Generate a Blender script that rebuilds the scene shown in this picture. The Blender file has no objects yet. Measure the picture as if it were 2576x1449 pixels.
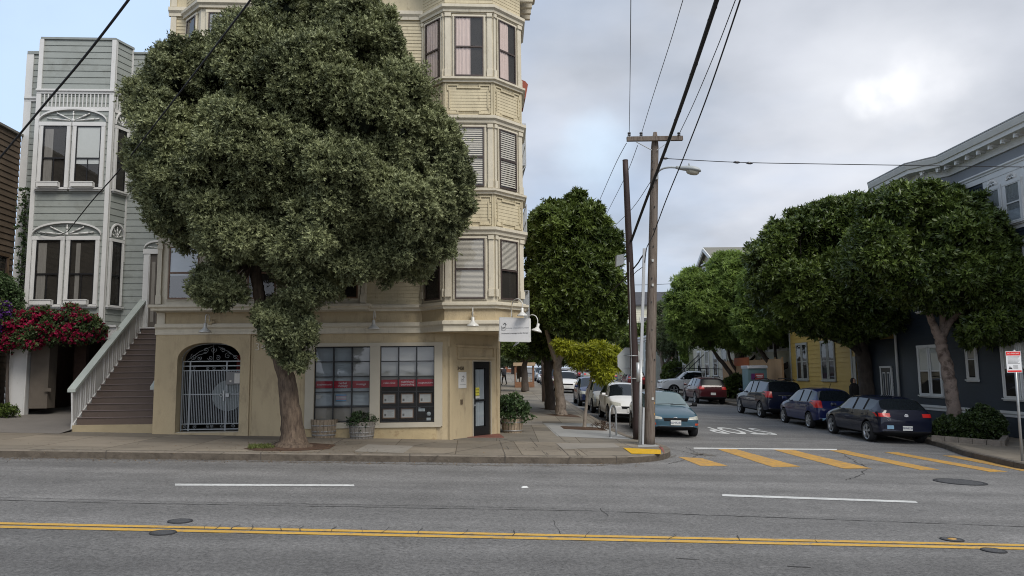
import bpy, bmesh, math, random
import numpy as np
from mathutils import Vector, Matrix
from mathutils.bvhtree import BVHTree
random.seed(7); RNG = np.random.default_rng(11)
R = math.radians
SC = bpy.context.scene; COL = SC.collection

# ------------------------------------------------------------------ camera
FPX, IW, IH = 1900.0, 2576.0, 1449.0          # focal length in pixels of a 2576 px wide frame
YAW, PITCH, ROLL = R(3.3), R(6.4), R(0.6)
EYE = np.array([0.0, 0.0, 1.6])
_f = np.array([math.sin(YAW)*math.cos(PITCH), math.cos(YAW)*math.cos(PITCH), math.sin(PITCH)])
_r = np.array([math.cos(YAW), -math.sin(YAW), 0.0]); _u = np.cross(_r, _f)
CR = _r*math.cos(ROLL)-_u*math.sin(ROLL); CU = _u*math.cos(ROLL)+_r*math.sin(ROLL)
cam = bpy.data.cameras.new('camera'); cam.sensor_width = 36; cam.lens = 36*FPX/IW
cam.clip_start = 0.05; cam.clip_end = 3000
co = bpy.data.objects.new('camera', cam); COL.objects.link(co)
co.matrix_world = Matrix(((CR[0], CU[0], -_f[0], EYE[0]), (CR[1], CU[1], -_f[1], EYE[1]), (CR[2], CU[2], -_f[2], EYE[2]), (0, 0, 0, 1)))
SC.camera = co
# ------------------------------------------------------------------ sky, sun, exposure
SUN_EL, SUN_AZ = 48, 150                        # degrees; azimuth clockwise from +Y (behind the camera, to the right)
SC.view_settings.view_transform = 'Standard'; SC.view_settings.look = 'None'
SC.view_settings.gamma = 1; SC.view_settings.use_curve_mapping = False
SC.view_settings.exposure = 0.92
SC.cycles.max_bounces = 6; SC.cycles.diffuse_bounces = 3; SC.cycles.transparent_max_bounces = 8
SC.cycles.use_denoising = True; SC.cycles.denoising_prefilter = 'NONE'; SC.cycles.filter_width = 1.05; SC.cycles.sample_clamp_indirect = 6
wd = bpy.data.worlds.new('World'); SC.world = wd; wd.use_nodes = True
nt = wd.node_tree; N = nt.nodes; Lk = nt.links; N.clear()
def nn(t, **k):
    n = N.new(t)
    for a, b in k.items(): setattr(n, a, b)
    return n
def mathn(op, a, b=None, c=None, clamp=False):
    n = nn('ShaderNodeMath', operation=op, use_clamp=clamp)
    for i, v in enumerate((a, b, c)):
        if v is None: continue
        if isinstance(v, (int, float)): n.inputs[i].default_value = v
        else: Lk.new(v, n.inputs[i])
    return n.outputs[0]
def dotn(vec, d):
    n = nn('ShaderNodeVectorMath', operation='DOT_PRODUCT'); Lk.new(vec, n.inputs[0]); n.inputs[1].default_value = d
    return n.outputs['Value']
def pxdir(x, y):
    d = CR*(x-IW/2)/FPX-CU*(y-IH/2)/FPX+_f
    return d/np.linalg.norm(d)
out = nn('ShaderNodeOutputWorld'); bg = nn('ShaderNodeBackground'); Lk.new(bg.outputs[0], out.inputs[0])
sky = nn('ShaderNodeTexSky', sky_type='NISHITA', sun_disc=False)
sky.sun_elevation = R(SUN_EL); sky.sun_rotation = R(SUN_AZ)
tc = nn('ShaderNodeTexCoord'); sep = nn('ShaderNodeSeparateXYZ'); Lk.new(tc.outputs['Generated'], sep.inputs[0])
zz = mathn('ADD', mathn('MAXIMUM', sep.outputs[2], 0.0), 0.22)
cmb = nn('ShaderNodeCombineXYZ'); Lk.new(mathn('DIVIDE', sep.outputs[0], zz), cmb.inputs[0]); Lk.new(mathn('DIVIDE', sep.outputs[1], zz), cmb.inputs[1])
n1 = nn('ShaderNodeTexNoise'); n1.inputs['Scale'].default_value = 0.9; n1.inputs['Detail'].default_value = 5; n1.inputs['Roughness'].default_value = 0.5
n2 = nn('ShaderNodeTexNoise'); n2.inputs['Scale'].default_value = 1.6; n2.inputs['Detail'].default_value = 6; n2.inputs['Roughness'].default_value = 0.48
Lk.new(cmb.outputs[0], n1.inputs['Vector']); Lk.new(cmb.outputs[0], n2.inputs['Vector'])
# clouds thicken towards +X
cov = mathn('ADD', mathn('MULTIPLY', mathn('SUBTRACT', n1.outputs['Fac'], 0.5), 2.6), mathn('MULTIPLY_ADD', sep.outputs[0], 1.5, 0.52))
cov = mathn('ADD', cov, mathn('MULTIPLY', mathn('MAXIMUM', mathn('MULTIPLY', sep.outputs[1], -1.0), 0.0), 1.6))
cov = mathn('MINIMUM', mathn('MAXIMUM', cov, 0.25), 1.0)
ramp = nn('ShaderNodeValToRGB'); Lk.new(n2.outputs['Fac'], ramp.inputs[0])
e = ramp.color_ramp.elements
e[0].position = 0.34; e[0].color = (0.365, 0.40, 0.462, 1); e[1].position = 0.66; e[1].color = (0.64, 0.675, 0.75, 1)
cl = nn('ShaderNodeVectorMath', operation='SCALE'); Lk.new(ramp.outputs[0], cl.inputs[0]); cl.inputs['Scale'].default_value = 9.6
bl = nn('ShaderNodeMix', data_type='RGBA'); bl.inputs[0].default_value = 0.6; Lk.new(sky.outputs[0], bl.inputs[6]); bl.inputs[7].default_value = (5.6, 7.2, 9.8, 1)
mx = nn('ShaderNodeMix', data_type='RGBA'); Lk.new(cov, mx.inputs[0]); Lk.new(bl.outputs[2], mx.inputs[6]); Lk.new(cl.outputs[0], mx.inputs[7])
def glow(px, py, lo, hi, amt, tint, nz=1.0):
    global cur
    d = dotn(tc.outputs['Generated'], tuple(pxdir(px, py)))
    dd = mathn('ADD', d, mathn('MULTIPLY', mathn('SUBTRACT', n2.outputs['Fac'], 0.5), (1-lo)*nz))
    mr = nn('ShaderNodeMapRange', interpolation_type='SMOOTHERSTEP'); Lk.new(dd, mr.inputs[0])
    mr.inputs[1].default_value = lo; mr.inputs[2].default_value = hi
    m = nn('ShaderNodeMix', data_type='RGBA'); Lk.new(mathn('MULTIPLY', mr.outputs[0], amt), m.inputs[0]); Lk.new(cur, m.inputs[6]); m.inputs[7].default_value = tint
    cur = m.outputs[2]
cur = mx.outputs[2]
glow(2300, 215, 0.95, 1.01, 0.16, (7.6, 7.6, 8.0, 1))
glow(2235, 232, 0.990, 1.004, .32, (9.0, 9.1, 9.3, 1))
n4 = nn('ShaderNodeTexNoise'); n4.inputs['Scale'].default_value = 14; n4.inputs['Detail'].default_value = 4; Lk.new(tc.outputs['Generated'], n4.inputs['Vector'])
n2 = n4
glow(2178, 250, 0.99955, 1.0007, .9, (12.5, 12.5, 12.6, 1), 2.5)
glow(2228, 232, 0.99955, 1.0007, .9, (12.5, 12.5, 12.6, 1), 2.5)
glow(2285, 205, 0.9993, 1.0012, .5, (11, 11, 11.2, 1), 3.0)
glow(2330, 200, 0.9975, 1.0015, .28, (10, 10, 10.3, 1), 3.0)
glow(1500, 385, 0.9975, 1.0012, 0.5, (7.0, 8.8, 10.6, 1))
glow(330, 60, 0.93, 1.01, 0.45, (6.3, 8.4, 11.4, 1))
# the overcast behind the viewer is brighter
back = mathn('MULTIPLY_ADD', mathn('MAXIMUM', mathn('MULTIPLY', sep.outputs[1], -1.0), 0.0), 0.8, 1.0)
fin = nn('ShaderNodeVectorMath', operation='SCALE'); Lk.new(cur, fin.inputs[0]); Lk.new(back, fin.inputs['Scale'])
Lk.new(fin.outputs[0], bg.inputs[0]); bg.inputs[1].default_value = 0.064
sl = bpy.data.lights.new('sun', 'SUN'); sl.energy = 1.5; sl.angle = R(28); sl.color = (1.0, 0.95, 0.87)
so = bpy.data.objects.new('sun', sl); COL.objects.link(so)
sd = Vector((math.sin(R(SUN_AZ))*math.cos(R(SUN_EL)), math.cos(R(SUN_AZ))*math.cos(R(SUN_EL)), math.sin(R(SUN_EL))))
so.rotation_euler = sd.to_track_quat('Z', 'Y').to_euler()

# ------------------------------------------------------------------ places: where a thing seen at (x, y) stands in the street
def ray(x, y): return CR*(x-IW/2)/FPX-CU*(y-IH/2)/FPX+_f
def gz(X, Y, base=0.0):                         # the hill: everything falls to the right and rises up the side street
    X = max(-60.0, min(70.0, X))
    return -0.035*(X+4)+0.016*max(0.0, Y-20)+base
def at(x, y, Y): d = ray(x, y); return EYE+d*(Y/d[1])
def onground(x, y, base=-0.15):
    d = ray(x, y); t = 10.0
    for i in range(150):
        p = EYE+d*t; t += (p[2]-gz(p[0], p[1], base))/max(.01, -(d[2]+.035*d[0]-.016*d[1]*(p[1] > 20))); t = min(t, 400)
    return EYE+d*t
SB = R(2.6); SE = np.array([math.cos(SB), -math.sin(SB)]); SN = np.array([math.sin(SB), math.cos(SB)])
def S(L, v): p = SE*L+SN*v; return float(p[0]), float(p[1])      # side-street frame: L to the right, v along
def on_side(x, y, L):
    d = ray(x, y); t = L/(d[:2]@SE); p = EYE+d*t; return float(p[:2]@SN), float(p[2])

# ------------------------------------------------------------------ materials
def lin(c): return tuple(((v/255)/12.92 if v <= 10 else ((v/255+0.055)/1.055)**2.4) for v in c)
MATS = {}
def mat(name, c, rough=0.7, amt=0.12, scale=3.0, bump=0.0, bscale=None, metal=0.0, spec=0.4, coat=0.0, stretch=(1, 1, 1), dark=None, dscale=1.0, dth=(0.52, 0.7)):
    if name in MATS: return MATS[name]
    m = bpy.data.materials.new(name); m.use_nodes = True; t = m.node_tree; P = t.nodes['Principled BSDF']
    P.inputs['Roughness'].default_value = rough; P.inputs['Metallic'].default_value = metal
    P.inputs['Specular IOR Level'].default_value = spec; P.inputs['Coat Weight'].default_value = coat
    P.inputs['Coat Roughness'].default_value = 0.04
    tcn = t.nodes.new('ShaderNodeTexCoord'); mp = t.nodes.new('ShaderNodeMapping'); mp.inputs['Scale'].default_value = stretch
    t.links.new(tcn.outputs['Object'], mp.inputs[0])
    no = t.nodes.new('ShaderNodeTexNoise'); no.inputs['Scale'].default_value = scale; no.inputs['Detail'].default_value = 6; no.inputs['Roughness'].default_value = 0.62
    t.links.new(mp.outputs[0], no.inputs['Vector'])
    rp = t.nodes.new('ShaderNodeMapRange'); rp.inputs[1].default_value = 0.25; rp.inputs[2].default_value = 0.75
    rp.inputs[3].default_value = 1-amt; rp.inputs[4].default_value = 1+amt
    t.links.new(no.outputs['Fac'], rp.inputs[0])
    sc = t.nodes.new('ShaderNodeVectorMath'); sc.operation = 'SCALE'; sc.inputs[0].default_value = c[:3]
    t.links.new(rp.outputs[0], sc.inputs['Scale']); last = sc.outputs[0]
    if dark:
        n3 = t.nodes.new('ShaderNodeTexNoise'); n3.inputs['Scale'].default_value = dscale; n3.inputs['Detail'].default_value = 8; n3.inputs['Roughness'].default_value = 0.7
        t.links.new(mp.outputs[0], n3.inputs['Vector'])
        r3 = t.nodes.new('ShaderNodeMapRange'); r3.inputs[1].default_value = dth[0]; r3.inputs[2].default_value = dth[1]
        t.links.new(n3.outputs['Fac'], r3.inputs[0])
        mm = t.nodes.new('ShaderNodeMix'); mm.data_type = 'RGBA'; t.links.new(r3.outputs[0], mm.inputs[0]); t.links.new(last, mm.inputs[6]); mm.inputs[7].default_value = (*dark, 1)
        last = mm.outputs[2]
    t.links.new(last, P.inputs['Base Color'])
    if bump:
        nb = t.nodes.new('ShaderNodeTexNoise'); nb.inputs['Scale'].default_value = bscale or scale*4; nb.inputs['Detail'].default_value = 5
        t.links.new(mp.outputs[0], nb.inputs['Vector'])
        b = t.nodes.new('ShaderNodeBump'); b.inputs['Strength'].default_value = bump; b.inputs['Distance'].default_value = 0.02
        t.links.new(nb.outputs['Fac'], b.inputs['Height']); t.links.new(b.outputs[0], P.inputs['Normal'])
    MATS[name] = m; return m
def glassmat(name, fac=0.10, tint=(0.85, 0.88, 0.9)):
    if name in MATS: return MATS[name]
    m = bpy.data.materials.new(name); m.use_nodes = True; t = m.node_tree; t.nodes.clear()
    o = t.nodes.new('ShaderNodeOutputMaterial'); tr = t.nodes.new('ShaderNodeBsdfTransparent'); gl = t.nodes.new('ShaderNodeBsdfGlossy')
    tr.inputs[0].default_value = (*tint, 1); gl.inputs['Roughness'].default_value = 0.02
    ge = t.nodes.new('ShaderNodeNewGeometry'); dt = t.nodes.new('ShaderNodeVectorMath'); dt.operation = 'DOT_PRODUCT'
    t.links.new(ge.outputs['Normal'], dt.inputs[0]); t.links.new(ge.outputs['Incoming'], dt.inputs[1])
    def mt(op, x, y=None):
        q = t.nodes.new('ShaderNodeMath'); q.operation = op; q.use_clamp = op == 'ADD'
        for i, w in enumerate((x, y)):
            if w is None: continue
            if isinstance(w, (int, float)): q.inputs[i].default_value = w
            else: t.links.new(w, q.inputs[i])
        return q
    sch = mt('POWER', mt('SUBTRACT', 1.0, mt('ABSOLUTE', dt.outputs['Value']).outputs[0]).outputs[0], 5.0)
    ad = mt('ADD', mt('MULTIPLY', sch.outputs[0], .9).outputs[0], fac+.05)
    tn = t.nodes.new('ShaderNodeTexCoord'); nz = t.nodes.new('ShaderNodeTexNoise'); nz.inputs['Scale'].default_value = 1.3
    bp = t.nodes.new('ShaderNodeBump'); bp.inputs['Strength'].default_value = 0.04; bp.inputs['Distance'].default_value = 0.05
    t.links.new(tn.outputs['Object'], nz.inputs['Vector']); t.links.new(nz.outputs['Fac'], bp.inputs['Height']); t.links.new(bp.outputs[0], gl.inputs['Normal'])
    mx = t.nodes.new('ShaderNodeMixShader'); t.links.new(ad.outputs[0], mx.inputs[0]); t.links.new(tr.outputs[0], mx.inputs[1]); t.links.new(gl.outputs[0], mx.inputs[2])
    t.links.new(mx.outputs[0], o.inputs[0]); MATS[name] = m; return m
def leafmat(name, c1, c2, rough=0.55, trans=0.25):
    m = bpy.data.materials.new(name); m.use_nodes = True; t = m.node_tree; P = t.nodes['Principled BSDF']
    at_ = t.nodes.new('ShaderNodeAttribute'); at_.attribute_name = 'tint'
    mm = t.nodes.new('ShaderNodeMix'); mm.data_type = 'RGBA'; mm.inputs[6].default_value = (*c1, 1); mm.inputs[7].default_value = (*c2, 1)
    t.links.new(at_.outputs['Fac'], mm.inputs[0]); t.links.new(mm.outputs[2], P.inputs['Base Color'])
    P.inputs['Roughness'].default_value = rough; P.inputs['Specular IOR Level'].default_value = 0.35
    if trans:
        o = t.nodes['Material Output']; tl = t.nodes.new('ShaderNodeBsdfTranslucent'); t.links.new(mm.outputs[2], tl.inputs[0])
        mx = t.nodes.new('ShaderNodeMixShader'); mx.inputs[0].default_value = trans
        t.links.new(P.outputs[0], mx.inputs[1]); t.links.new(tl.outputs[0], mx.inputs[2]); t.links.new(mx.outputs[0], o.inputs[0])
    return m
def paint(name, c, rough=0.25): return mat(name, c, rough=.45, amt=0.04, scale=1.5, coat=0.75, spec=0.12)

# ------------------------------------------------------------------ mesh building
class MB:
    def __init__(s): s.v = []; s.f = []; s.m = []; s.s = []
    def add(s, vs, fs, m=0, smooth=False):
        o = len(s.v); s.v += [tuple(float(c) for c in v) for v in vs]
        for f in fs: s.f.append([i+o for i in f]); s.m.append(m); s.s.append(smooth)
        return s
    def hexa(s, p, m=0): return s.add(p, [(0, 3, 2, 1), (4, 5, 6, 7), (0, 1, 5, 4), (1, 2, 6, 5), (2, 3, 7, 6), (3, 0, 4, 7)], m)
    def box(s, x0, x1, y0, y1, z0, z1, m=0):
        return s.hexa([(x0, y0, z0), (x1, y0, z0), (x1, y1, z0), (x0, y1, z0), (x0, y0, z1), (x1, y0, z1), (x1, y1, z1), (x0, y1, z1)], m)
    def fbox(s, F, s0, s1, d0, d1, z0, z1, m=0):
        return s.hexa([F.p(s0, d1, z0), F.p(s1, d1, z0), F.p(s1, d0, z0), F.p(s0, d0, z0), F.p(s0, d1, z1), F.p(s1, d1, z1), F.p(s1, d0, z1), F.p(s0, d0, z1)], m)
    def fquad(s, F, s0, s1, z0, z1, d, m=0): return s.add([F.p(s0, d, z0), F.p(s1, d, z0), F.p(s1, d, z1), F.p(s0, d, z1)], [(0, 1, 2, 3)], m)
    def tube(s, pts, r, n=8, m=0, caps=True, smooth=True):
        P = [Vector(p) for p in pts]; k = len(P); rs = r if isinstance(r, (list, tuple)) else [r]*k
        vs = []; fs = []; prev = None
        for i, p in enumerate(P):
            t = (P[min(i+1, k-1)]-P[max(i-1, 0)]).normalized()
            if prev is None: a = t.orthogonal().normalized()
            else:
                a = prev-t*prev.dot(t); a = a.normalized() if a.length > 1e-6 else t.orthogonal().normalized()
            prev = a; b = t.cross(a)
            for j in range(n): w = 2*math.pi*j/n; vs.append(p+(a*math.cos(w)+b*math.sin(w))*rs[i])
        for i in range(k-1):
            for j in range(n): q = (j+1) % n; fs.append((i*n+j, i*n+q, (i+1)*n+q, (i+1)*n+j))
        if caps: fs += [tuple(range(n-1, -1, -1)), tuple((k-1)*n+j for j in range(n))]
        return s.add(vs, fs, m, smooth)
    def lathe(s, prof, c=(0, 0, 0), n=24, m=0, smooth=True, ax=None):
        A = ax or Matrix.Identity(3); vs = []; fs = []
        for r, z in prof:
            for j in range(n): w = 2*math.pi*j/n; vs.append(Vector(c)+A@Vector((r*math.cos(w), r*math.sin(w), z)))
        for i in range(len(prof)-1):
            for j in range(n): q = (j+1) % n; fs.append((i*n+j, i*n+q, (i+1)*n+q, (i+1)*n+j))
        return s.add(vs, fs, m, smooth)
    def prism(s, poly, vec, m=0):
        n = len(poly); v = Vector(vec); a = [Vector(p) for p in poly]
        return s.add(a+[p+v for p in a], [tuple(range(n-1, -1, -1)), tuple(range(n, 2*n))]+[(i, (i+1) % n, n+(i+1) % n, n+i) for i in range(n)], m)
    def strip(s, p, q, w, h=0.0):            # bar between p and q, square section w x (h or w)
        p = Vector(p); q = Vector(q); t = (q-p).normalized(); up = Vector((0, 0, 1)) if abs(t.z) < .95 else Vector((0, 1, 0))
        a = t.cross(up).normalized()*w/2; b = t.cross(a).normalized()*(h or w)/2
        return s.hexa([p-a-b, p+a-b, p+a+b, p-a+b, q-a-b, q+a-b, q+a+b, q-a+b])
class Frame:
    def __init__(s, p, d): l = math.hypot(*d); s.o = p; s.d = (d[0]/l, d[1]/l); s.n = (d[1]/l, -d[0]/l); s.len = l
    def p(s, a, d, z): return (s.o[0]+s.d[0]*a+s.n[0]*d, s.o[1]+s.d[1]*a+s.n[1]*d, z)
def FF(p, q): return Frame(p, (q[0]-p[0], q[1]-p[1]))
ORG = {}
def root_of(o):
    while o.parent: o = o.parent
    return o
def mesh_obj(name, me, mats, parent=None, local=False):
    o = bpy.data.objects.new(name, me); COL.objects.link(o)
    for m in (mats if isinstance(mats, (list, tuple)) else [mats]): me.materials.append(m)
    if parent: o.parent = parent
    return o
def obj(name, mb, mats, parent=None, local=False):
    me = bpy.data.meshes.new(name); v = np.array(mb.v, dtype=float).reshape(-1, 3)
    if parent and not local:
        r = root_of(parent); l = ORG.get(r.name)
        if l is not None: v = v-np.array(l)
    me.from_pydata([tuple(a) for a in v], [], mb.f)
    for p, m, s in zip(me.polygons, mb.m, mb.s): p.material_index = m; p.use_smooth = s
    me.update()
    return mesh_obj(name, me, mats, parent)
def tag(o, label, cat, group=None):
    o['label'] = label; o['category'] = cat
    if group: o['group'] = group
    return o
def thing(name, label, cat, loc=(0, 0, 0), group=None, mw=None):
    o = bpy.data.objects.new(name, None); COL.objects.link(o); o.empty_display_size = 0.3
    if mw is not None: o.matrix_world = mw
    else: o.location = loc; ORG[o.name] = tuple(loc)
    return tag(o, label, cat, group)
def single(name, mb, mats, label, cat, group=None): return tag(obj(name, mb, mats), label, cat, group)
def struct(name, mb, mats): o = obj(name, mb, mats); o['kind'] = 'structure'; return o
def text(name, body, size, F, s, z, d, m, parent, align='CENTER', xs=1.0, ext=0.002, bold=0.0, spacing=1.0, rot=None, local=False):
    cu = bpy.data.curves.new(name, 'FONT'); cu.body = body; cu.size = size; cu.align_x = align; cu.align_y = 'CENTER'; cu.extrude = ext
    cu.space_line = 0.8; cu.offset = bold; cu.space_character = spacing
    t = bpy.data.objects.new('tmp', cu); COL.objects.link(t)
    me = bpy.data.meshes.new_from_object(t.evaluated_get(bpy.context.evaluated_depsgraph_get())); bpy.data.objects.remove(t); bpy.data.curves.remove(cu)
    if rot is None:
        o3 = Vector(F.p(s, d, z)); X = Vector((F.d[0], F.d[1], 0)); Y = Vector((0, 0, 1)); Z = Vector((F.n[0], F.n[1], 0))
    else: o3, X, Y, Z = rot
    l = ORG.get(root_of(parent).name) if (parent and not local) else None
    if l is not None: o3 = o3-Vector(l)
    M = Matrix(((X.x*xs, Y.x, Z.x, o3.x), (X.y*xs, Y.y, Z.y, o3.y), (X.z*xs, Y.z, Z.z, o3.z), (0, 0, 0, 1)))
    me.transform(M); me.materials.clear(); me.name = name
    return mesh_obj(name, me, m, parent)

# ------------------------------------------------------------------ palette
CREAM = mat('cream_trim', (0.55, 0.50, 0.395), 0.6, 0.10, 2.5, dark=(0.30, 0.25, 0.18), dscale=4, dth=(0.57, 0.8), bump=0.15, stretch=(2, 2, .7))
TAN = mat('tan_siding', (0.50, 0.435, 0.295), 0.65, 0.13, 1.6, dark=(0.24, 0.185, 0.12), dscale=3.5, dth=(0.56, 0.78), bump=0.2, stretch=(2.5, 2.5, .8))
TANLOW = mat('tan_plaster', (0.44, 0.355, 0.222), 0.75, 0.10, 1.2, dark=(0.22, 0.17, 0.11), dscale=2.0, dth=(0.52, 0.85), bump=0.3, bscale=30, stretch=(1.6, 1.6, .6))
PLASTERTRIM = mat('storefront_trim', (0.42, 0.38, 0.30), 0.6, 0.06, 2)
WHITE = mat('white_paint', (0.55, 0.545, 0.53), 0.55, 0.06, 2.5, dark=(0.33, 0.31, 0.28), dscale=5, dth=(0.62, 0.85))
SAGE = mat('sage_siding', (0.25, 0.268, 0.25), 0.6, 0.08, 1.5, dark=(0.19, 0.20, 0.18), dscale=2)
BROWN = mat('brown_shingle', (0.085, 0.062, 0.042), 0.8, 0.2, 2)
NAVY = mat('navy_siding', (0.018, 0.026, 0.036), 0.55, 0.15, 2)
YELLOW = mat('yellow_siding', (0.43, 0.285, 0.07), 0.6, 0.08, 2)
OLIVE = mat('pale_green_siding', (0.33, 0.35, 0.24), 0.7, 0.08, 2)
PALE = mat('pale_siding', (0.55, 0.53, 0.42), 0.7, 0.08, 2)
BEIGE = mat('beige_wall', (0.46, 0.43, 0.34), 0.7, 0.08, 1)
BLACK = mat('black_paint', (0.012, 0.012, 0.013), 0.35, 0.2, 3)
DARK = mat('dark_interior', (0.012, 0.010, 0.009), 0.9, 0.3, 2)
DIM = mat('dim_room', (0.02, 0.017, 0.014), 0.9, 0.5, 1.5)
SASHD = mat('dark_sash', (0.05, 0.035, 0.03), 0.5, 0.2, 3)
BLIND = mat('blind_slats', (0.52, 0.49, 0.44), 0.5, 0.04, 4)
BLINDG = mat('grey_blind', (0.50, 0.52, 0.52), 0.5, 0.04, 4)
CURT = mat('pink_curtain', (0.62, 0.50, 0.47), 0.9, 0.15, 5, stretch=(8, 8, 0.4))
METAL = mat('grey_metal', (0.30, 0.31, 0.31), 0.45, 0.1, 4, metal=0.4)
GALV = mat('galvanised_metal', (0.38, 0.39, 0.39), 0.4, 0.12, 5, metal=0.5)
ROOF = mat('roof_shingle', (0.055, 0.055, 0.062), 0.85, 0.2, 3)
GLASS = glassmat('window_glass', 0.01, (.92, .92, .9))
GLASSR = glassmat('window_glass_bright', 0.10, (0.8, 0.85, 0.9))
GLASSD = glassmat('window_glass_clear', 0.02, (0.75, 0.78, 0.8))
# ------------------------------------------------------------------ facade parts
def siding(mb, F, s0, s1, z0, z1, pitch=0.12, lip=0.018, m=0, d=0.0):
    n = max(1, round((z1-z0)/pitch)); h = (z1-z0)/n
    for i in range(n):
        a = z0+i*h; b = a+h
        mb.add([F.p(s0, d+lip, a), F.p(s1, d+lip, a), F.p(s1, d+0.002, b), F.p(s0, d+0.002, b), F.p(s0, d, a), F.p(s1, d, a)], [(0, 1, 2, 3), (4, 5, 1, 0)], m)
def wall_holes(mb, F, s0, s1, z0, z1, holes, d=0.0, depth=0.15, m=0):
    ss = sorted({s0, s1, *[h[0] for h in holes], *[h[1] for h in holes]}); zs = sorted({z0, z1, *[h[2] for h in holes], *[h[3] for h in holes]})
    for a, b in zip(ss, ss[1:]):
        for c, e in zip(zs, zs[1:]):
            if any(h[0] <= (a+b)/2 <= h[1] and h[2] <= (c+e)/2 <= h[3] for h in holes): continue
            mb.fquad(F, a, b, c, e, d, m)
    for h in holes:
        for (a, b) in (((h[0], h[2]), (h[0], h[3])), ((h[1], h[3]), (h[1], h[2])), ((h[0], h[3]), (h[1], h[3])), ((h[1], h[2]), (h[0], h[2]))):
            mb.add([F.p(a[0], d, a[1]), F.p(b[0], d, b[1]), F.p(b[0], d-depth, b[1]), F.p(a[0], d-depth, a[1])], [(0, 1, 2, 3)], m)
def blindmb(F, a, b, z0, z1, d, pitch=0.05, thick=0.8):
    mb = MB(); n = int((z1-z0)/pitch)
    for i in range(n):
        z = z1-i*pitch
        mb.add([F.p(a, d+0.012, z-pitch*thick), F.p(b, d+0.012, z-pitch*thick), F.p(b, d-0.006, z), F.p(a, d-0.006, z)], [(0, 1, 2, 3)])
    return mb
def curtainmb(F, a, b, z0, z1, d, fold=0.09, amp=0.018):
    mb = MB(); n = max(6, int((b-a)/0.012)); vs = []
    for i in range(n+1):
        s = a+(b-a)*i/n; o = d+amp*math.sin(2*math.pi*(s-a)/fold+1.3*math.sin(s*17)); vs += [F.p(s, o, z0), F.p(s, o, z1)]
    return mb.add(vs, [(2*i, 2*i+2, 2*i+3, 2*i+1) for i in range(n)], 0, True)
def window(parent, F, s0, s1, z0, z1, trim, case=0.09, inside='dark', sash=None, glass=None, rail=0.5, sill=True, proud=0.085, vbar=False, head=None, low=1.0, deep=0.0, sillout=0.06):
    """s0..z1 is the glazed opening; casing goes outside it."""
    sash = sash or SASHD; glass = glass or GLASS; b = deep
    mb = MB(); hd = head if head is not None else case
    mb.fbox(F, s0-case, s0, b+0.02, proud, z0, z1); mb.fbox(F, s1, s1+case, b+0.02, proud, z0, z1)
    mb.fbox(F, s0-case-0.01, s1+case+0.01, b+0.02, proud+0.012, z1, z1+hd)
    mb.fbox(F, s0-case-0.003, s1+case+0.003, b+0.02, proud-0.01, z0-0.03, z0)
    # an inner bead gives the casing a moulded edge
    for (a, c) in ((s0-case+0.012, s0-case+0.034), (s1+case-0.034, s1+case-0.012)): mb.fbox(F, a, c, proud, proud+0.014, z0, z1)
    w = obj('window', mb, trim, parent)
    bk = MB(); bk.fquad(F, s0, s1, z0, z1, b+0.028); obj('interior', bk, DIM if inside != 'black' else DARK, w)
    sm = MB(); t = 0.032; q = (b+0.05, b+0.072)
    sm.fbox(F, s0, s0+t, *q, z0, z1); sm.fbox(F, s1-t, s1, *q, z0, z1); sm.fbox(F, s0+t, s1-t, *q, z1-t, z1); sm.fbox(F, s0+t, s1-t, *q, z0, z0+t*1.3)
    zr = z0+(z1-z0)*(rail or .5)
    if rail: sm.fbox(F, s0+t, s1-t, b+0.045, b+0.075, zr-0.022, zr+0.022)
    if vbar: sm.fbox(F, (s0+s1)/2-0.012, (s0+s1)/2+0.012, b+0.052, b+0.07, z0+t, zr-0.02)
    obj('sash', sm, sash, w)
    pn = MB(); pn.fquad(F, s0+t, s1-t, z0+t, z1-t, b+0.058); obj('pane', pn, glass, w)
    if inside == 'blind': obj('blind', blindmb(F, s0+t, s1-t, z1-(z1-z0)*low+t, z1-t, b+0.042, .032, 1.0), BLIND, w)
    if inside == 'wideblind': obj('blind', blindmb(F, s0+t, s1-t, z1-(z1-z0)*low+t, z1-t, b+0.042, 0.058, 0.74), BLIND, w)
    if inside == 'shade':
        k = MB(); k.fquad(F, s0+t, s1-t, z1-(z1-z0)*low, z1-t, b+0.045); obj('shade', k, BLINDG, w)
    if inside == 'curtain': obj('curtain', curtainmb(F, s0+t, s0+(s1-s0)*low, z0+t, z1-t, b+0.04, amp=0.007), CURT, w)
    if sill:
        k = MB(); k.fbox(F, s0-case-0.03, s1+case+0.03, b+0.02, proud+sillout, z0-0.075, z0-0.03); k.fbox(F, s0-case, s1+case, b+0.02, proud+0.02, z0-0.12, z0-0.075); obj('sill', k, trim, w)
    return w
def belt(mb, pts, prof, m=0):
    """moulding along a plan polyline (points run left to right seen from outside); prof = (out, z) list, mitred"""
    n = len(pts); outs = []
    for i in range(n):
        a = Vector(pts[max(i-1, 0)]); p = Vector(pts[i]); b = Vector(pts[min(i+1, n-1)])
        d1 = (p-a).normalized() if i > 0 else (b-p).normalized(); d2 = (b-p).normalized() if i < n-1 else d1
        n1 = Vector((d1.y, -d1.x)); n2 = Vector((d2.y, -d2.x)); mi = (n1+n2).normalized(); mi = mi/max(.35, mi.dot(n1)); outs.append((p, mi))
    k = len(prof); vs = []
    for p, mi in outs:
        for o, z in prof: q = p+mi*o; vs.append((q.x, q.y, z))
    fs = [(i*k+j, (i+1)*k+j, (i+1)*k+j+1, i*k+j+1) for i in range(n-1) for j in range(k-1)]
    fs += [tuple(range(k)), tuple((n-1)*k+j for j in range(k-1, -1, -1))]
    return mb.add(vs, fs, m)
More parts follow.
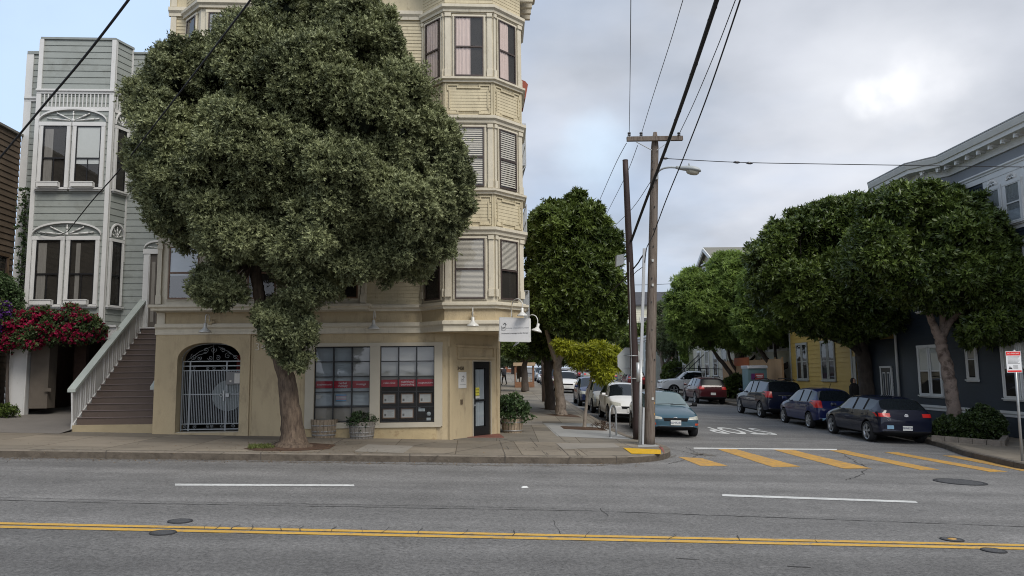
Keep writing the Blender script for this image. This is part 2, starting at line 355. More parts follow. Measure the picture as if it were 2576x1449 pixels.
def band(z0, z1, out, base=0.0): return [(base, z0), (out*0.55+base, z0), (out*0.6+base, z0+(z1-z0)*0.35), (out+base, z0+(z1-z0)*0.6), (out+base, z1), (base, z1)]
def slab(z0, z1, out, base=0.0): return [(base, z0), (out+base, z0), (out+base, z1), (base, z1)]

# ------------------------------------------------------------------ foliage
def fast_mesh(name, V, nquads, tint, m, parent):
    me = bpy.data.meshes.new(name); nv = len(V)
    me.vertices.add(nv); me.vertices.foreach_set('co', np.ascontiguousarray(V, dtype=np.float32).ravel())
    me.loops.add(nquads*4); me.loops.foreach_set('vertex_index', np.arange(nquads*4, dtype=np.int32))
    me.polygons.add(nquads); me.polygons.foreach_set('loop_start', np.arange(0, nquads*4, 4, dtype=np.int32))
    me.update(calc_edges=True)
    a = me.attributes.new('tint', 'FLOAT', 'POINT'); a.data.foreach_set('value', np.ascontiguousarray(np.repeat(tint, 4), dtype=np.float32))
    return mesh_obj(name, me, m, parent)
def unit(a): return a/np.maximum(np.linalg.norm(a, axis=1, keepdims=True), 1e-9)
def leaves_at(P, A, k, ln, wd, spread, tint, droop=0.0, along=0.0):
    """k leaves round each sprig base P with axis A -> quads"""
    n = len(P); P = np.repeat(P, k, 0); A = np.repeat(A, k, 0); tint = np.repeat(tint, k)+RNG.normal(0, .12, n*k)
    r = RNG.normal(size=(n*k, 3)); side = unit(np.cross(A, r)); D = unit(A*RNG.uniform(.25, 1.0, (n*k, 1))+side*spread*RNG.uniform(.5, 1.1, (n*k, 1)))
    D[:, 2] -= droop*RNG.uniform(.3, 1, n*k); D = unit(D)
    L = ln*RNG.uniform(.65, 1.25, (n*k, 1)); W = wd*RNG.uniform(.8, 1.2, (n*k, 1))
    B = P+A*(along*RNG.uniform(0, 1, (n*k, 1)))
    X = unit(np.cross(D, A+RNG.normal(0, .35, (n*k, 3))))*W/2
    V = np.stack([B, B+D*L*.5+X, B+D*L, B+D*L*.5-X], 1).reshape(-1, 3)
    return V, np.clip(tint, 0, 1)
def inpoly(x, y, poly):
    c = False; n = len(poly); j = n-1
    for i in range(n):
        xi, yi = poly[i]; xj, yj = poly[j]
        if (yi > y) != (yj > y) and x < (xj-xi)*(y-yi)/(yj-yi)+xi: c = not c
        j = i
    return c
def pdist(x, y, poly):
    b = 1e9; n = len(poly)
    for i in range(n):
        x0, y0 = poly[i]; x1, y1 = poly[(i+1) % n]; dx, dy = x1-x0, y1-y0
        t = max(0, min(1, ((x-x0)*dx+(y-y0)*dy)/(dx*dx+dy*dy+1e-9))); b = min(b, math.hypot(x-x0-t*dx, y-y0-t*dy))
    return b
def lobes_in(poly_px, Y, depth, rl, space=0.95, tries=3000, back=1.0):
    """fill the crown's outline (a shape in the plane Y) with lobes of radius about rl; returns centres and radii"""
    rs = random.Random(len(poly_px)*31+int(Y*10)); poly = [(float(at(x, y, Y)[0]), float(at(x, y, Y)[2])) for x, y in poly_px]
    xs = [p[0] for p in poly]; zs = [p[1] for p in poly]; res = []; cx, cz = sum(xs)/len(xs), sum(zs)/len(zs)
    def add(x, z, r, y, sp):
        k = y/Y; x, z, r = x*k, EYE[2]+(z-EYE[2])*k, r*k**.5      # nearer lobes keep their bearing
        if all((x-q[0])**2+(y-q[1])**2+(z-q[2])**2 > (sp*(r+q[3])/2)**2 for q in res): res.append((x, y, z, r))
    big = []
    for _ in range(300):
        x = rs.uniform(min(xs), max(xs)); z = rs.uniform(min(zs), max(zs))
        if inpoly(x, z, poly) and all(math.hypot((x-q[0])*.8, z-q[1]) > rl*2.9 for q in big): big.append((x, z))
    # small lobes along the rim give the ragged outline
    n = len(poly)
    for i in range(n):
        (x0, z0), (x1, z1) = poly[i], poly[(i+1) % n]; L = math.hypot(x1-x0, z1-z0); m = max(1, int(L/(rl*.8)))
        for j in range(m):
            t = (j+rs.random())/m; r = rl*rs.uniform(.34, .62); x, z = x0+(x1-x0)*t, z0+(z1-z0)*t; d = math.hypot(cx-x, cz-z)+1e-6; k = r*rs.uniform(1.0, 1.7)/d
            add(x+(cx-x)*k, z+(cz-z)*k, r, Y+rs.uniform(-.35, .3)*min(depth, 1.5), .8)
    for _ in range(tries):
        x = rs.uniform(min(xs), max(xs)); z = rs.uniform(min(zs), max(zs)); r = rl*rs.uniform(.55, 1.25)
        if not inpoly(x, z, poly): continue
        b = pdist(x, z, poly)
        if b < r*.85: continue
        h = depth*math.sqrt(max(0, 1-(1-min(b/depth/1.0, 1))**2)); h = max(0, h-r*.7)
        # the crown is made of big masses; lobes between two masses and under a mass lie deeper, in shadow
        ds = sorted((math.hypot(x-q[0], z-q[1]), q[1]) for q in big); g = 0
        if len(ds) > 1 and b > rl:
            g = max(0, (ds[0][0]/(ds[1][0]+1e-6)-.68)/.32); g = max(g, min(1, max(0, (ds[0][1]-z)/(rl*1.5)-.15))*.85)
        if rs.random() < g*.62: continue
        add(x, z, r, Y+(-h*(1-.95*g) if rs.random() < .75 else h*back)*rs.uniform(.75, 1), space)
    return res
def sprigs(lobes, dens, sub=0.40, up=0.35, rough=0.5, lift=0.0, hang=0.0, face=.55, zf=.85, shoots=.12):
    """points on the lumpy outer shell of each lobe with growth direction"""
    LB = np.array(lobes); cen = LB[:, :3].mean(0); P = []; A = []; T = []
    for (x, y, z, r) in lobes:
        c = np.array([x, y, z]); m = max(4, int(13*(r/0.6)**0.5)); ct = RNG.normal(0, .09); o = c-cen; o = o/max(1e-6, np.linalg.norm(o))
        u = unit(RNG.normal(size=(m, 3))+o*face+np.array([0, 0, .45]))
        for d in u:
            q = RNG.uniform(.55, .92); sc = c+d*r*q*np.array([1, 1, zf]); sr = r*sub*RNG.uniform(.6, 1.3); st = ct+RNG.normal(0, .10)
            k = max(4, int(dens*4*math.pi*sr*sr)); w = unit(RNG.normal(size=(k, 3))+d*.45+np.array([0, 0, up]))
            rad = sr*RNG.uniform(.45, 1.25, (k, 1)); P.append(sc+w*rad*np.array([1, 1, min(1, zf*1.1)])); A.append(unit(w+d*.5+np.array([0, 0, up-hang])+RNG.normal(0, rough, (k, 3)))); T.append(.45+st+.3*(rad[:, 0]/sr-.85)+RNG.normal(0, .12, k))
    P = np.concatenate(P); A = np.concatenate(A); T = np.concatenate(T)
    # uneven growth: slow waves push whole sprays in and out, and a few shoots stand proud of the rest
    s = float(np.median(LB[:, 3])); ph = RNG.uniform(0, 6.28, (6, 1)); W = unit(RNG.normal(size=(6, 3)))*RNG.uniform(2.5, 9, (6, 1))/s
    for i in range(6): P = P+unit(RNG.normal(size=(1, 3)))*(.11*s*np.sin(P@W[i]+ph[i]))[:, None]
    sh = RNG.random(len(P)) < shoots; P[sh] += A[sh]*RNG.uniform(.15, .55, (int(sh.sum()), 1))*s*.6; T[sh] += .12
    # drop sprigs buried deep inside other lobes
    keep = np.ones(len(P), bool)
    for (x, y, z, r) in lobes: keep &= ~(((P-np.array([x, y, z]))**2).sum(1) < (r*.50)**2)
    return P[keep], A[keep], T[keep]
def core(lobes, k=0.52):  # solid lumps inside the lobes; the shade of the crown's gaps is their colour
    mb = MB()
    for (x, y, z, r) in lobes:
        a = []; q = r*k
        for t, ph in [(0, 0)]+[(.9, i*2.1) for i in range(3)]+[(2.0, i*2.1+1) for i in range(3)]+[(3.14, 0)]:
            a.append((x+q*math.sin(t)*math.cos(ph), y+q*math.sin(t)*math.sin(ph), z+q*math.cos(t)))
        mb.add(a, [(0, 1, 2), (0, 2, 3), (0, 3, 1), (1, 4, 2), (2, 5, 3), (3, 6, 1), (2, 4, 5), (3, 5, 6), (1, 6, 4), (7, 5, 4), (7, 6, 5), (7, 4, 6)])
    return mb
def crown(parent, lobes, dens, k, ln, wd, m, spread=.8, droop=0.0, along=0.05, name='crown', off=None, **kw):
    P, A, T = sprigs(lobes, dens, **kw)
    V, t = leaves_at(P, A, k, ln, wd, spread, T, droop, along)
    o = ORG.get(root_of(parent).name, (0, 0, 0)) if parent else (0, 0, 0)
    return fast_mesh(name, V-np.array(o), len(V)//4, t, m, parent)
BARK = mat('bark', (0.115, 0.083, 0.058), 0.9, 0.45, 4, bump=1.0, bscale=7, stretch=(3, 3, .7), dark=(0.045, 0.03, 0.022), dscale=6, dth=(.45, .65))
BARKG = mat('grey_bark', (0.20, 0.165, 0.135), 0.9, 0.35, 4, bump=0.8, bscale=9, stretch=(2, 2, .8), dark=(0.07, 0.05, 0.04), dscale=5, dth=(.5, .7))
BARKD = mat('dark_bark', (0.075, 0.06, 0.05), 0.9, 0.35, 4, bump=0.8, bscale=9, stretch=(2, 2, .8))
SOIL = mat('bare_soil', (0.075, 0.042, 0.025), 0.95, 0.5, 9, bump=1.0, bscale=30)
def smooth_path(pts, n=6):
    P = [np.array(p, float) for p in pts]; o = []
    for i in range(len(P)-1):
        a = P[max(i-1, 0)]; b = P[i]; c = P[i+1]; d = P[min(i+2, len(P)-1)]
        for j in range(n):
            t = j/n; o.append(.5*((2*b)+(-a+c)*t+(2*a-5*b+4*c-d)*t*t+(-a+3*b-3*c+d)*t**3))
    return o+[P[-1]]
def limb(mb, pts, r0, r1, n=10, wob=0.08, flare=0.0, seg=6):
    P = smooth_path(pts, seg); k = len(P); rr = []
    for i in range(k):
        t = i/(k-1); r = r0+(r1-r0)*t
        if flare: r *= 1+flare*math.exp(-t*k/3.0)
        rr.append(r*(1+random.uniform(-wob, wob)))
    P = [p+RNG.normal(0, r1*.12, 3)*(0 < i < k-1) for i, p in enumerate(P)]
    mb.tube([tuple(p) for p in P], rr, n)
def twigs(mb, start, lobes, r=.05, every=1):
    for q in lobes[::every]:
        a = np.array(start); b = np.array(q[:3]); mid = a*.45+b*.55+np.array([0, 0, -.15*np.linalg.norm(b-a)*.3])+RNG.normal(0, .1, 3)
        limb(mb, [a, mid, b], r, r*.3, 6, .1, seg=4)
# ------------------------------------------------------------------ the tan corner building
YF = 20.1; FT = Frame((0, YF), (1, 0))
tb = thing('corner_building', 'tan four storey corner building with bay windows and a red banded storefront', 'building', (0.0, 20.1, 0.0))
def zy(y, x=1180, Y=19.4): return float(at(x, y, Y)[2])
# ground floor walls
SFL = (-4.03, -2.59, 0.36, 2.33); SFR = (-2.33, -0.91, 0.34, 2.33); GATE = (-7.52, -5.92, 0.15, 2.47)
mb = MB()
wall_holes(mb, FT, -8.08, -5.68, -0.6, 2.76, [GATE], d=0.05, depth=0.55)
mb.fbox(FT, -8.08, -5.68, -0.2, 0.049, 2.755, 2.76)
mb.add([FT.p(-5.68, .05, -.6), FT.p(-5.68, .05, 2.76), FT.p(-5.68, 0, 2.76), FT.p(-5.68, 0, -.6)], [(0, 3, 2, 1)])
# spandrels that round the gate's top into a basket arch
gc, gr = (GATE[0]+GATE[1])/2, (GATE[1]-GATE[0])/2
def archz(s):
    t = max(-1, min(1, (s-gc)/gr)); return 2.02+0.44*(1-abs(t)**2.4)**(1/2.0)
AN = 28; ax = [gc+gr*math.sin(math.pi/2*(2*i/AN-1)) for i in range(AN+1)]
for a, b in zip(ax, ax[1:]):
    za, zb_ = archz(a), archz(b)
    mb.add([FT.p(a, .05, za), FT.p(b, .05, zb_), FT.p(b, .05, GATE[3]), FT.p(a, .05, GATE[3])], [(0, 1, 2, 3)])
    mb.add([FT.p(a, .05, za), FT.p(b, .05, zb_), FT.p(b, -.5, zb_), FT.p(a, -.5, za)], [(0, 3, 2, 1)])
wall_holes(mb, FT, -5.68, -0.52, -0.6, 2.76, [SFL, SFR], d=0.0, depth=0.35)
mb.fbox(FT, -5.66, -5.62, 0, .012, -.5, 2.7); mb.fbox(FT, -4.42, -4.38, 0, .012, -.5, 2.7)
# chamfered entrance: from the front wall back to the side street
C0, C1 = (-0.52, 20.1), (0.86, 22.05); FC = FF(C0, C1)
mb.fquad(FC, 0, .10, -0.6, 2.3, 0)
DOOR = (1.08, 1.95)      # along the chamfer
wall_holes(mb, FC, 0.10, FC.len-0.13, -0.6, 2.30, [(DOOR[0], DOOR[1], -0.7, 1.92)], d=0.0, depth=0.10)
mb.fbox(FC, FC.len-0.13, FC.len, -0.1, 0.03, -0.6, 2.30)
# side wall along the side street
SW0 = C1; SW1 = (C1[0]+SN[0]*14, C1[1]+SN[1]*14); FSW = FF(SW0, SW1)
mb.fquad(FSW, 0, FSW.len, -0.6, 2.76, 0)
obj('ground_floor_wall', mb, TANLOW, tb)
# soffit over the corner
mb = MB(); mb.prism([(-1.3, 20.099, 2.66), (-0.62, 19.45, 2.66), (0.66, 19.45, 2.66), (1.48, 20.2, 2.66), (1.52, 21.4, 2.66), (0.85, 22.1, 2.66), (-0.55, 21.9, 2.66)], (0, 0, .07)); obj('soffit', mb, TANLOW, tb)
mb = MB(); mb.fbox(FC, 0.0, FC.len, -0.25, 0.0, 2.30, 2.66); mb.fbox(FC, .36, FC.len-.24, 0, .06, 1.98, 2.04); mb.fbox(FC, .3, FC.len-.2, 0, .06, 2.30, 2.36)
for a in (.34, FC.len-.30): mb.fbox(FC, a, a+.05, 0, .05, 1.98, 2.32)
obj('door_transom', mb, TANLOW, tb)
mb = MB(); mb.fbox(FT, -0.9, -0.5, -0.04, 0.03, 2.3, 2.66); mb.fbox(FC, -.03, .1, -.02, .04, -.6, 2.3); obj('corner_pilaster', mb, TANLOW, tb)
# stone base under the right window
mb = MB(); mb.fbox(FT, -4.3, -0.86, 0.0, 0.03, -0.6, 0.235); obj('stone_base', mb, mat('ashlar_base', (0.42, 0.33, 0.19), .85, .12, 2.5, bump=1.0, bscale=5, dark=(.28, .2, .11), dscale=5), tb)
# storefront trim
mb = MB(); q = (0.0, 0.05)
mb.fbox(FT, -4.26, SFL[0], *q, .235, 2.42); mb.fbox(FT, SFL[1], SFR[0], *q, .235, 2.42); mb.fbox(FT, SFR[1], -0.70, *q, .235, 2.42)
mb.fbox(FT, -4.27, -0.69, 0, .06, SFL[3], 2.42); mb.fbox(FT, SFL[0], SFL[1], 0, .06, .235, SFL[2]); mb.fbox(FT, SFR[0], SFR[1], 0, .06, .235, SFR[2]); mb.fbox(FT, -4.24, -.74, .0, .075, .215, .25)
obj('storefront_frame', mb, PLASTERTRIM, tb)
RED = mat('red_film', (0.36, 0.012, 0.028), .5, .03, 2); LETTER = mat('white_lettering', (0.8, .7, .7), .6, .02, 2)
PAPER = mat('paper', (0.55, 0.53, 0.49), .8, .08, 14); INK = mat('black_ink', (0.02, 0.02, 0.022), .7, .1, 3); WOODF = mat('certificate_frame', (0.30, 0.17, 0.10), .6, .1, 3)
for (a, b, z0, z1), words in ((SFL, ('acupuncture', 'herbal\ntherapy', 'massage')), (SFR, ('reiki clinic', 'nutritional\ncounseling', 'acupuncture'))):
    left = words[2] == 'massage'
    fr = MB(); t = .022; fr.fbox(FT, a, a+t, -.1, -.04, z0, z1); fr.fbox(FT, b-t, b, -.1, -.04, z0, z1); fr.fbox(FT, a+t, b-t, -.1, -.04, z0, z0+t*1.3); fr.fbox(FT, a+t, b-t, -.1, -.04, z1-t*1.3, z1)
    cs = [a+(b-a)*i/3 for i in range(4)]; rs = [z0+(z1-z0)*i/5 for i in range(6)]
    for c in cs[1:3]: fr.fbox(FT, c-.013, c+.013, -.095, -.042, z0+t, z1-t)
    for r in rs[1:5]:
        for c, d in zip(cs, cs[1:]): fr.fbox(FT, c+.013, d-.013, -.097, -.044, r-.012, r+.012)
    w = obj('shop_window', fr, BLACK, tb)
    w['label'] = 'left shop window with drawn blinds' if left else 'right shop window with framed certificates'
    g = MB(); g.fquad(FT, a+t, b-t, z0+t, z1-t, -.07); obj('pane', g, GLASSD, w)
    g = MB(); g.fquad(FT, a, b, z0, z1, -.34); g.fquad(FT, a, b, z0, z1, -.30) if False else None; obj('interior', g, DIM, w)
    for i in range(3):
        c, d = cs[i]+.02, cs[i+1]-.02
        if left:
            obj('blind', blindmb(FT, c, d, rs[3]-.02, z1-.03, -.14, .03, 1.05), BLINDG if i < 2 else BLIND, w)
            obj('blind', blindmb(FT, c, d, rs[1]+.01, rs[3]-.01, -.13, .035, 1.05), BLINDG, w)
            g = MB(); g.fquad(FT, c-.01, d+.01, z0+.03, rs[1]-.01, -.11); obj('lower_panel', g, mat('beige_panel', (.36, .31, .25), .7, .05, 2), w)
        else:
            obj('blind', blindmb(FT, c, d, rs[2]+(rs[3]-rs[2])*.38, z1-.03, -.13, .03, 1.0), BLIND, w)
        g = MB(); rz = rs[2]+(rs[3]-rs[2])*(.25 if left else .33); g.fquad(FT, c-.006, d+.006, rz, rz+.185, -.085); bd = obj('red_band', g, RED, w)
        two = '\n' in words[i]; text('lettering', words[i], .088 if two else .076, FT, (c+d)/2, rz+.098-(.006 if two else 0), -.08, LETTER, bd, xs=1.0 if not two else .95, ext=.0008)
    if not left:
        for i in range(3):
            for j in (0, 1):
                if i == 2 and j == 0: continue
                c = (cs[i]+cs[i+1])/2-.01; z = rs[1-j+0]+.20 if j == 0 else rs[0]+.20
                z = (rs[1]+rs[2])/2+.02 if j == 0 else (rs[0]+rs[1])/2+.03
                if i == 2: z = (rs[1]+rs[2])/2+.02
                h = .125; v = .165
                f = MB(); f.fbox(FT, c-v, c+v, -.13, -.115, z-h, z+h); ff = obj('certificate', f, WOODF, w)
                f = MB(); f.fbox(FT, c-v+.022, c+v-.022, -.115, -.112, z-h+.022, z+h-.022); obj('sheet', f, PAPER, ff)
                f = MB(); f.fbox(FT, c-v+.045, c-v+.095, -.112, -.110, z-.07, z-.005)
                for k in range(5): f.fbox(FT, c-.04, c+.11-(k % 2)*.03, -.112, -.1105, z+.055-k*.026, z+.0585-k*.026)
                obj('print', f, mat('grey_print', (.16, .15, .14), .8, .3, 6), ff)
        f = MB(); c = cs[2]+.05; z = rs[1]-.12; f.fbox(FT, c, c+.17, -.095, -.085, z, z+.075); f.fbox(FT, c, c+.05, -.095, -.085, z+.075, z+.11); f.lathe([(0, 0), (.055, 0), (.055, .006), (0, .006)], FT.p(cs[3]-.15, -.095, z-.07), 16, ax=Matrix(((1, 0, 0), (0, 0, -1), (0, 1, 0)))); f.fbox(FT, cs[3]-.21, cs[3]-.10, -.095, -.085, z0+.04, z0+.11); obj('window_sticker', f, mat('sticker', (.42, .45, .45), .6, .3, 20), w)
    else:
        f = MB(); c = cs[0]+.03; z = rs[2]-.17; f.fbox(FT, c, c+.13, -.095, -.085, z, z+.06); f.fbox(FT, c, c+.17, -.095, -.085, z+.06, z+.085); obj('window_sticker', f, PAPER, w)
        for k, colr in enumerate(((.16, .33, .50), (.50, .35, .38), (.52, .5, .5), (.50, .35, .38), (.16, .33, .50))):
            f = MB(); c = (cs[1]+cs[2])/2-.04; f.fbox(FT, c-.13, c+.14, -.095, -.086, rs[2]-.10-k*.035, rs[2]-.067-k*.035); obj('flag_stripe', f, mat('stripe%d' % (k % 3 if k < 3 else 4-k), colr, .7, .04, 3), w)
        ob = MB(); ob.fbox(FT, cs[0], cs[3], -.26, -.25, z0, z1); obj('curtain_lining', ob, mat('lining', (.3, .3, .3), .9), w)
# wall lettering and plates
NUMM = mat('number_metal', (.09, .07, .045), .5, .1, 3)
text('house_number', '3448', .27, FT, -5.28, 2.33, .012, CREAM, tb, ext=.012, spacing=1.1)
text('house_number', '3450', .13, FC, .50, 1.73, .01, NUMM, tb, ext=.006, xs=1.15)
mb = MB(); mb.fbox(FC, .40, .76, 0, .012, 1.20, 1.63); pl = obj('name_plate', mb, mat('plate_white', (.62, .61, .58), .5, .03), tb)
def iep(F, s, z, d, h, parent, kk=1.0):
    m = MB()
    def ln(a, b, w): m.strip(F.p(s+a[0]*h*kk, d, z+a[1]*h), F.p(s+b[0]*h*kk, d, z+b[1]*h), w*h)
    ln((-.30, .22), (-.25, -.30), .035); ln((.28, .42), (.26, -.30), .03); ln((-.30, -.32), (.28, -.33), .02); ln((-.05, .42), (.22, .62), .05); ln((.22, .62), (.45, .36), .06)
    k = obj('emblem', m, INK, parent); text('lettering', 'IEP', .30*h, F, s+.0, z-.04*h, d, INK, parent, ext=.0008, xs=.9)
iep(FC, .57, 1.43, .014, .16, pl, 1.25)
mb = MB(); mb.fbox(FC, .45, .72, .012, .0135, 1.29, 1.297); obj('print', mb, INK, pl)
mb = MB(); mb.fbox(FC, .49, .58, 0, .02, .77, .90); obj('door_bell', mb, mat('brown_box', (.11, .08, .05), .5), tb)
# entrance door
mb = MB(); s0, s1 = DOOR
mb.fbox(FC, s0, s0+.17, -.09, -.03, -.14, 1.92); mb.fbox(FC, s1-.2, s1, -.09, -.03, -.14, 1.92); mb.fbox(FC, s0+.17, s1-.2, -.09, -.03, 1.74, 1.92); mb.fbox(FC, s0+.17, s1-.2, -.09, -.03, -.14, .12); mb.fbox(FC, s0+.17, s1-.2, -.088, -.032, .82, .86)
dr = obj('door', mb, BLACK, tb)
mb = MB(); mb.fquad(FC, s0+.17, s1-.2, .12, 1.74, -.06); obj('pane', mb, GLASSD, dr)
obj('curtain', curtainmb(FC, s0+.17, s1-.23, .14, .81, -.085, .2, .006), mat('white_curtain', (.5, .52, .52), .9, .06, 4), dr); obj('curtain', curtainmb(FC, s0+.17, s1-.21, .87, 1.70, -.085, .2, .006), mat('white_curtain', 0), dr)
mb = MB(); mb.fquad(FC, s0+.17, s1-.2, .12, 1.74, -.095); obj('interior', mb, DARK, dr)
mb = MB(); mb.fbox(FC, s0+.18, s0+.39, -.06, -.052, .98, 1.2); nt_ = obj('notice', mb, mat('yellow_paper', (.62, .55, .07), .8, .04), dr)
for k, wrd in enumerate(('Closed', 'for now')): text('lettering', wrd, .05, FC, s0+.285, 1.14-k*.08, -.05, INK, nt_, ext=.0008)
mb = MB(); mb.fbox(FC, s0+.18, s0+.40, -.06, -.052, .9, .965); obj('notice', mb, PAPER, dr)
mb = MB(); mb.tube([FC.p(s0+.07, -.03, .72), FC.p(s0+.07, .03, .72)], .018, 8); mb.fbox(FC, s0+.05, s0+.09, -.03, -.02, .66, .9); obj('handle', mb, GALV, dr)
mb = MB(); mb.fbox(FC, s0-.03, s0, -.1, .02, -.14, 1.95); mb.fbox(FC, s1, s1+.03, -.1, .02, -.14, 1.95); mb.fbox(FC, s0, s1, -.1, .02, 1.92, 1.95); obj('door_frame', mb, PLASTERTRIM, tb)
mb = MB(); mb.prism([(-0.12, 20.75, -.13), (0.95, 20.9, -.165), (0.86, 22.03, -.15), (0.35, 21.35, -.14)], (0, 0, .02)); obj('threshold', mb, mat('red_tile', (.16, .06, .045), .7, .2, 6), tb)

# belt over the ground floor, frieze and sill belt
WL = [(-8.1, 20.1), (-1.24, 20.1)]
BAYP = [(-1.24, 20.1), (-0.62, 19.42), (0.66, 19.42), (1.46, 20.18), (1.50, 21.4), (0.85, 22.1)]
FULL = [(-8.1, 20.1)]+BAYP
mb = MB(); belt(mb, FULL, band(2.74, 2.93, .13)); belt(mb, FULL, slab(2.67, 2.74, .078)); belt(mb, FULL, slab(2.93, 2.95, .10)); obj('belt_moulding', mb, CREAM, tb)
mb = MB(); belt(mb, FULL, slab(2.95, 3.22, .012)); belt(mb, FULL, slab(3.22, 3.25, .03)); obj('frieze', mb, TANLOW, tb)
mb = MB(); belt(mb, FULL, band(3.25, 3.40, .15)); belt(mb, FULL, slab(3.40, 3.43, .07))
mb.fbox(FT, -8.08, -7.88, 0, .05, 2.95, 3.24); obj('sill_belt', mb, CREAM, tb)
# upper wall with narrow shiplap
mb = MB(); siding(mb, FT, -8.03, -1.24, 3.43, 11.35, .098, .016); FSU = FF((0.86, 22.1), (SW1[0], SW1[1])); siding(mb, FSU, 0, FSU.len, 2.76, 11.35, .2, .016)
mb.add([(-8.03, 20.1, 0), (-8.03, 34, 0), (-8.03, 34, 12.6), (-8.03, 20.1, 12.6)], [(0, 1, 2, 3)]); mb.add([(-8.03, 34, 0), (SW1[0], SW1[1], 0), (SW1[0], SW1[1], 12.6), (-8.03, 34, 12.6)], [(0, 1, 2, 3)])
obj('upper_wall', mb, TAN, tb)
mb = MB(); mb.fbox(FT, -8.05, -7.90, 0, .05, 3.43, 11.35); mb.fbox(FT, -8.05, -7.90, 0, .05, 11.6, 12.4); obj('corner_board', mb, CREAM, tb)
mb = MB(); belt(mb, FULL[:2], band(11.32, 11.56, .12)); obj('top_belt', mb, CREAM, tb)
mb = MB(); belt(mb, FULL[:2], slab(11.56, 12.42, .01)); obj('attic_wall', mb, TAN, tb)
TOPL = [(-8.3, 20.1), (-1.24, 20.1)]+BAYP[1:]
mb = MB(); belt(mb, TOPL, [(0, 12.3), (.1, 12.3), (.14, 12.5), (.5, 12.62), (.55, 12.85), (0, 12.85)]); obj('cornice', mb, CREAM, tb)
for k in range(4): brk = MB(); brk.box(1.42, 1.85, 20.3+k*.35, 20.42+k*.35, 12.05, 12.45); obj('cornice_bracket', brk, CREAM, tb)
mb = MB(); mb.box(-8.0, 1.2, 20.3, 33.9, 12.4, 12.7); obj('roof', mb, ROOF, tb)
# the first floor's shallow box bay on the left
FB = Frame((0, 19.78), (1, 0))
mb = MB(); mb.box(-8.02, -2.70, 19.78, 20.09, 3.43, 5.38); obj('box_bay', mb, CREAM, tb)
BX = [(-8.04, 20.1), (-8.03, 19.78), (-2.69, 19.78), (-2.68, 20.1)]
mb = MB(); belt(mb, BX, band(3.27, 3.42, .14)); belt(mb, BX, band(5.25, 5.45, .14)); belt(mb, BX, slab(5.0, 5.03, .04)); obj('box_bay_moulding', mb, CREAM, tb)
for s in (-7.98, -6.88, -5.88, -4.9, -4.42, -3.50, -2.80): mb = MB(); mb.fbox(FB, s, s+.10, 0, .07, 3.44, 5.0); mb.fbox(FB, s-.02, s+.12, 0, .09, 3.44, 3.66); mb.fbox(FB, s-.02, s+.12, 0, .09, 4.86, 4.93); obj('pilaster', mb, CREAM, tb)
WOODS = mat('brown_sash', (.16, .09, .055), .5, .2, 3)
for (a, b, ins) in ((-7.70, -6.94, 'shade'), (-6.70, -5.96, 'shade'), (-5.70, -4.98, 'dark'), (-4.22, -3.58, 'dark'), (-3.36, -2.88, 'dark')):
    window(tb, FB, a, b, 3.56, 4.92, CREAM, .05, ins, WOODS, GLASSR if ins == 'shade' else GLASS, low=.55, sill=False, proud=.06)
# bays: storeys of window band + panelled spandrel
def bayfaces(pts): return [FF(a, b) for a, b in zip(pts, pts[1:])]
def panel_fret(mb, F, a, b, z0, z1):
    # stepped (broken-corner) moulding
    n = .12; w = .035; i = .07
    L = [(a+n, z1-.05), (b-n, z1-.05)], [(a+n, z0+.05), (b-n, z0+.05)]
    for z, sgn in ((z1-.05, -1), (z0+.05, 1)):
        mb.fbox(F, a+.05, a+.05+(b-a)*.24, .012, .035, z-w/2, z+w/2); mb.fbox(F, b-.05-(b-a)*.24, b-.05, .012, .035, z-w/2, z+w/2)
        zz_ = z+sgn*i; mb.fbox(F, a+.05+(b-a)*.20, b-.05-(b-a)*.20, .012, .035, zz_-w/2, zz_+w/2)
        for s in (a+.05+(b-a)*.22, b-.05-(b-a)*.22): mb.fbox(F, s-w/2, s+w/2, .012, .033, min(z, zz_), max(z, zz_))
    for s, sg in ((a+.05, 1), (b-.05, -1)):
        mb.fbox(F, s-w/2, s+w/2, .012, .034, z0+.05, z0+.2); mb.fbox(F, s-w/2, s+w/2, .012, .034, z1-.2, z1-.05)
        mb.fbox(F, s+sg*.05-w/2, s+sg*.05+w/2, .012, .034, z0+.18, z1-.18)
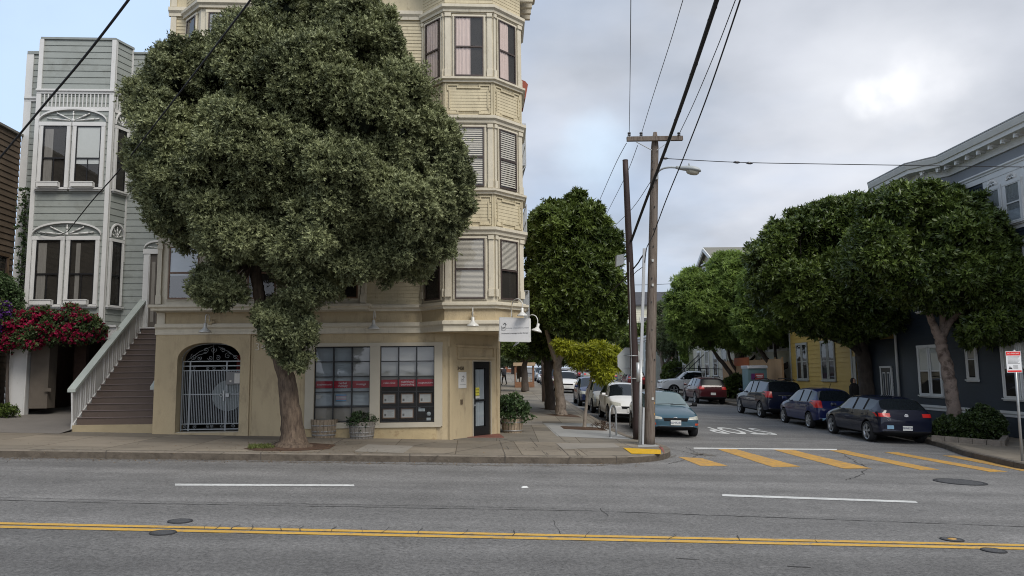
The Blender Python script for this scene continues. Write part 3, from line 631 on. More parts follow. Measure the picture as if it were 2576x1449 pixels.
def bay(pts, storeys, faces_w, parent, insides, closed=True):
    fs = bayfaces(pts)
    core_ = MB(); zb, zt = storeys[0][0]-.1, 12.4
    n = len(pts); core_.add([(p[0], p[1], zb) for p in pts]+[(p[0], p[1], zt) for p in pts], [(i, i+1, n+i+1, n+i) for i in range(n-1)]+[tuple(range(n)), tuple(range(2*n-1, n-1, -1))])
    obj('bay_wall', core_, CREAM, parent)
    for k, (zs, zw0, zw1, zh, znext) in enumerate(storeys):
        mbb = MB()
        if k: belt(mbb, pts, band(zs, zs+.13, .13)); belt(mbb, pts, slab(zs+.13, zs+.16, .06)); obj('bay_moulding', mbb, CREAM, parent); mbb = MB()
        belt(mbb, pts, band(zh, zh+.19, .14)); belt(mbb, pts, slab(zh-.03, zh, .035)); obj('bay_moulding', mbb, CREAM, parent)
        for i, F in enumerate(fs[:faces_w]):
            w0, w1 = insides[k][i][0]*F.len, insides[k][i][1]*F.len; g = insides[k][i][2]
            for (a, b) in ((.0, max(.05, w0-.09)), (min(F.len-.05, w1+.09), F.len)):
                if b-a < .04: continue
                a2, b2 = a+.015, b-.015; pil = MB(); pil.fbox(F, a2, b2, 0, .05, zs+.16, zh-.03); pil.fbox(F, a2-.012, b2+.012, 0, .075, zs+.16, zs+.36); pil.fbox(F, a2-.012, b2+.012, 0, .08, zh-.13, zh-.03); obj('pilaster', pil, CREAM, parent)
            window(parent, F, w0, w1, zw0, zw1, CREAM, .055, g, None, GLASS if g != 'shade' else GLASSR, low=insides[k][i][3], sill=False, proud=.045, rail=.49)
        if znext:
            for i, F in enumerate(fs[:faces_w]):
                sp = MB(); fr = MB()
                siding(sp, F, 0, F.len, zh+.19, znext, .085, .010)
                if F.len > .7: panel_fret(fr, F, .03, F.len-.03, zh+.22, znext-.02)
                fr.fbox(F, 0, .05, 0, .03, zh+.19, znext); fr.fbox(F, F.len-.05, F.len, 0, .03, zh+.19, znext)
                spo = obj('spandrel', sp, TAN, parent); obj('fret_moulding', fr, TAN, spo)
st = []
zr = [(3.40, 752, 600, 588, 488), (None, 470, 320, 308, 208), (None, 193, 43, 30, None)]
prev = 3.40
for (a, b, c, d, e_) in zr:
    zs = prev; zh = zy(d)-.02; nx = zy(e_) if e_ else None; st.append((zs, zy(b), zy(c), zh, nx)); prev = nx
# raise: storey sill belt begins at the spandrel's top
bay(BAYP, st, 3, tb, [[(.2, .86, 'black', 1), (.21, .81, 'blind', 1), (.17, .76, 'blind', .52)], [(.2, .86, 'blind', 1), (.21, .81, 'wideblind', 1), (.17, .76, 'wideblind', 1)], [(.2, .86, 'curtain', .8), (.21, .81, 'curtain', .55), (.17, .76, 'curtain', .6)]])
top = MB(); zt0 = st[-1][3]+.19
for F in bayfaces(BAYP)[:3]: siding(top, F, 0, F.len, zt0, 12.32, .09, .010)
obj('bay_frieze', top, TAN, tb)
BL = [(-7.66, 20.1), (-7.02, 19.42), (-4.0, 19.42), (-3.3, 20.1)]
st2 = [(5.6, 6.45, 8.06, st[1][3], st[1][4]), (st[1][4], zy(193), zy(43), st[2][3], None)]
def leftbay():
    core_ = MB(); n = 4; core_.add([(p[0], p[1], 5.5) for p in BL]+[(p[0], p[1], 12.35) for p in BL], [(i, i+1, n+i+1, n+i) for i in range(3)]+[(0, 1, 2, 3), (7, 6, 5, 4)]); obj('bay_wall', core_, CREAM, tb)
    for k, (zs, a, b, zh, nx) in enumerate(st2):
        m_ = MB(); belt(m_, BL, band(zs, zs+.13, .13)); obj('bay_moulding', m_, CREAM, tb); m_ = MB(); belt(m_, BL, band(zh, zh+.19, .14)); obj('bay_moulding', m_, CREAM, tb)
        F = FF(BL[0], BL[1]); window(tb, F, .2, .72, a, b, CREAM, .06, 'dark', None, GLASSR, sill=False, proud=.05)
        F = FF(BL[1], BL[2])
        for s in (.22, 1.18, 2.1): window(tb, F, s, s+.74, a, b, CREAM, .07, 'blind', None, GLASSR, sill=False, proud=.05)
    t_ = MB()
    for F in bayfaces(BL): siding(t_, F, 0, F.len, st2[1][3]+.19, 12.32, .09, .01)
    obj('bay_frieze', t_, TAN, tb)
leftbay()
# gate with its scrolls, intercom and disc
GM = mat('gate_metal', (.27, .29, .30), .45, .1, 5, metal=.3)
gt = MB(); gd = -.28
def gbar(s0, z0, s1, z1, r=.011, m=gt): m.strip(FT.p(s0, gd, z0), FT.p(s1, gd, z1), r*2)
gl, grr, gb, gtp = GATE[0]+.03, GATE[1]-.02, .2, 1.98
for z in (gb+.02, gb+.16, 1.12, 1.74, 1.86, gtp): gbar(gl, z, grr, z, .014)
for s in (gl, gl+.19, -6.36, grr): gbar(s, gb-.02, s, gtp, .017)
n = 36
for i in range(1, n):
    s = gl+(grr-gl)*i/n
    gbar(s, gb+.16, s, 1.74, .0065)
gate = obj('gate', gt, GM, tb)
sc_ = MB()
def spiral(cx, cz, r, turns=1.5, sgn=1, a0=0.0):
    pts = [FT.p(cx+r*(1-t/(22*1.15))*math.cos(a0+sgn*turns*2*math.pi*t/22), gd, cz+r*(1-t/(22*1.15))*math.sin(a0+sgn*turns*2*math.pi*t/22)) for t in range(22)]; q_ = MB(); q_.tube(pts, .006, 5); obj('scroll', q_, GM, gate)
for cx, cz, r, sg in ((-7.22, 2.1, .09, 1), (-7.08, 2.06, .06, -1), (-6.92, 2.28, .08, 1), (-6.72, 2.28, .08, -1), (-6.8, 2.07, .07, 1), (-6.6, 2.07, .07, -1), (-6.35, 2.12, .09, 1), (-6.48, 2.27, .07, -1), (-6.15, 2.08, .06, 1), (-6.85, 1.80, .045, 1), (-6.7, 1.8, .045, -1), (-7.2, 1.8, .045, 1), (-6.45, 1.8, .045, 1), (-7.4, .29, .05, 1), (-7.15, .29, .05, -1), (-6.8, .29, .045, 1), (-6.7, .29, .045, -1), (-6.45, .29, .05, 1), (-6.15, .29, .05, -1)): spiral(cx, cz, r, 1.4, sg, random.random()*6)
for a, b in (((-7.4, 2.0), (-6.75, 2.38)), ((-7.3, 2.0), (-6.9, 2.2)), ((-6.05, 2.0), (-6.6, 2.36)), ((-6.72, 2.0), (-6.72, 2.42))): q_ = MB(); q_.tube([FT.p(a[0], gd, a[1]), FT.p((a[0]+b[0])/2, gd, (a[1]+b[1])/2+.05), FT.p(b[0], gd, b[1])], .007, 5); obj('scroll', q_, GM, gate)
for a, b in zip(ax, ax[1:]): sc_.strip(FT.p(a, gd, archz(a)-.02), FT.p(b, gd, archz(b)-.02), .02)
obj('arch_bar', sc_, GM, gate)
mb = MB(); mb.lathe([(0, 0), (.40, 0), (.40, .015), (0, .015)], FT.p(-6.33, gd-.05, 1.10-.02), 40, ax=Matrix(((1, 0, 0), (0, 0, -1), (0, 1, 0))), smooth=False)
for v in range(len(mb.v)): pass
obj('lock_shield', mb, mat('pierced_plate', (.22, .25, .25), .6, .1, 40), gate)
mb = MB(); mb.fbox(FT, -6.36, -5.95, gd+.03, gd+.07, 1.37, 1.70); ic = obj('intercom', mb, mat('intercom_case', (.17, .17, .17), .5), gate)
mb = MB(); mb.fbox(FT, -6.14, -6.0, gd+.07, gd+.075, 1.40, 1.66); mb.fbox(FT, -6.26, -6.21, gd+.07, gd+.08, 1.43, 1.48); obj('label_sheet', mb, PAPER, ic)
mb = MB(); mb.fbox(FT, -6.42, -6.39, gd+.02, gd+.06, .95, 1.22); mb.fbox(FT, -6.36, -6.27, gd+.02, gd+.06, 1.05, 1.14); mb.tube([FT.p(-6.47+.045*math.cos(t*.7), gd+.04, 1.1+.045*math.sin(t*.7)) for t in range(10)], .012, 6); obj('lock', mb, GALV, gate)
mb = MB(); mb.fbox(FT, GATE[0], GATE[1], -.3, -.02, -.2, .17); obj('gate_step', mb, PLASTERTRIM, tb)
mb = MB(); z = 2.9; mb.add([FT.p(GATE[0]-.02, -.5, 0), FT.p(GATE[0]-.02, -3.5, 0), FT.p(GATE[0]-.02, -3.5, z), FT.p(GATE[0]-.02, -.5, z), FT.p(GATE[1]+.02, -.5, 0), FT.p(GATE[1]+.02, -3.5, 0), FT.p(GATE[1]+.02, -3.5, z), FT.p(GATE[1]+.02, -.5, z)], [(0, 1, 2, 3), (4, 7, 6, 5), (1, 5, 6, 2), (0, 4, 5, 1), (3, 2, 6, 7)]); obj('passage', mb, DIM, tb)
mb = MB(); mb.fbox(FT, -6.78, -6.62, -2.6, -2.5, 1.2, 2.2); obj('red_mailbox', mb, mat('red_box', (.3, .03, .02), .6), tb)
# fire escapes and the red awning on the side street face
def fire_escape(z0, z1, y0, out=0.42):
    fe = MB(); x0 = 1.45
    for y in (y0, y0+.7, y0+1.4, y0+2.1):
        fe.strip((x0, y, z0), (x0+out, y, z0), .03); fe.strip((x0+out, y, z0), (x0+out, y, z1), .025); fe.strip((x0, y, z0-.5), (x0+out, y, z0-.02), .025)
    for z in (z0, z0+.05, (z0+z1)/2, z1): fe.strip((x0+out, y0, z), (x0+out, y0+2.1, z), .025); fe.strip((x0, y0, z), (x0+out, y0, z), .02)
    for i in range(12): fe.strip((x0+out, y0+i*.19, z0), (x0+out, y0+i*.19, z1), .012)
    for i in range(1, 4): fe.strip((x0+out*i/4, y0, z0), (x0+out*i/4, y0, z1), .012)
    fe.box(x0, x0+out, y0, y0+2.1, z0-.04, z0-.01); obj('fire_escape', fe, GALV, tb)
fire_escape(7.95, 9.25, 22.6, .32); fire_escape(5.7, 6.7, 22.6, .32); fire_escape(2.95, 4.05, 22.6, .36)
mb = MB(); mb.prism([(1.45, 22.0, 9.72), (1.74, 22.0, 9.85), (1.82, 22.0, 10.28), (1.74, 22.0, 10.38), (1.45, 22.0, 10.5)], (0, 1.2, 0)); obj('awning', mb, mat('red_roof', (.28, .07, .04), .7), tb)
# gooseneck lamps
ENAMEL = mat('white_enamel', (.55, .54, .50), .3, .04, 3, coat=.3)
def gooseneck(F, s, z, label, d0=0.0, reach=.32, up=.30, tilt=0.0, size=.155):
    """z is the rim of the shade; arm rises from the wall and bends over"""
    p0 = F.p(s, d0, z+.30)
    t = thing('gooseneck_lamp', label, 'wall lamp', p0, 'white gooseneck lamps on the storefront')
    arm = [F.p(s, d0+.01, z+.30), F.p(s, d0+.06, z+.36)]+[F.p(s, d0+reach/2+.03-reach/2*math.cos(a), z+.36+.12*math.sin(a)) for a in [math.pi*i/8 for i in range(1, 8)]]+[F.p(s, d0+reach+.03, z+.34), F.p(s+tilt*.3, d0+reach+.03, z+.22)]
    mb = MB(); mb.tube(arm, .013, 8); obj('arm', mb, ENAMEL, t)
    c = F.p(s+tilt*.3, d0+reach+.03, z); k = size/.155
    A = Matrix.Rotation(tilt, 3, 'Y')
    mb = MB(); mb.lathe([(.0, .235*k), (.03*k, .235*k), (.042*k, .22*k), (.042*k, .13*k), (.055*k, .12*k), (.075*k, .085*k), (.135*k, .05*k), (.158*k, .01*k), (.160*k, 0), (.150*k, .0), (.128*k, .04*k), (.07*k, .07*k), (0, .08*k)], c, 24, ax=A); obj('shade', mb, ENAMEL, t)
    mb = MB(); mb.fbox(F, s-.05, s+.05, d0, d0+.02, z+.22, z+.38); mb.fbox(F, s+.05, s+.12, d0, d0+.03, z+.27, z+.30); obj('wall_plate', mb, TANLOW, t)
    return t
gooseneck(FT, -6.70, 2.70, 'white gooseneck lamp above the iron gate', .13)
gooseneck(FT, -2.45, 2.75, 'white gooseneck lamp above the pair of shop windows', .13)
gooseneck(FF(BAYP[1], BAYP[2]), .72, 2.77, 'white gooseneck lamp on the front of the corner bay', .1)
# projecting board sign with two lamps
FSG = FF((0.76, 18.72), (1.47, 18.50))
sg = thing('shop_sign', 'white rectangular hanging sign listing acupuncture massage and herbal therapy', 'sign', (1.1, 18.6, 2.38))
mb = MB(); mb.hexa([FSG.p(0, 0, 2.38), FSG.p(.76, 0, 2.35), FSG.p(.76, -.05, 2.35), FSG.p(0, -.05, 2.38), FSG.p(.01, 0, 2.97), FSG.p(.76, 0, 2.92), FSG.p(.76, -.05, 2.92), FSG.p(.01, -.05, 2.97)]); obj('board', mb, mat('sign_white', (.62, .61, .60), .4, .03), sg)
mb = MB()
for a, b in (((0, 2.38), (.76, 2.35)), ((.01, 2.97), (.76, 2.92)), ((0, 2.38), (.01, 2.97)), ((.76, 2.35), (.76, 2.92))): mb.strip(FSG.p(a[0], -.025, a[1]), FSG.p(b[0], -.025, b[1]), .055, .022)
obj('edge', mb, ENAMEL, sg)
iep(FSG, .105, 2.71, .006, .19, sg, .85)
FSGt = Frame(FSG.o, FSG.d)
text('lettering', 'immune enhancement project', .048, FSG, .46, 2.70, .004, mat('faded_ink', (.30, .30, .31), .8), sg, ext=.0006)
text('lettering', 'acupuncture-massage-herbal therapy', .046, FSG, .39, 2.57, .004, INK, sg, ext=.0006)
mb = MB(); mb.tube([FSG.p(.38, -.02, 2.9), (1.0, 19.3, 2.98), (1.05, 19.95, 3.0)], .022, 8); mb.tube([FSG.p(.33, -.02, 2.93), (1.06, 18.63, 3.35), (1.10, 18.75, 3.36), (1.12, 19.7, 3.3)], .008, 5); obj('bracket', mb, TANLOW, sg)
FL = Frame((0, 19.0), (1, 0))
def swan(pts, cx, cy, z, tilt, label):
    t = thing('gooseneck_lamp', label, 'wall lamp', pts[0], 'white gooseneck lamps on the storefront')
    mb = MB(); mb.tube(smooth_path(pts, 5), .012, 8); obj('arm', mb, ENAMEL, t); A = Matrix.Rotation(tilt, 3, 'Y')
    k = .80; mb = MB(); mb.lathe([(.0, .255*k), (.03*k, .255*k), (.045*k, .24*k), (.045*k, .14*k), (.06*k, .12*k), (.08*k, .09*k), (.14*k, .05*k), (.165*k, .01*k), (.165*k, 0), (.150*k, .0), (.12*k, .05*k), (0, .08*k)], (cx, cy, z), 24, ax=A); obj('shade', mb, ENAMEL, t)
swan([(1.06, 18.75, 2.97), (1.08, 18.72, 3.30), (1.14, 18.6, 3.40), (1.24, 18.5, 3.40), (1.31, 18.45, 3.30), (1.32, 18.45, 3.19)], 1.31, 18.45, 2.98, 0.0, 'white gooseneck lamp arching over the top of the hanging sign')
swan([(1.47, 18.75, 2.92), (1.50, 18.7, 2.99), (1.56, 18.6, 3.02), (1.65, 18.55, 2.98), (1.69, 18.5, 2.88), (1.685, 18.5, 2.78)], 1.66, 18.5, 2.60, 0.25, 'white gooseneck lamp on the street side of the hanging sign')

# ------------------------------------------------------------------ the sage house with its steps
GYF = 23.6; GYM = 24.3
gh = thing('sage_house', 'sage green wooden house with white arched window trim and long front steps', 'house', (-12.0, 24.3, 0.4))
GB = [(-13.62, 24.3), (-13.38, 23.6), (-11.16, 23.6), (-10.90, 24.3)]
FM = Frame((0, GYM), (1, 0)); FG = FF(GB[1], GB[2]); FGR = FF(GB[2], GB[3])
mb = MB(); siding(mb, FM, -14.2, -9.4, 3.1, 12.08, .205, .02)
siding(mb, FG, 0, FG.len, 3.1, 12.22, .205, .02); siding(mb, FGR, 0, FGR.len, 3.1, 12.22, .205, .02); FGLf = FF(GB[0], GB[1]); siding(mb, FGLf, 0, FGLf.len, 3.1, 12.22, .205, .02)
mb.add([(-14.2, 24.3, 0), (-14.2, 36, 0), (-14.2, 36, 12.08), (-14.2, 24.3, 12.08), (-9.0, 24.3, 12.08), (-9.0, 36, 12.08), (-9, 36, 0)], [(1, 0, 3, 2), (3, 4, 5, 2), (1, 2, 5, 6)])
mb.add([(p[0], p[1], 12.22) for p in GB], [(0, 1, 2, 3)]); mb.add([(p[0], p[1], 3.1) for p in GB], [(3, 2, 1, 0)])
obj('siding', mb, SAGE, gh)
mb = MB()
for F, s in ((FG, 0), (FG, FG.len)): mb.fbox(F, s-.065, s+.065, -.02, .05, 3.1, 12.2)
mb.fbox(FGR, 0.0, .09, 0, .04, 3.1, 12.2); mb.fbox(FGR, FGR.len-.05, FGR.len, 0, .04, 5.2, 12.2)
mb.fbox(FM, -14.22, -14.0, 0, .05, .5, 12.0); mb.fbox(FM, -13.80, -13.70, 0, .04, 3.1, 10.3)
obj('corner_board', mb, WHITE, gh)
mb = MB(); GBF = [(-14.2, 24.3)]+GB+[(-9.4, 24.3)]
belt(mb, GBF[:1]+GB[:1], slab(12.0, 12.1, .06)); belt(mb, GB, slab(12.20, 12.27, .05)); belt(mb, GB[3:]+GBF[-1:], slab(12.06, 12.12, .05)); obj('parapet_cap', mb, mat('cap_metal', (.22, .24, .23), .6), gh)
mb = MB(); belt(mb, GBF[:5], band(10.42, 10.56, .10)); belt(mb, GB, slab(9.88, 10.0, .04)); 
for F in (FG, FGR):
    k = int(F.len/.118)
    for i in range(k+1): s = .06+i*(F.len-.12)/k; mb.fbox(F, s-.017, s+.017, .02, .045, 10.0, 10.42)
obj('frieze_moulding', mb, WHITE, gh)
def fan(F, c, z, hw, hh, mb, petals=5, k=1.0):
    pts = [(c+hw*math.cos(math.pi-math.pi*i/18), z+hh*math.sin(math.pi*i/18)) for i in range(19)]
    for a, b in zip(pts, pts[1:]):
        mb.hexa([F.p(a[0], .095, a[1]), F.p(b[0], .095, b[1]), F.p(b[0], .02, b[1]), F.p(a[0], .02, a[1])]+[F.p(a[0]+(a[0]-c)*-.0, .095, a[1]+.055), F.p(b[0], .095, b[1]+.055), F.p(b[0], .02, b[1]+.055), F.p(a[0], .02, a[1]+.055)])
    mb.lathe([(0, 0), (.05*k, 0), (.05*k, .02), (0, .02)], F.p(c, .05, z+.05), 12, ax=Matrix(((1, 0, 0), (0, 0, -1), (0, 1, 0))))
    for i in range(petals):
        a = math.pi*(.08+.84*i/(petals-1)); r = hw*.80; q = [(c+r*math.cos(a)*t*(1), z+.03+hh*.80*math.sin(a)*t) for t in (.12, .45, .8, 1.0)]
        for w, (a0, a1) in zip((.018, .026, .020), zip(q, q[1:])): mb.tube([F.p(a0[0], .05, a0[1]), F.p(a1[0], .05, a1[1])], [w*k*.8, w*k*1.15], 6)
for (zb, zt) in ((7.43, 9.38), (3.80, 5.78)):
    for j, (a, b) in enumerate(((.22, .93), (1.22, 1.97))):
        w = window(gh, FG, a, b, zb, zt, WHITE, .12, ('dark', 'shade')[j] if zb > 7 else 'dark', BLACK, GLASS, low=.62, proud=.08, vbar=True, rail=.47)
        cu = MB(); cu.fquad(FG, a+.05+.12*j, a+.30, zb+.03, zt-.1, .04); 
        if zb > 7 and j == 0 or zb < 7: obj('curtain', cu, mat('curtain_edge', (.20, .19, .18), .9, .2, 4, stretch=(9, 9, .5)), w)
        pb = MB(); pb.fbox(FG, a+.02, b-.12, .10, .25, zb-.015, zb+.01); pb.fbox(FG, a+.0, b-.10, .25, .27, zb-.02, zb+.13); pb.fbox(FG, a, a+.02, .10, .25, zb-.02, zb+.13); pb.fbox(FG, b-.12, b-.10, .10, .25, zb-.02, zb+.13); pb.fbox(FG, a-.02, b-.08, .24, .285, zb+.11, zb+.135); obj('window_box', pb, WHITE, w)
    mb = MB(); fan(FG, 1.09, zt+.14, 1.02, .38, mb); obj('fan_ornament', mb, WHITE, gh)
    mb = MB(); fan(FGR, .40, zt+.12, .27, .42, mb, 5, .7); obj('fan_ornament', mb, WHITE, gh)
    window(gh, FGR, .22, .58, zb, zt, WHITE, .09, 'dark', BLACK, GLASS, proud=.08, rail=.47)
# the entry at the top of the steps
mb = MB()
for s in (-10.13, -9.5): mb.fbox(FM, s-.10, s+.10, 0, .12, 3.05, 5.45)
mb.fbox(FM, -10.09, -10.05, .12, .15, 3.05, 5.4); mb.fbox(FM, -10.25, -9.38, 0, .14, 5.45, 5.6); fan(FM, -9.82, 5.62, .42, .22, mb, 3, .6); obj('door_surround', mb, WHITE, gh)
mb = MB(); mb.fbox(FM, -10.03, -9.6, .02, .06, 3.05, 5.45); mb.fbox(FM, -9.86, -9.84, .06, .08, 3.1, 5.4); dd = obj('front_door', mb, mat('dark_door', (.10, .085, .07), .5, .2), gh)
mb = MB(); mb.fbox(FM, -9.98, -9.88, .06, .07, 3.3, 5.2); obj('door_panel', mb, mat('door_light', (.22, .2, .17), .6), dd)
# garage level: beam, posts, dark brick space
FGar = Frame((0, 22.6), (1, 0))
mb = MB(); mb.fbox(FGar, -13.3, -10.24, -1.75, 0, 2.70, 3.06); mb.fbox(FGar, -13.35, -10.24, -.1, .06, 3.04, 3.10); obj('garage_beam', mb, WHITE, gh)
mb = MB(); mb.fbox(FGar, -13.17, -12.72, -.25, 0, .3, 2.70); mb.fbox(FGar, -12.73, -12.69, -.02, .03, .3, 2.7); obj('garage_post', mb, WHITE, gh)
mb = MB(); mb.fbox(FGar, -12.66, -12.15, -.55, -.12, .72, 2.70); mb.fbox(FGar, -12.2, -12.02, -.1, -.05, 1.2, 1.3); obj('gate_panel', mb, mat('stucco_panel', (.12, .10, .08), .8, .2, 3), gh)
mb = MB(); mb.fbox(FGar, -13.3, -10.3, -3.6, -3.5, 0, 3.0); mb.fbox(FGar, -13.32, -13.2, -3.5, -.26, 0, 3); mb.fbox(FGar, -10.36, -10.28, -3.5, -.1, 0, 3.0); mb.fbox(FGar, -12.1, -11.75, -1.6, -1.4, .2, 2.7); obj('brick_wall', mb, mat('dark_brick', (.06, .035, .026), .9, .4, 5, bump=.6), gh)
mb = MB(); mb.tube([FGar.p(-10.95, -.8, .2), FGar.p(-10.95, -.8, 2.7)], .08, 10); obj('garage_column', mb, mat('grey_post', (.12, .11, .10), .8), gh)  # plain column in an even dark grey-brown
# steps
TREAD = mat('brown_step_paint', (.10, .073, .058), .6, .12, 3, dark=(.16, .13, .12), dscale=5, dth=(.6, .8))
mb = MB(); NST = 16; y0 = 20.38; zb0 = .38; dy = (24.2-y0)/NST; dz = (3.06-zb0)/NST
for i in range(NST):
    mb.box(-10.12, -8.12, y0+i*dy, 24.3, zb0+i*dz-.02 if i == 0 else zb0+i*dz, zb0+(i+1)*dz)
steps = obj('steps', mb, TREAD, gh)
mb = MB()
for i in range(NST): mb.box(-10.13, -8.12, y0+i*dy-.025, y0+i*dy+.03, zb0+(i+1)*dz+.002, zb0+(i+1)*dz+.022)
obj('nosing', mb, mat('step_edge', (.15, .115, .105), .6, .1, 3), steps)
mb = MB(); mb.box(-10.16, -8.11, 20.22, 20.9, 0, .375); obj('bottom_step', mb, mat('beige_step', (.33, .27, .17), .8, .15, 2, bump=.3), gh)
mb = MB(); mb.box(-10.2, -9.4, 24.0, 24.29, 3.07, 3.12); mb.box(-10.12, -9.3, 24.02, 24.28, 2.93, 3.06); obj('door_sill', mb, WHITE, gh)
RAILC = mat('rail_paint', (.36, .39, .36), .5, .1, 3)
x = -10.2; mb = MB(); ra = (x, 20.25, 1.30); rb = (x, 24.25, 4.0)
mb.hexa([(x-.10, 20.18, 1.22), (x+.10, 20.18, 1.22), (x+.10, 24.25, 3.94), (x-.10, 24.25, 3.94), (x-.10, 20.18, 1.30), (x+.10, 20.18, 1.30), (x+.10, 24.25, 4.02), (x-.10, 24.25, 4.02)]); obj('handrail', mb, RAILC, gh)
mb = MB(); sl_ = (4.0-1.27)/4.05
def rz_(y): return 1.24+(y-20.18)*(3.94-1.22)/(24.25-20.18)
for i in range(NST*2):
    y = y0+.04+i*dy/2; zt_ = rz_(y); zb_ = zb0+(i//2)*dz-.12
    w_ = .085 if i % 2 == 0 else .05
    mb = MB(); mb.box(x-.02, x+.02, y, y+w_, zb_ if i else .4, zt_); obj('baluster', mb, WHITE, gh)
mb = MB(); mb.prism([(x-.02, 20.30, .42), (x-.02, 20.42, .42), (x-.02, 20.36, rz_(20.36)), (x-.02, 20.2, rz_(20.2))], (.04, 0, 0))
obj('newel', mb, WHITE, gh)
for yy in (21.35, 23.3): mb = MB(); mb.box(x-.03, x+.03, yy, yy+.35, zb0+(yy-y0)/dy*dz-.1, rz_(yy)); obj('newel', mb, WHITE, gh)
mb = MB(); mb.hexa([(x-.03, 20.3, .0), (x+.05, 20.3, .0), (x+.05, 24.25, 2.5), (x-.03, 24.25, 2.5), (x-.03, 20.3, .42), (x+.05, 20.3, .42), (x+.05, 24.25, 3.1), (x-.03, 24.25, 3.1)]); obj('stringer', mb, WHITE, gh)
mb = MB(); mb.hexa([(-8.28, 20.3, 1.26), (-8.13, 20.3, 1.26), (-8.13, 21.3, 1.93), (-8.28, 21.3, 1.93), (-8.28, 20.3, 1.34), (-8.13, 20.3, 1.34), (-8.13, 21.3, 2.01), (-8.28, 21.3, 2.01)]); obj('handrail', mb, RAILC, gh)
mb = MB(); mb.prism([(-8.2, 20.32, 1.28), (-8.2, 20.42, 1.32), (-8.2, 20.62, .42), (-8.2, 20.56, .42)], (.04, 0, 0)); obj('baluster', mb, WHITE, gh)

# ------------------------------------------------------------------ the brown shingled house
bh = thing('brown_house', 'dark brown shingled house wall beyond the sage house', 'house', (-14.3, 22.0, 0.3))
FBh = FF((-14.25, 14.0), (-14.25, 24.28)); FBh = Frame((-14.25, 14.0), (0, 1))
mb = MB(); siding(mb, FBh, 0, 10.25, 0, 9.25, .19, .03); mb.add([(-14.25, 14, 0), (-18, 14, 0), (-18, 14, 9.25), (-14.25, 14, 9.25), (-18, 24.3, 9.25), (-14.25, 24.3, 9.25)], [(0, 3, 2, 1), (3, 5, 4, 2)]); obj('siding', mb, BROWN, bh)
mb = MB(); mb.box(-18, -14.16, 13.9, 24.25, 9.25, 9.32); obj('roof_edge', mb, mat('grey_flashing', (.17, .16, .14), .7), bh)
window(bh, FBh, 9.35, 9.85, 4.6, 5.3, mat('brown_trim', (.09, .06, .035), .7), .08, 'dark', None, GLASS, sill=False, rail=None)
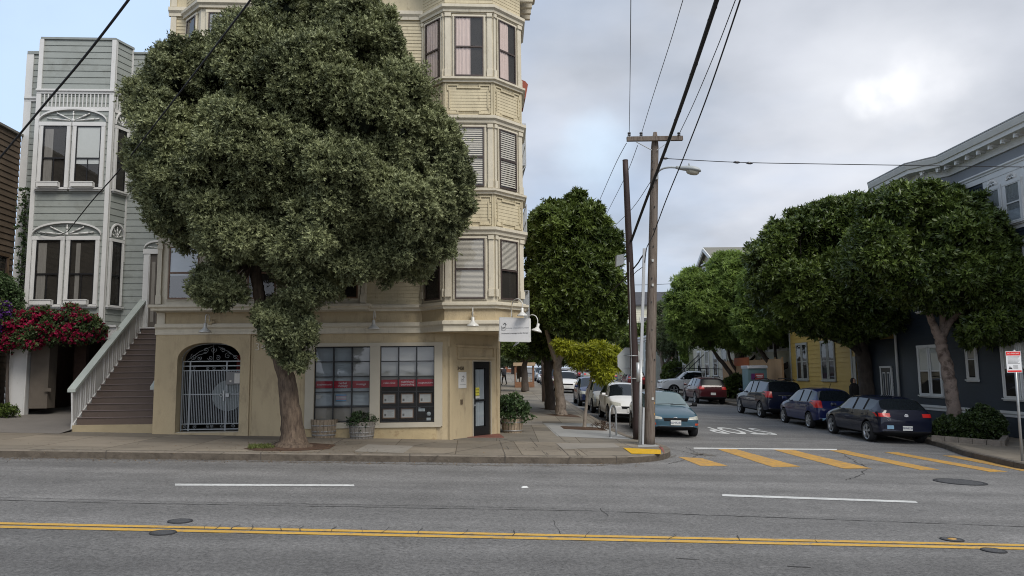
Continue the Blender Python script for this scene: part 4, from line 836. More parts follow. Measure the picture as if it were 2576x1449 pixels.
# ------------------------------------------------------------------ ground, roads, pavements
from mathutils.geometry import tessellate_polygon
def asphalt():
    m = mat('asphalt', (0.156, 0.151, 0.145), 0.85, 0.10, 0.5, stretch=(.35, 1, 1)); t = m.node_tree; P = t.nodes['Principled BSDF']
    tcn = t.nodes.new('ShaderNodeTexCoord'); src = P.inputs['Base Color'].links[0].from_socket
    n = t.nodes.new('ShaderNodeTexNoise'); n.inputs['Scale'].default_value = 22; n.inputs['Detail'].default_value = 6; n.inputs['Roughness'].default_value = .95; t.links.new(tcn.outputs['Object'], n.inputs['Vector'])
    r = t.nodes.new('ShaderNodeMapRange'); r.inputs[1].default_value = .36; r.inputs[2].default_value = .66; r.inputs[3].default_value = .42; r.inputs[4].default_value = 1.75; t.links.new(n.outputs['Fac'], r.inputs[0])
    # narrow dark worn flecks running along the street
    mp = t.nodes.new('ShaderNodeMapping'); mp.inputs['Scale'].default_value = (2.2, 9, 1); t.links.new(tcn.outputs['Object'], mp.inputs[0])
    n2 = t.nodes.new('ShaderNodeTexNoise'); n2.inputs['Scale'].default_value = 1.6; n2.inputs['Detail'].default_value = 6; n2.inputs['Roughness'].default_value = .75; t.links.new(mp.outputs[0], n2.inputs['Vector'])
    r2 = t.nodes.new('ShaderNodeMapRange'); r2.inputs[1].default_value = .64; r2.inputs[2].default_value = .72; r2.inputs[3].default_value = 1; r2.inputs[4].default_value = .62; t.links.new(n2.outputs['Fac'], r2.inputs[0])
    # the lane on the viewer's side was laid with a darker, coarser mix
    sp = t.nodes.new('ShaderNodeSeparateXYZ'); t.links.new(tcn.outputs['Object'], sp.inputs[0])
    ya = t.nodes.new('ShaderNodeMath'); ya.operation = 'MULTIPLY_ADD'; ya.inputs[1].default_value = .038; t.links.new(sp.outputs[0], ya.inputs[0]); t.links.new(sp.outputs[1], ya.inputs[2])
    r4 = t.nodes.new('ShaderNodeMapRange'); r4.inputs[1].default_value = 8.9; r4.inputs[2].default_value = 9.3; r4.inputs[3].default_value = .80; r4.inputs[4].default_value = 1.0; t.links.new(ya.outputs[0], r4.inputs[0])
    # long wheel-worn bands and blotches
    mp3 = t.nodes.new('ShaderNodeMapping'); mp3.inputs['Scale'].default_value = (.05, 1.1, 1); t.links.new(tcn.outputs['Object'], mp3.inputs[0])
    n3 = t.nodes.new('ShaderNodeTexNoise'); n3.inputs['Scale'].default_value = 1.0; n3.inputs['Detail'].default_value = 4; t.links.new(mp3.outputs[0], n3.inputs['Vector'])
    r3 = t.nodes.new('ShaderNodeMapRange'); r3.inputs[1].default_value = .35; r3.inputs[2].default_value = .65; r3.inputs[3].default_value = .80; r3.inputs[4].default_value = 1.15; t.links.new(n3.outputs['Fac'], r3.inputs[0])
    n5 = t.nodes.new('ShaderNodeTexNoise'); n5.inputs['Scale'].default_value = .9; n5.inputs['Detail'].default_value = 7; n5.inputs['Roughness'].default_value = .7; t.links.new(tcn.outputs['Object'], n5.inputs['Vector'])
    r5 = t.nodes.new('ShaderNodeMapRange'); r5.inputs[1].default_value = .3; r5.inputs[2].default_value = .6; r5.inputs[3].default_value = .80; r5.inputs[4].default_value = 1.05; t.links.new(n5.outputs['Fac'], r5.inputs[0])
    a0 = t.nodes.new('ShaderNodeMath'); a0.operation = 'MULTIPLY'; t.links.new(r3.outputs[0], a0.inputs[0]); t.links.new(r5.outputs[0], a0.inputs[1])
    a00 = t.nodes.new('ShaderNodeMath'); a00.operation = 'MULTIPLY'; t.links.new(a0.outputs[0], a00.inputs[0]); t.links.new(r.outputs[0], a00.inputs[1]); r = a00
    a = t.nodes.new('ShaderNodeMath'); a.operation = 'MULTIPLY'; t.links.new(r.outputs[0], a.inputs[0]); t.links.new(r2.outputs[0], a.inputs[1])
    a2 = t.nodes.new('ShaderNodeMath'); a2.operation = 'MULTIPLY'; t.links.new(a.outputs[0], a2.inputs[0]); t.links.new(r4.outputs[0], a2.inputs[1])
    s = t.nodes.new('ShaderNodeVectorMath'); s.operation = 'SCALE'; t.links.new(src, s.inputs[0]); t.links.new(a2.outputs[0], s.inputs['Scale']); t.links.new(s.outputs[0], P.inputs['Base Color'])
    b = t.nodes.new('ShaderNodeBump'); b.inputs['Strength'].default_value = .5; b.inputs['Distance'].default_value = .008; t.links.new(n.outputs['Fac'], b.inputs['Height']); t.links.new(b.outputs[0], P.inputs['Normal'])
    return m
ASPH = asphalt()
def concrete(name, c, ang, bw, bh, mort=.012, vary=.22, off=(0, 0)):
    m = mat(name, c, .85, .13, .8, bump=.3, bscale=25, dark=tuple(v*.66 for v in c), dscale=1.1, dth=(.5, .8)); t = m.node_tree; P = t.nodes['Principled BSDF']; src = P.inputs['Base Color'].links[0].from_socket
    tcn = t.nodes.new('ShaderNodeTexCoord'); mp = t.nodes.new('ShaderNodeMapping'); mp.inputs['Rotation'].default_value = (0, 0, ang); mp.inputs['Location'].default_value = (off[0], off[1], 0); t.links.new(tcn.outputs['Object'], mp.inputs[0])
    b = t.nodes.new('ShaderNodeTexBrick'); b.offset = 0; b.inputs['Scale'].default_value = 1; b.inputs['Brick Width'].default_value = bw; b.inputs['Row Height'].default_value = bh; b.inputs['Mortar Size'].default_value = mort
    b.inputs['Mortar Smooth'].default_value = .3; b.inputs['Color1'].default_value = (1-vary, 1-vary, 1-vary, 1); b.inputs['Color2'].default_value = (1+vary, 1+vary*.95, 1+vary*.85, 1); b.inputs['Mortar'].default_value = (.42, .38, .33, 1)
    t.links.new(mp.outputs[0], b.inputs['Vector'])
    mm = t.nodes.new('ShaderNodeVectorMath'); mm.operation = 'MULTIPLY'; t.links.new(src, mm.inputs[0]); t.links.new(b.outputs['Color'], mm.inputs[1]); t.links.new(mm.outputs[0], P.inputs['Base Color'])
    n = t.nodes.new('ShaderNodeTexNoise'); n.inputs['Scale'].default_value = 40; n.inputs['Detail'].default_value = 4
    return m
WALK = concrete('pavement_concrete', (.20, .172, .135), 0.0, 1.45, 1.22, off=(.3, .35))
WALKS = concrete('side_pavement_concrete', (.185, .165, .135), SB, 1.1, 1.3, off=(.2, .1))
KERB = mat('kerb_concrete', (.155, .132, .105), .85, .2, 2.5, bump=.5, bscale=20, dark=(.08, .07, .055), dscale=3, dth=(.5, .75))
xs = [-60, -40, -25]+list(np.arange(-20, 30.1, 2.5))+[40, 55, 70, 90]; ys = [-14, -8, 0, 5, 8, 12, 16, 20, 24, 30, 40, 60, 90, 130, 180, 260]
mb = MB(); mb.add([(x, y, gz(x, y, -.15)) for y in ys for x in xs], [(j*len(xs)+i, j*len(xs)+i+1, (j+1)*len(xs)+i+1, (j+1)*len(xs)+i) for j in range(len(ys)-1) for i in range(len(xs)-1)])
struct('road', mb, ASPH)
mb = MB(); xs = [-900, -60, 70, 900]; ys = [-900, 20, 400, 900]
mb.add([(x, y, gz(x, y, -.55)-.03*max(0, y-400)*.5) for y in ys for x in xs], [(j*4+i, j*4+i+1, (j+1)*4+i+1, (j+1)*4+i) for j in range(3) for i in range(3)]); struct('ground', mb, mat('earth', (.09, .085, .07), .95, .3, .3))
def drape(poly, base): # flat polygons on each side of the crest line Y = 20
    mb = MB(); tr = tessellate_polygon([[Vector((x, y, 0)) for x, y in poly]])
    return mb.add([(x, y, gz(x, y, base)) for x, y in poly], [tuple(t) for t in tr])
KP = [(-60, 13.2), (-20, 15.3), (-9.33, 15.84), (.76, 16.42), (2.6, 16.6), (3.7, 16.95), (4.5, 17.7), (4.95, 18.8), (5.02, 20.0), (4.78, 21.2), S(3.62, 22.6), S(3.5, 25), S(3.5, 90), S(3.5, 150)]
mb = drape(KP[:9]+[(-60, 20.0)], 0.0); struct('pavement', mb, WALK)
mb = drape([(5.02, 20.0)]+KP[9:]+[S(-1.5, 150), S(-1.2, 24), (-1.0, 20.0)], 0.0)
mb.add([(x, y, gz(x, y)) for x, y in ((-60, 20), (-1, 20), (-1, 24.0), (-60, 24))], [(0, 1, 2, 3)]); struct('side_pavement', mb, WALKS)
for m_ in bpy.data.objects['pavement'].data, bpy.data.objects['side_pavement'].data:
    for p in m_.polygons:
        if p.normal.z < 0: p.flip()
def kerb(name, P, inner=.16, side=1):
    mb = MB(); vs = []; n = len(P)
    for i in range(n):
        a = Vector(P[max(i-1, 0)]); b = Vector(P[min(i+1, n-1)]); d = (b-a).normalized(); q = Vector(P[i]); o = q+Vector((d.y, -d.x))*.02*side; k = q-Vector((d.y, -d.x))*inner*side
        for (w, h) in ((o, -.2), (o, -.02), (q, .008), (k, .008)): vs.append((w.x, w.y, gz(w.x, w.y, h)))
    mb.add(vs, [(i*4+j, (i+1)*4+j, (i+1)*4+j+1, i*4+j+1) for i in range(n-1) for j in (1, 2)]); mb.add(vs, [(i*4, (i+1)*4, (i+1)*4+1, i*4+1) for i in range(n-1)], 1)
    # butt joints between the kerb stones
    acc = 0
    for i in range(1, n-1):
        acc += math.dist(P[i], P[i-1])
        if acc > 2.1:
            acc = random.uniform(-.6, .4); a, b, c_ = [Vector(vs[i*4+j]) for j in (0, 1, 3)]; t_ = (Vector(P[i+1])-Vector(P[i-1])).normalized()*.012; t_ = Vector((t_.x, t_.y, 0)); u_ = Vector((0, 0, .003)); o_ = (a-Vector(vs[i*4+2])); o_.z = 0; o_ = o_.normalized()*.004
            mb.add([a-t_+o_, a+t_+o_, b+t_+o_+u_, b-t_+o_+u_, Vector(vs[i*4+2])-t_+u_, Vector(vs[i*4+2])+t_+u_, c_+t_+u_, c_-t_+u_], [(0, 1, 2, 3), (3, 2, 5, 4), (4, 5, 6, 7)], 2)
    return struct(name, mb, [KERB, mat('kerb_face', (.095, .078, .060), .9, .3, 3, bump=.6, bscale=18, dark=(.05, .04, .03), dscale=4, dth=(.5, .7)), mat('dark_joint', (.07, .06, .05), .95, .2, 5)])
def densify(P, st=1.0):
    o = []
    for a, b in zip(P, P[1:]):
        k = max(1, int(math.dist(a, b)/st)) if math.dist(a, b) < 60 else 20
        o += [(a[0]+(b[0]-a[0])*i/k+random.uniform(-.006, .006), a[1]+(b[1]-a[1])*i/k+random.uniform(-.008, .008)) for i in range(k)]
    return o+[P[-1]]
kerb('kerb', densify(KP[:4], 1.0)[:-1]+[tuple(p[:2]) for p in smooth_path([(a, b, 0) for a, b in KP[3:11]], 4)]+densify(KP[10:], 1.0)[1:])
KR = [S(13.4, 150), S(13.4, 60), S(13.4, 25), (14.0, 22.0), (13.4, 20.2), (12.95, 18.3), (12.75, 17.0), (13.3, 16.2), (15, 15.9), (30, 16.6), (70, 17)]
mb = drape(KR[4:]+[(70, 20), (13.35, 20)], 0.0); struct('pavement_far', mb, WALK); mb = drape([(13.35, 20.0)]+KR[3::-1]+[S(18.5, 150), (70, 20)], 0.0)
mb = drape([(13.35, 20.0), (14.0, 22.0), S(13.4, 25), S(13.4, 60), S(13.4, 150), S(18.5, 150), S(18.5, 21.5), (20, 20)], 0.0); struct('side_pavement_far', mb, WALK)
for n_ in ('pavement_far', 'side_pavement_far'):
    for p in bpy.data.objects[n_].data.polygons:
        if p.normal.z < 0: p.flip()
kerb('kerb_far', densify([tuple(p[:2]) for p in smooth_path([(a, b, 0) for a, b in KR[2:9]], 3)], .8), side=1); kerb('kerb_far', densify(KR[:3]), side=1)
def gpt(x, y, base, lift): p = onground(x, y, base); return (float(p[0]), float(p[1]), float(p[2])+lift)
def gquad(px, base, lift, n=6, mb=None):
    mb = mb or MB(); C_ = [gpt(x, y, base, 0) for x, y in px]; vs = []
    for i in range(n+1):
        for j in range(n+1):
            u, v = i/n, j/n; X, Y = [(C_[0][k]*(1-u)+C_[1][k]*u)*(1-v)+(C_[3][k]*(1-u)+C_[2][k]*u)*v for k in (0, 1)]; vs.append((X, Y, gz(X, Y, base)+lift))
    return mb.add(vs, [(i*(n+1)+j, (i+1)*(n+1)+j, (i+1)*(n+1)+j+1, i*(n+1)+j+1) for i in range(n) for j in range(n)])
def Q1(*p): return [((2100+x/2.8686)*.85926, (1000+y/2.8686)*.85926) for x, y in p]
def Q6(*p): return [((1450+x/3.22)*.85926, (950+y/3.22)*.85926) for x, y in p]
def road_paint(name, c, wear=.5, dth=(.50, .68)): return mat(name, c, .7, .14, 2.0, dark=tuple(.4*v+.6*w for v, w in zip(c, (.13, .13, .135))), dscale=9, dth=dth, bump=.3, bscale=40)
YP = road_paint('yellow_road_paint', (.50, .275, .05), dth=(.42, .66)); WP = road_paint('white_road_paint', (.55, .55, .53), dth=(.5, .72)); YD = road_paint('centre_line_paint', (.52, .31, .06), dth=(.53, .66))
mb = MB()
for q in (Q1((5, 905), (145, 900), (700, 1052), (465, 1056)), Q1((455, 903), (610, 903), (1300, 1068), (1060, 1068)), Q1((935, 912), (1065, 912), (1870, 1078), (1710, 1080)), Q1((1400, 930), (1510, 930), (2440, 1095), (2290, 1096)), Q1((1890, 958), (1995, 958), (2700, 1078), (2560, 1088)), Q6((1725, 1250), (1950, 1262), (2200, 1337), (1935, 1335))): gquad(q, -.15, .006, 8, mb)
struct('crosswalk_marking', mb, YP)
mb = MB(); gquad([(1745, 1126.5), (2105, 1130), (2105, 1133), (1745, 1129.5)], -.15, .007, 8, mb); gquad([(440, 1217.5), (890, 1219.5), (892, 1224), (440, 1222.5)], -.15, .006, 6, mb); gquad([(1817, 1244), (2303, 1261), (2309, 1266), (1817, 1249)], -.15, .006, 6, mb); struct('white_lane_marking', mb, WP)
mb = MB()
for o, w in ((-.10, .125), (.09, .115)):
    pts = np.arange(-45, 60.1, 1.5); vs = []
    for X in pts:
        Y = 9.14-.038*X+o
        for d in (-w/2, w/2): vs.append((X, Y+d, gz(X, Y, -.15)+.006))
    k = len(pts); mb.add(vs, [(2*i, 2*i+2, 2*i+3, 2*i+1) for i in range(k-1)])
struct('centre_line_marking', mb, YD)
# STOP, read by drivers coming down the side street
cp = S(8.22, 27.0); ex, nx_ = SE, SN
text('road_lettering', 'STOP', .80, None, 0, 0, 0, WP, None, rot=(Vector((cp[0], cp[1], gz(cp[0], cp[1], -.15)+.008)), Vector((-ex[0], -ex[1], .035))*1.05, Vector((-nx_[0]*4.4, -nx_[1]*4.4, -.0145*4.4)), Vector((0, 0, 1))), ext=.001, spacing=1.06, bold=.016)['kind'] = 'structure'
# cracks and the long seam
def crack(px, w, base=-.15, jit=.02, mb=None, lift=.004):
    P = [np.array(gpt(x, y, base, 0)) for x, y in px]; pts = []
    for a, b in zip(P, P[1:]):
        k = max(2, int(np.linalg.norm(b-a)/.12))
        pts += [a+(b-a)*i/k+np.array([random.uniform(-jit, jit), random.uniform(-jit, jit), 0]) for i in range(k)]
    pts.append(P[-1]); vs = []
    for i, p in enumerate(pts):
        d = pts[min(i+1, len(pts)-1)]-pts[max(i-1, 0)]; d = d[:2]/max(1e-6, np.linalg.norm(d[:2])); ww = w*random.uniform(.25, 1.3)/2
        for s_ in (-1, 1): X, Y = p[0]-d[1]*ww*s_, p[1]+d[0]*ww*s_; vs.append((X, Y, gz(X, Y, base)+lift))
    mb.add(vs, [(2*i, 2*i+2, 2*i+3, 2*i+1) for i in range(len(pts)-1)])
mb = MB()
crack([(-60, 1257), (280, 1266), (700, 1272), (1200, 1281), (1500, 1286), (2000, 1304), (2700, 1330)], .026, mb=mb, jit=.012); crack([(-60, 1250), (400, 1262), (900, 1270), (1400, 1279)], .012, mb=mb)
crack([(1510, 1279), (1530, 1300)], .012, mb=mb); crack([(1390, 1310), (1410, 1345)], .012, mb=mb)
for x in (520, 560, 600, 640, 700, 760, 850, 905, 980, 1060, 1180, 1290, 1480, 1700, 1860, 2050): crack([(x, 1318+(x-500)*.022), (x+random.uniform(-25, 12), 1333+(x-500)*.022)], .010, mb=mb, jit=.03, lift=.010)
crack(Q1((1060, 950), (1150, 1000), (1250, 1060), (1230, 1110), (1080, 1165)), .03, mb=mb, jit=.05); crack(Q6((1620, 1315), (1780, 1280), (1900, 1235), (1880, 1200), (1800, 1160)), .03, mb=mb, jit=.06); crack(Q6((1620, 1170), (1750, 1190), (1900, 1230), (2080, 1245)), .025, mb=mb, jit=.05)
crack([(1700, 1405), (1760, 1408)], .02, mb=mb); crack([(1980, 1425), (2040, 1428)], .03, mb=mb)
struct('road_crack', mb, mat('crack_fill', (.045, .043, .042), .9, .2, 5))
mb = MB(); crack([(0, 1152), (500, 1158), (900, 1165), (1270, 1172), (1500, 1172), (1640, 1160), (1700, 1146)], .16, mb=mb, jit=.04, lift=.003); crack(Q6((1880, 1215), (1980, 1235)), .5, mb=mb, jit=.12, lift=.0035); struct('gutter_dirt', mb, mat('gutter_grime', (.10, .085, .065), .95, .4, 12, dark=(.17, .165, .16), dscale=14, dth=(.45, .6)))
mb = MB()
for a in ([(520, 1141), (905, 1117)], [(1050, 1155), (1300, 1108)], [(850, 1152), (1100, 1112)], [(1500, 1140), (1255, 1103)]): crack(a, .018, 0.0, .004, mb)
for a in (Q6((40, 1090), (100, 1250)), Q6((330, 1070), (400, 1155)), Q6((460, 930), (660, 1105)), Q6((570, 1120), (720, 1260)), Q6((740, 1180), (830, 1255)), Q6((110, 1150), (130, 1180)), Q6((360, 1160), (380, 1185)), Q6((590, 1170), (620, 1190)), Q6((440, 1190), (495, 1245)), Q6((475, 1205), (510, 1240)), Q6((750, 1205), (790, 1245)), Q6((130, 1152), (590, 1168)), Q6((130, 1182), (590, 1196))): crack(a, .02, 0.0, .003, mb)
struct('pavement_joint', mb, mat('dark_joint', (.07, .06, .05), .95, .2, 5))  # dark lines of the joints between the slabs
LIGHTC = mat('new_concrete', (.31, .31, .30), .85, .08, 2, bump=.2, bscale=30)
mb = MB(); gquad(Q6((450, 930), (925, 935), (1285, 1085), (585, 1055)), 0.0, .004, 8, mb); struct('pavement_patch', mb, LIGHTC)
mb = MB(); gquad(Q6((1340, 1115), (1470, 1112), (1560, 1150), (1350, 1160)), 0.0, .005, 4, mb); struct('pavement_patch', mb, LIGHTC)
mb = MB(); gquad(Q6((0, 900), (440, 908), (450, 950), (0, 940)), 0, .004, 5, mb); gquad(Q6((570, 1120), (1120, 1122), (1180, 1160), (640, 1175)), 0, .004, 5, mb); gquad([(925, 1118), (1040, 1122), (1015, 1140), (890, 1136)], 0, .004, 5, mb); struct('pavement_patch', mb, mat('worn_concrete', (.24, .22, .19), .85, .1, 2, bump=.2, bscale=30))
mb = MB(); gquad(Q6((1205, 1166), (1560, 1184), (1562, 1226), (1285, 1222)), 0.0, .012, 4, mb); struct('tactile_pad', mb, mat('tactile_yellow', (.62, .36, .01), .7, .12, 30, bump=1.0, bscale=60))
mb = MB(); gquad(Q6((1540, 1150), (1580, 1165), (1600, 1225), (1575, 1195)), 0, .012, 3, mb); struct('red_kerb_paint', mb, mat('worn_red_paint', (.22, .07, .055), .8, .3, 8))
# driveway apron of the sage house
mb = MB(); mb.add([(-20, 19.6, gz(-20, 19.6)+.004), (-10.14, 19.6, gz(-10.14, 19.6)+.004), (-10.14, 22.6, .50), (-20, 22.6, .66), (-20, 26.5, .75), (-9.9, 26.5, .62)], [(0, 1, 2, 3), (3, 2, 5, 4)]); struct('driveway', mb, mat('driveway_concrete', (.17, .155, .14), .9, .15, .9, bump=.3, bscale=25))
def pit(name, px, base=0.0):
    mb = MB(); pts = [gpt(x, y, base, .006) for x, y in px]; c = np.mean(pts, 0); rr = [tuple(c+np.array([0, 0, .03]))]+pts; n = len(pts)
    mb.add(rr, [(0, i+1, (i+1) % n+1) for i in range(n)]); o = struct(name, mb, SOIL)
    for p in o.data.polygons:
        if p.normal.z < 0: p.flip()
pit('soil', [(612, 1129), (665, 1119), (760, 1113), (846, 1119), (828, 1130), (740, 1135), (640, 1134)])
pit('soil', Q6((480, 850), (560, 862), (700, 870), (810, 878), (780, 862), (690, 842), (560, 845))); pit('soil', Q6((385, 785), (480, 802), (590, 804), (590, 795), (480, 787)))
pit('soil', Q6((610, 958), (645, 986), (850, 997), (1060, 1003), (1010, 975), (850, 965)))
# manhole and valve covers
IRON = mat('cast_iron', (.035, .035, .037), .6, .3, 20, bump=.8, bscale=60, metal=.3)
def cover(px, py, r, label, orange=False):
    p = gpt(px, py, -.15, .004); t = thing('manhole_cover', label, 'manhole', p, 'iron covers in the road')
    mb = MB(); mb.lathe([(r, -.002), (r, .006), (r*.86, .007), (r*.84, .003), (r*.8, .003), (r*.79, .006), (0, .006)], (p[0], p[1], p[2]), 28, smooth=False)
    for i in range(len(mb.v)): x, y, z = mb.v[i]; mb.v[i] = (x, y, z+gz(x, y)-gz(p[0], p[1]))
    obj('lid', mb, mat('worn_iron', (.085, .085, .087), .6, .3, 14, bump=.8, bscale=60, metal=.2), t)
    mb = MB(); mb.lathe([(r*1.12, -.003), (r*1.12, .0065), (r*.93, .0075)], (p[0], p[1], p[2]), 28, smooth=False)
    for i in range(len(mb.v)): x, y, z = mb.v[i]; mb.v[i] = (x, y, z+gz(x, y)-gz(p[0], p[1]))
    obj('rim', mb, mat('dark_patch', (.030, .030, .032), .9, .2, 9), t)
    if orange: mb = MB(); mb.lathe([(r*.42, .006), (r*.42, .012), (0, .014)], (p[0], p[1], p[2]), 14); obj('marker', mb, YP, t)
cover(453, 1312, .13, 'small iron cover just beyond the double yellow line'); cover(410, 1341, .13, 'small iron cover on the viewer side of the double yellow line')
cover(2415, 1213, .42, 'large round manhole cover below the crosswalk'); cover(2395, 1358, .12, 'small cover with an orange marker beside the double yellow line', True); cover(2500, 1386, .12, 'small faint cover below the double yellow line at the right')
mb = MB(); p = gpt(1320, 1226, -.15, 0); mb.hexa([(p[0]-.06, p[1]-.05, p[2]), (p[0]+.06, p[1]-.05, p[2]), (p[0]+.06, p[1]+.05, p[2]), (p[0]-.06, p[1]+.05, p[2]), (p[0]-.035, p[1]-.025, p[2]+.02), (p[0]+.035, p[1]-.025, p[2]+.02), (p[0]+.035, p[1]+.025, p[2]+.02), (p[0]-.035, p[1]+.025, p[2]+.02)]); single('road_reflector', mb, WP, 'small white reflector stud standing in line with the lane dashes', 'reflector')

# ------------------------------------------------------------------ buildings along the right side of the side street
def FSd(L, v0): return Frame(S(L, v0), (-SN[0], -SN[1]))       # s = v0 - v, outward = towards the street
def boxS(mb, L0, L1, v0, v1, z0, z1, m=0): mb.hexa([(*S(L0, v0), z0), (*S(L1, v0), z0), (*S(L1, v1), z0), (*S(L0, v1), z0), (*S(L0, v0), z1), (*S(L1, v0), z1), (*S(L1, v1), z1), (*S(L0, v1), z1)], m)
WHT = mat('navy_house_trim', (.62, .62, .60), .55, .06, 2.5); GREYF = mat('grey_frieze', (.21, .22, .235), .6, .05, 2)
nb = thing('navy_house', 'dark navy corner house with white trim and bracketed cornice', 'house', (*S(16.8, 28), -.6))
F = FSd(16.8, 32.2)
mb = MB(); siding(mb, F, 0, 17.5, -1.0, 8.05, .16, .018); FE = FF(S(16.8, 14.7), S(30, 14.7)); siding(mb, FE, 0, FE.len, -1.2, 8.8, .16, .018)
obj('siding', mb, NAVY, nb)
# upper bay at the far end
NBP = [S(16.8, 32.2), S(16.15, 31.0), S(16.15, 28.4), S(16.8, 27.4), S(16.8, 14.7), S(30, 14.7)]
NBP = [S(26, 32.2)]+NBP
mb = MB(); belt(mb, NBP[1:5], slab(3.2, 9.5, .0)); 
mb2 = MB(); pts = NBP[1:5]; mb2.add([(p[0], p[1], 5.3) for p in pts]+[(p[0], p[1], 9.2) for p in pts], [(0, 1, 5, 4), (1, 2, 6, 5), (2, 3, 7, 6), (0, 3, 2, 1)]); obj('bay', mb2, NAVY, nb)
mb = MB(); belt(mb, NBP, slab(8.36, 8.86, .03)); obj('frieze', mb, GREYF, nb)
mb = MB(); belt(mb, NBP, slab(8.02, 8.22, .045)); belt(mb, NBP, [(0, 8.22), (.07, 8.22), (.08, 8.27), (.12, 8.31), (.12, 8.36), (0, 8.36)]); belt(mb, NBP, [(0, 8.74), (.10, 8.74), (.12, 8.86), (.14, 9.02), (.50, 9.06), (.52, 9.19), (.57, 9.21), (.64, 9.38), (.64, 9.42), (0, 9.42)]); obj('cornice', mb, WHT, nb)
mb = MB(); belt(mb, NBP, [(.48, 9.42), (.66, 9.42), (.66, 9.46), (.48, 9.46)]); obj('gutter', mb, mat('gutter_grey', (.28, .28, .28), .6), nb)
mb = MB()
for a, b in zip(NBP[1:], NBP[2:]):
    Fb = FF(a, b); k = max(1, round(Fb.len/.62))
    for i in range(k):
        s = (i+.5)*Fb.len/k; mb = MB(); mb.fbox(Fb, s-.045, s+.045, .1, .42, 8.96, 9.06); mb.fbox(Fb, s-.09, s+.09, .28, .38, 8.98, 9.06); mb.fbox(Fb, s-.04, s+.04, .30, .43, 8.90, 8.98); obj('cornice_bracket', mb, WHT, nb)
mb = MB(); mb.add([(*S(L, v), 9.38) for L, v in ((16.6, 14.9), (30, 14.9), (30, 32.2), (16.6, 32.2))], [(0, 1, 2, 3)]); mb.add([(*S(16.8, 32.2), -1), (*S(30, 32.2), -1), (*S(30, 32.2), 9.38), (*S(16.8, 32.2), 9.38)], [(0, 1, 2, 3)]); obj('roof', mb, ROOF, nb)
mb = MB(); belt(mb, [S(16.8, 32.2), S(16.8, 14.7), S(30, 14.7)], band(-.03, .17, .09)); obj('water_table', mb, WHT, nb)
mb = MB(); mb.tube([F.p(.12, .08, -.4), F.p(.12, .08, 3.3), F.p(.12, .02, 3.5)], .055, 8); obj('downpipe', mb, WHT, nb)
def roundel(F, s, z, parent):
    mb = MB()
    for i in range(9):
        a = math.pi*i/8; mb.lathe([(0, .03), (.05, .02), (.07, 0)], F.p(s+.20*math.cos(a), .05, z+.02+.13*math.sin(a)), 7, ax=Matrix(((1, 0, 0), (0, 0, -1), (0, 1, 0))).to_3x3())
    mb.tube([F.p(s-.2, .06, z-.03), F.p(s-.07, .07, z+.06), F.p(s, .07, z), F.p(s+.07, .07, z+.06), F.p(s+.2, .06, z-.03)], .03, 6); obj('carved_ornament', mb, WHT, parent)
for (v0, v1, z0, z1, o) in ((25.35, 24.75, 6.35, 7.62, 1), (24.45, 23.75, 6.35, 7.62, 1), (27.45, 26.85, 6.35, 7.62, 1), (22.6, 21.9, 6.35, 7.62, 1), (21.6, 20.9, 6.35, 7.62, 1), (19, 18.2, 6.35, 7.62, 1)):
    window(nb, F, 32.2-v0, 32.2-v1, z0, z1, WHT, .12, 'blind', WHT, GLASSR, low=.7, proud=.07); roundel(F, 32.2-(v0+v1)/2, z1+.16, nb)
mb = MB()
for v0, v1 in ((25.6, 23.5), (27.7, 26.6)): mb = MB(); mb.fbox(F, 32.2-v0, 32.2-v1, .0, .03, 6.1, 8.02); obj('window_panel', mb, WHT, nb)
for (v0, v1, z0, z1) in ((30.4, 29.75, .58, 2.42), (29.6, 28.95, .58, 2.42), (27.2, 26.75, 1.22, 2.6), (25.25, 24.6, .62, 2.55), (24.35, 23.7, .62, 2.55), (30.2, 29.6, 3.9, 5.6), (26.5, 25.8, 3.9, 5.6), (24.5, 23.8, 3.9, 5.6)):
    window(nb, F, 32.2-v0, 32.2-v1, z0, z1, WHT, .10, 'blind' if z0 > 1 else 'shade', WHT, GLASS, low=.5, proud=.07)
# low yard wall of the navy house
yw = thing('yard_wall', 'low navy wall with a small panelled door between the navy and yellow houses', 'wall', (*S(16.8, 34), -.4))
F2 = FSd(16.85, 36.0); mb = MB(); siding(mb, F2, 0, 3.7, -.9, 2.9, .16, .018); boxS(mb, 16.9, 17.2, 32.3, 36, -.9, 2.9); obj('siding', mb, NAVY, yw)
mb = MB(); mb.fbox(F2, 2.28, 2.36, 0, .07, -.5, 1.72); mb.fbox(F2, 3.2, 3.28, 0, .07, -.5, 1.72); mb.fbox(F2, 2.28, 3.28, 0, .08, 1.64, 1.72); obj('door_frame', mb, WHT, yw)
mb = MB(); mb.fbox(F2, 2.36, 3.2, .02, .04, -.5, 1.64); dr2 = obj('door', mb, BLACK, yw); mb = MB()
for s in (2.48, 2.86): mb = MB(); mb.fbox(F2, s, s+.22, .04, .05, .1, 1.45); mb.fbox(F2, s+.04, s+.18, .05, .055, .15, 1.40, 1); obj('door_panel', mb, [WHT, NAVY], dr2)
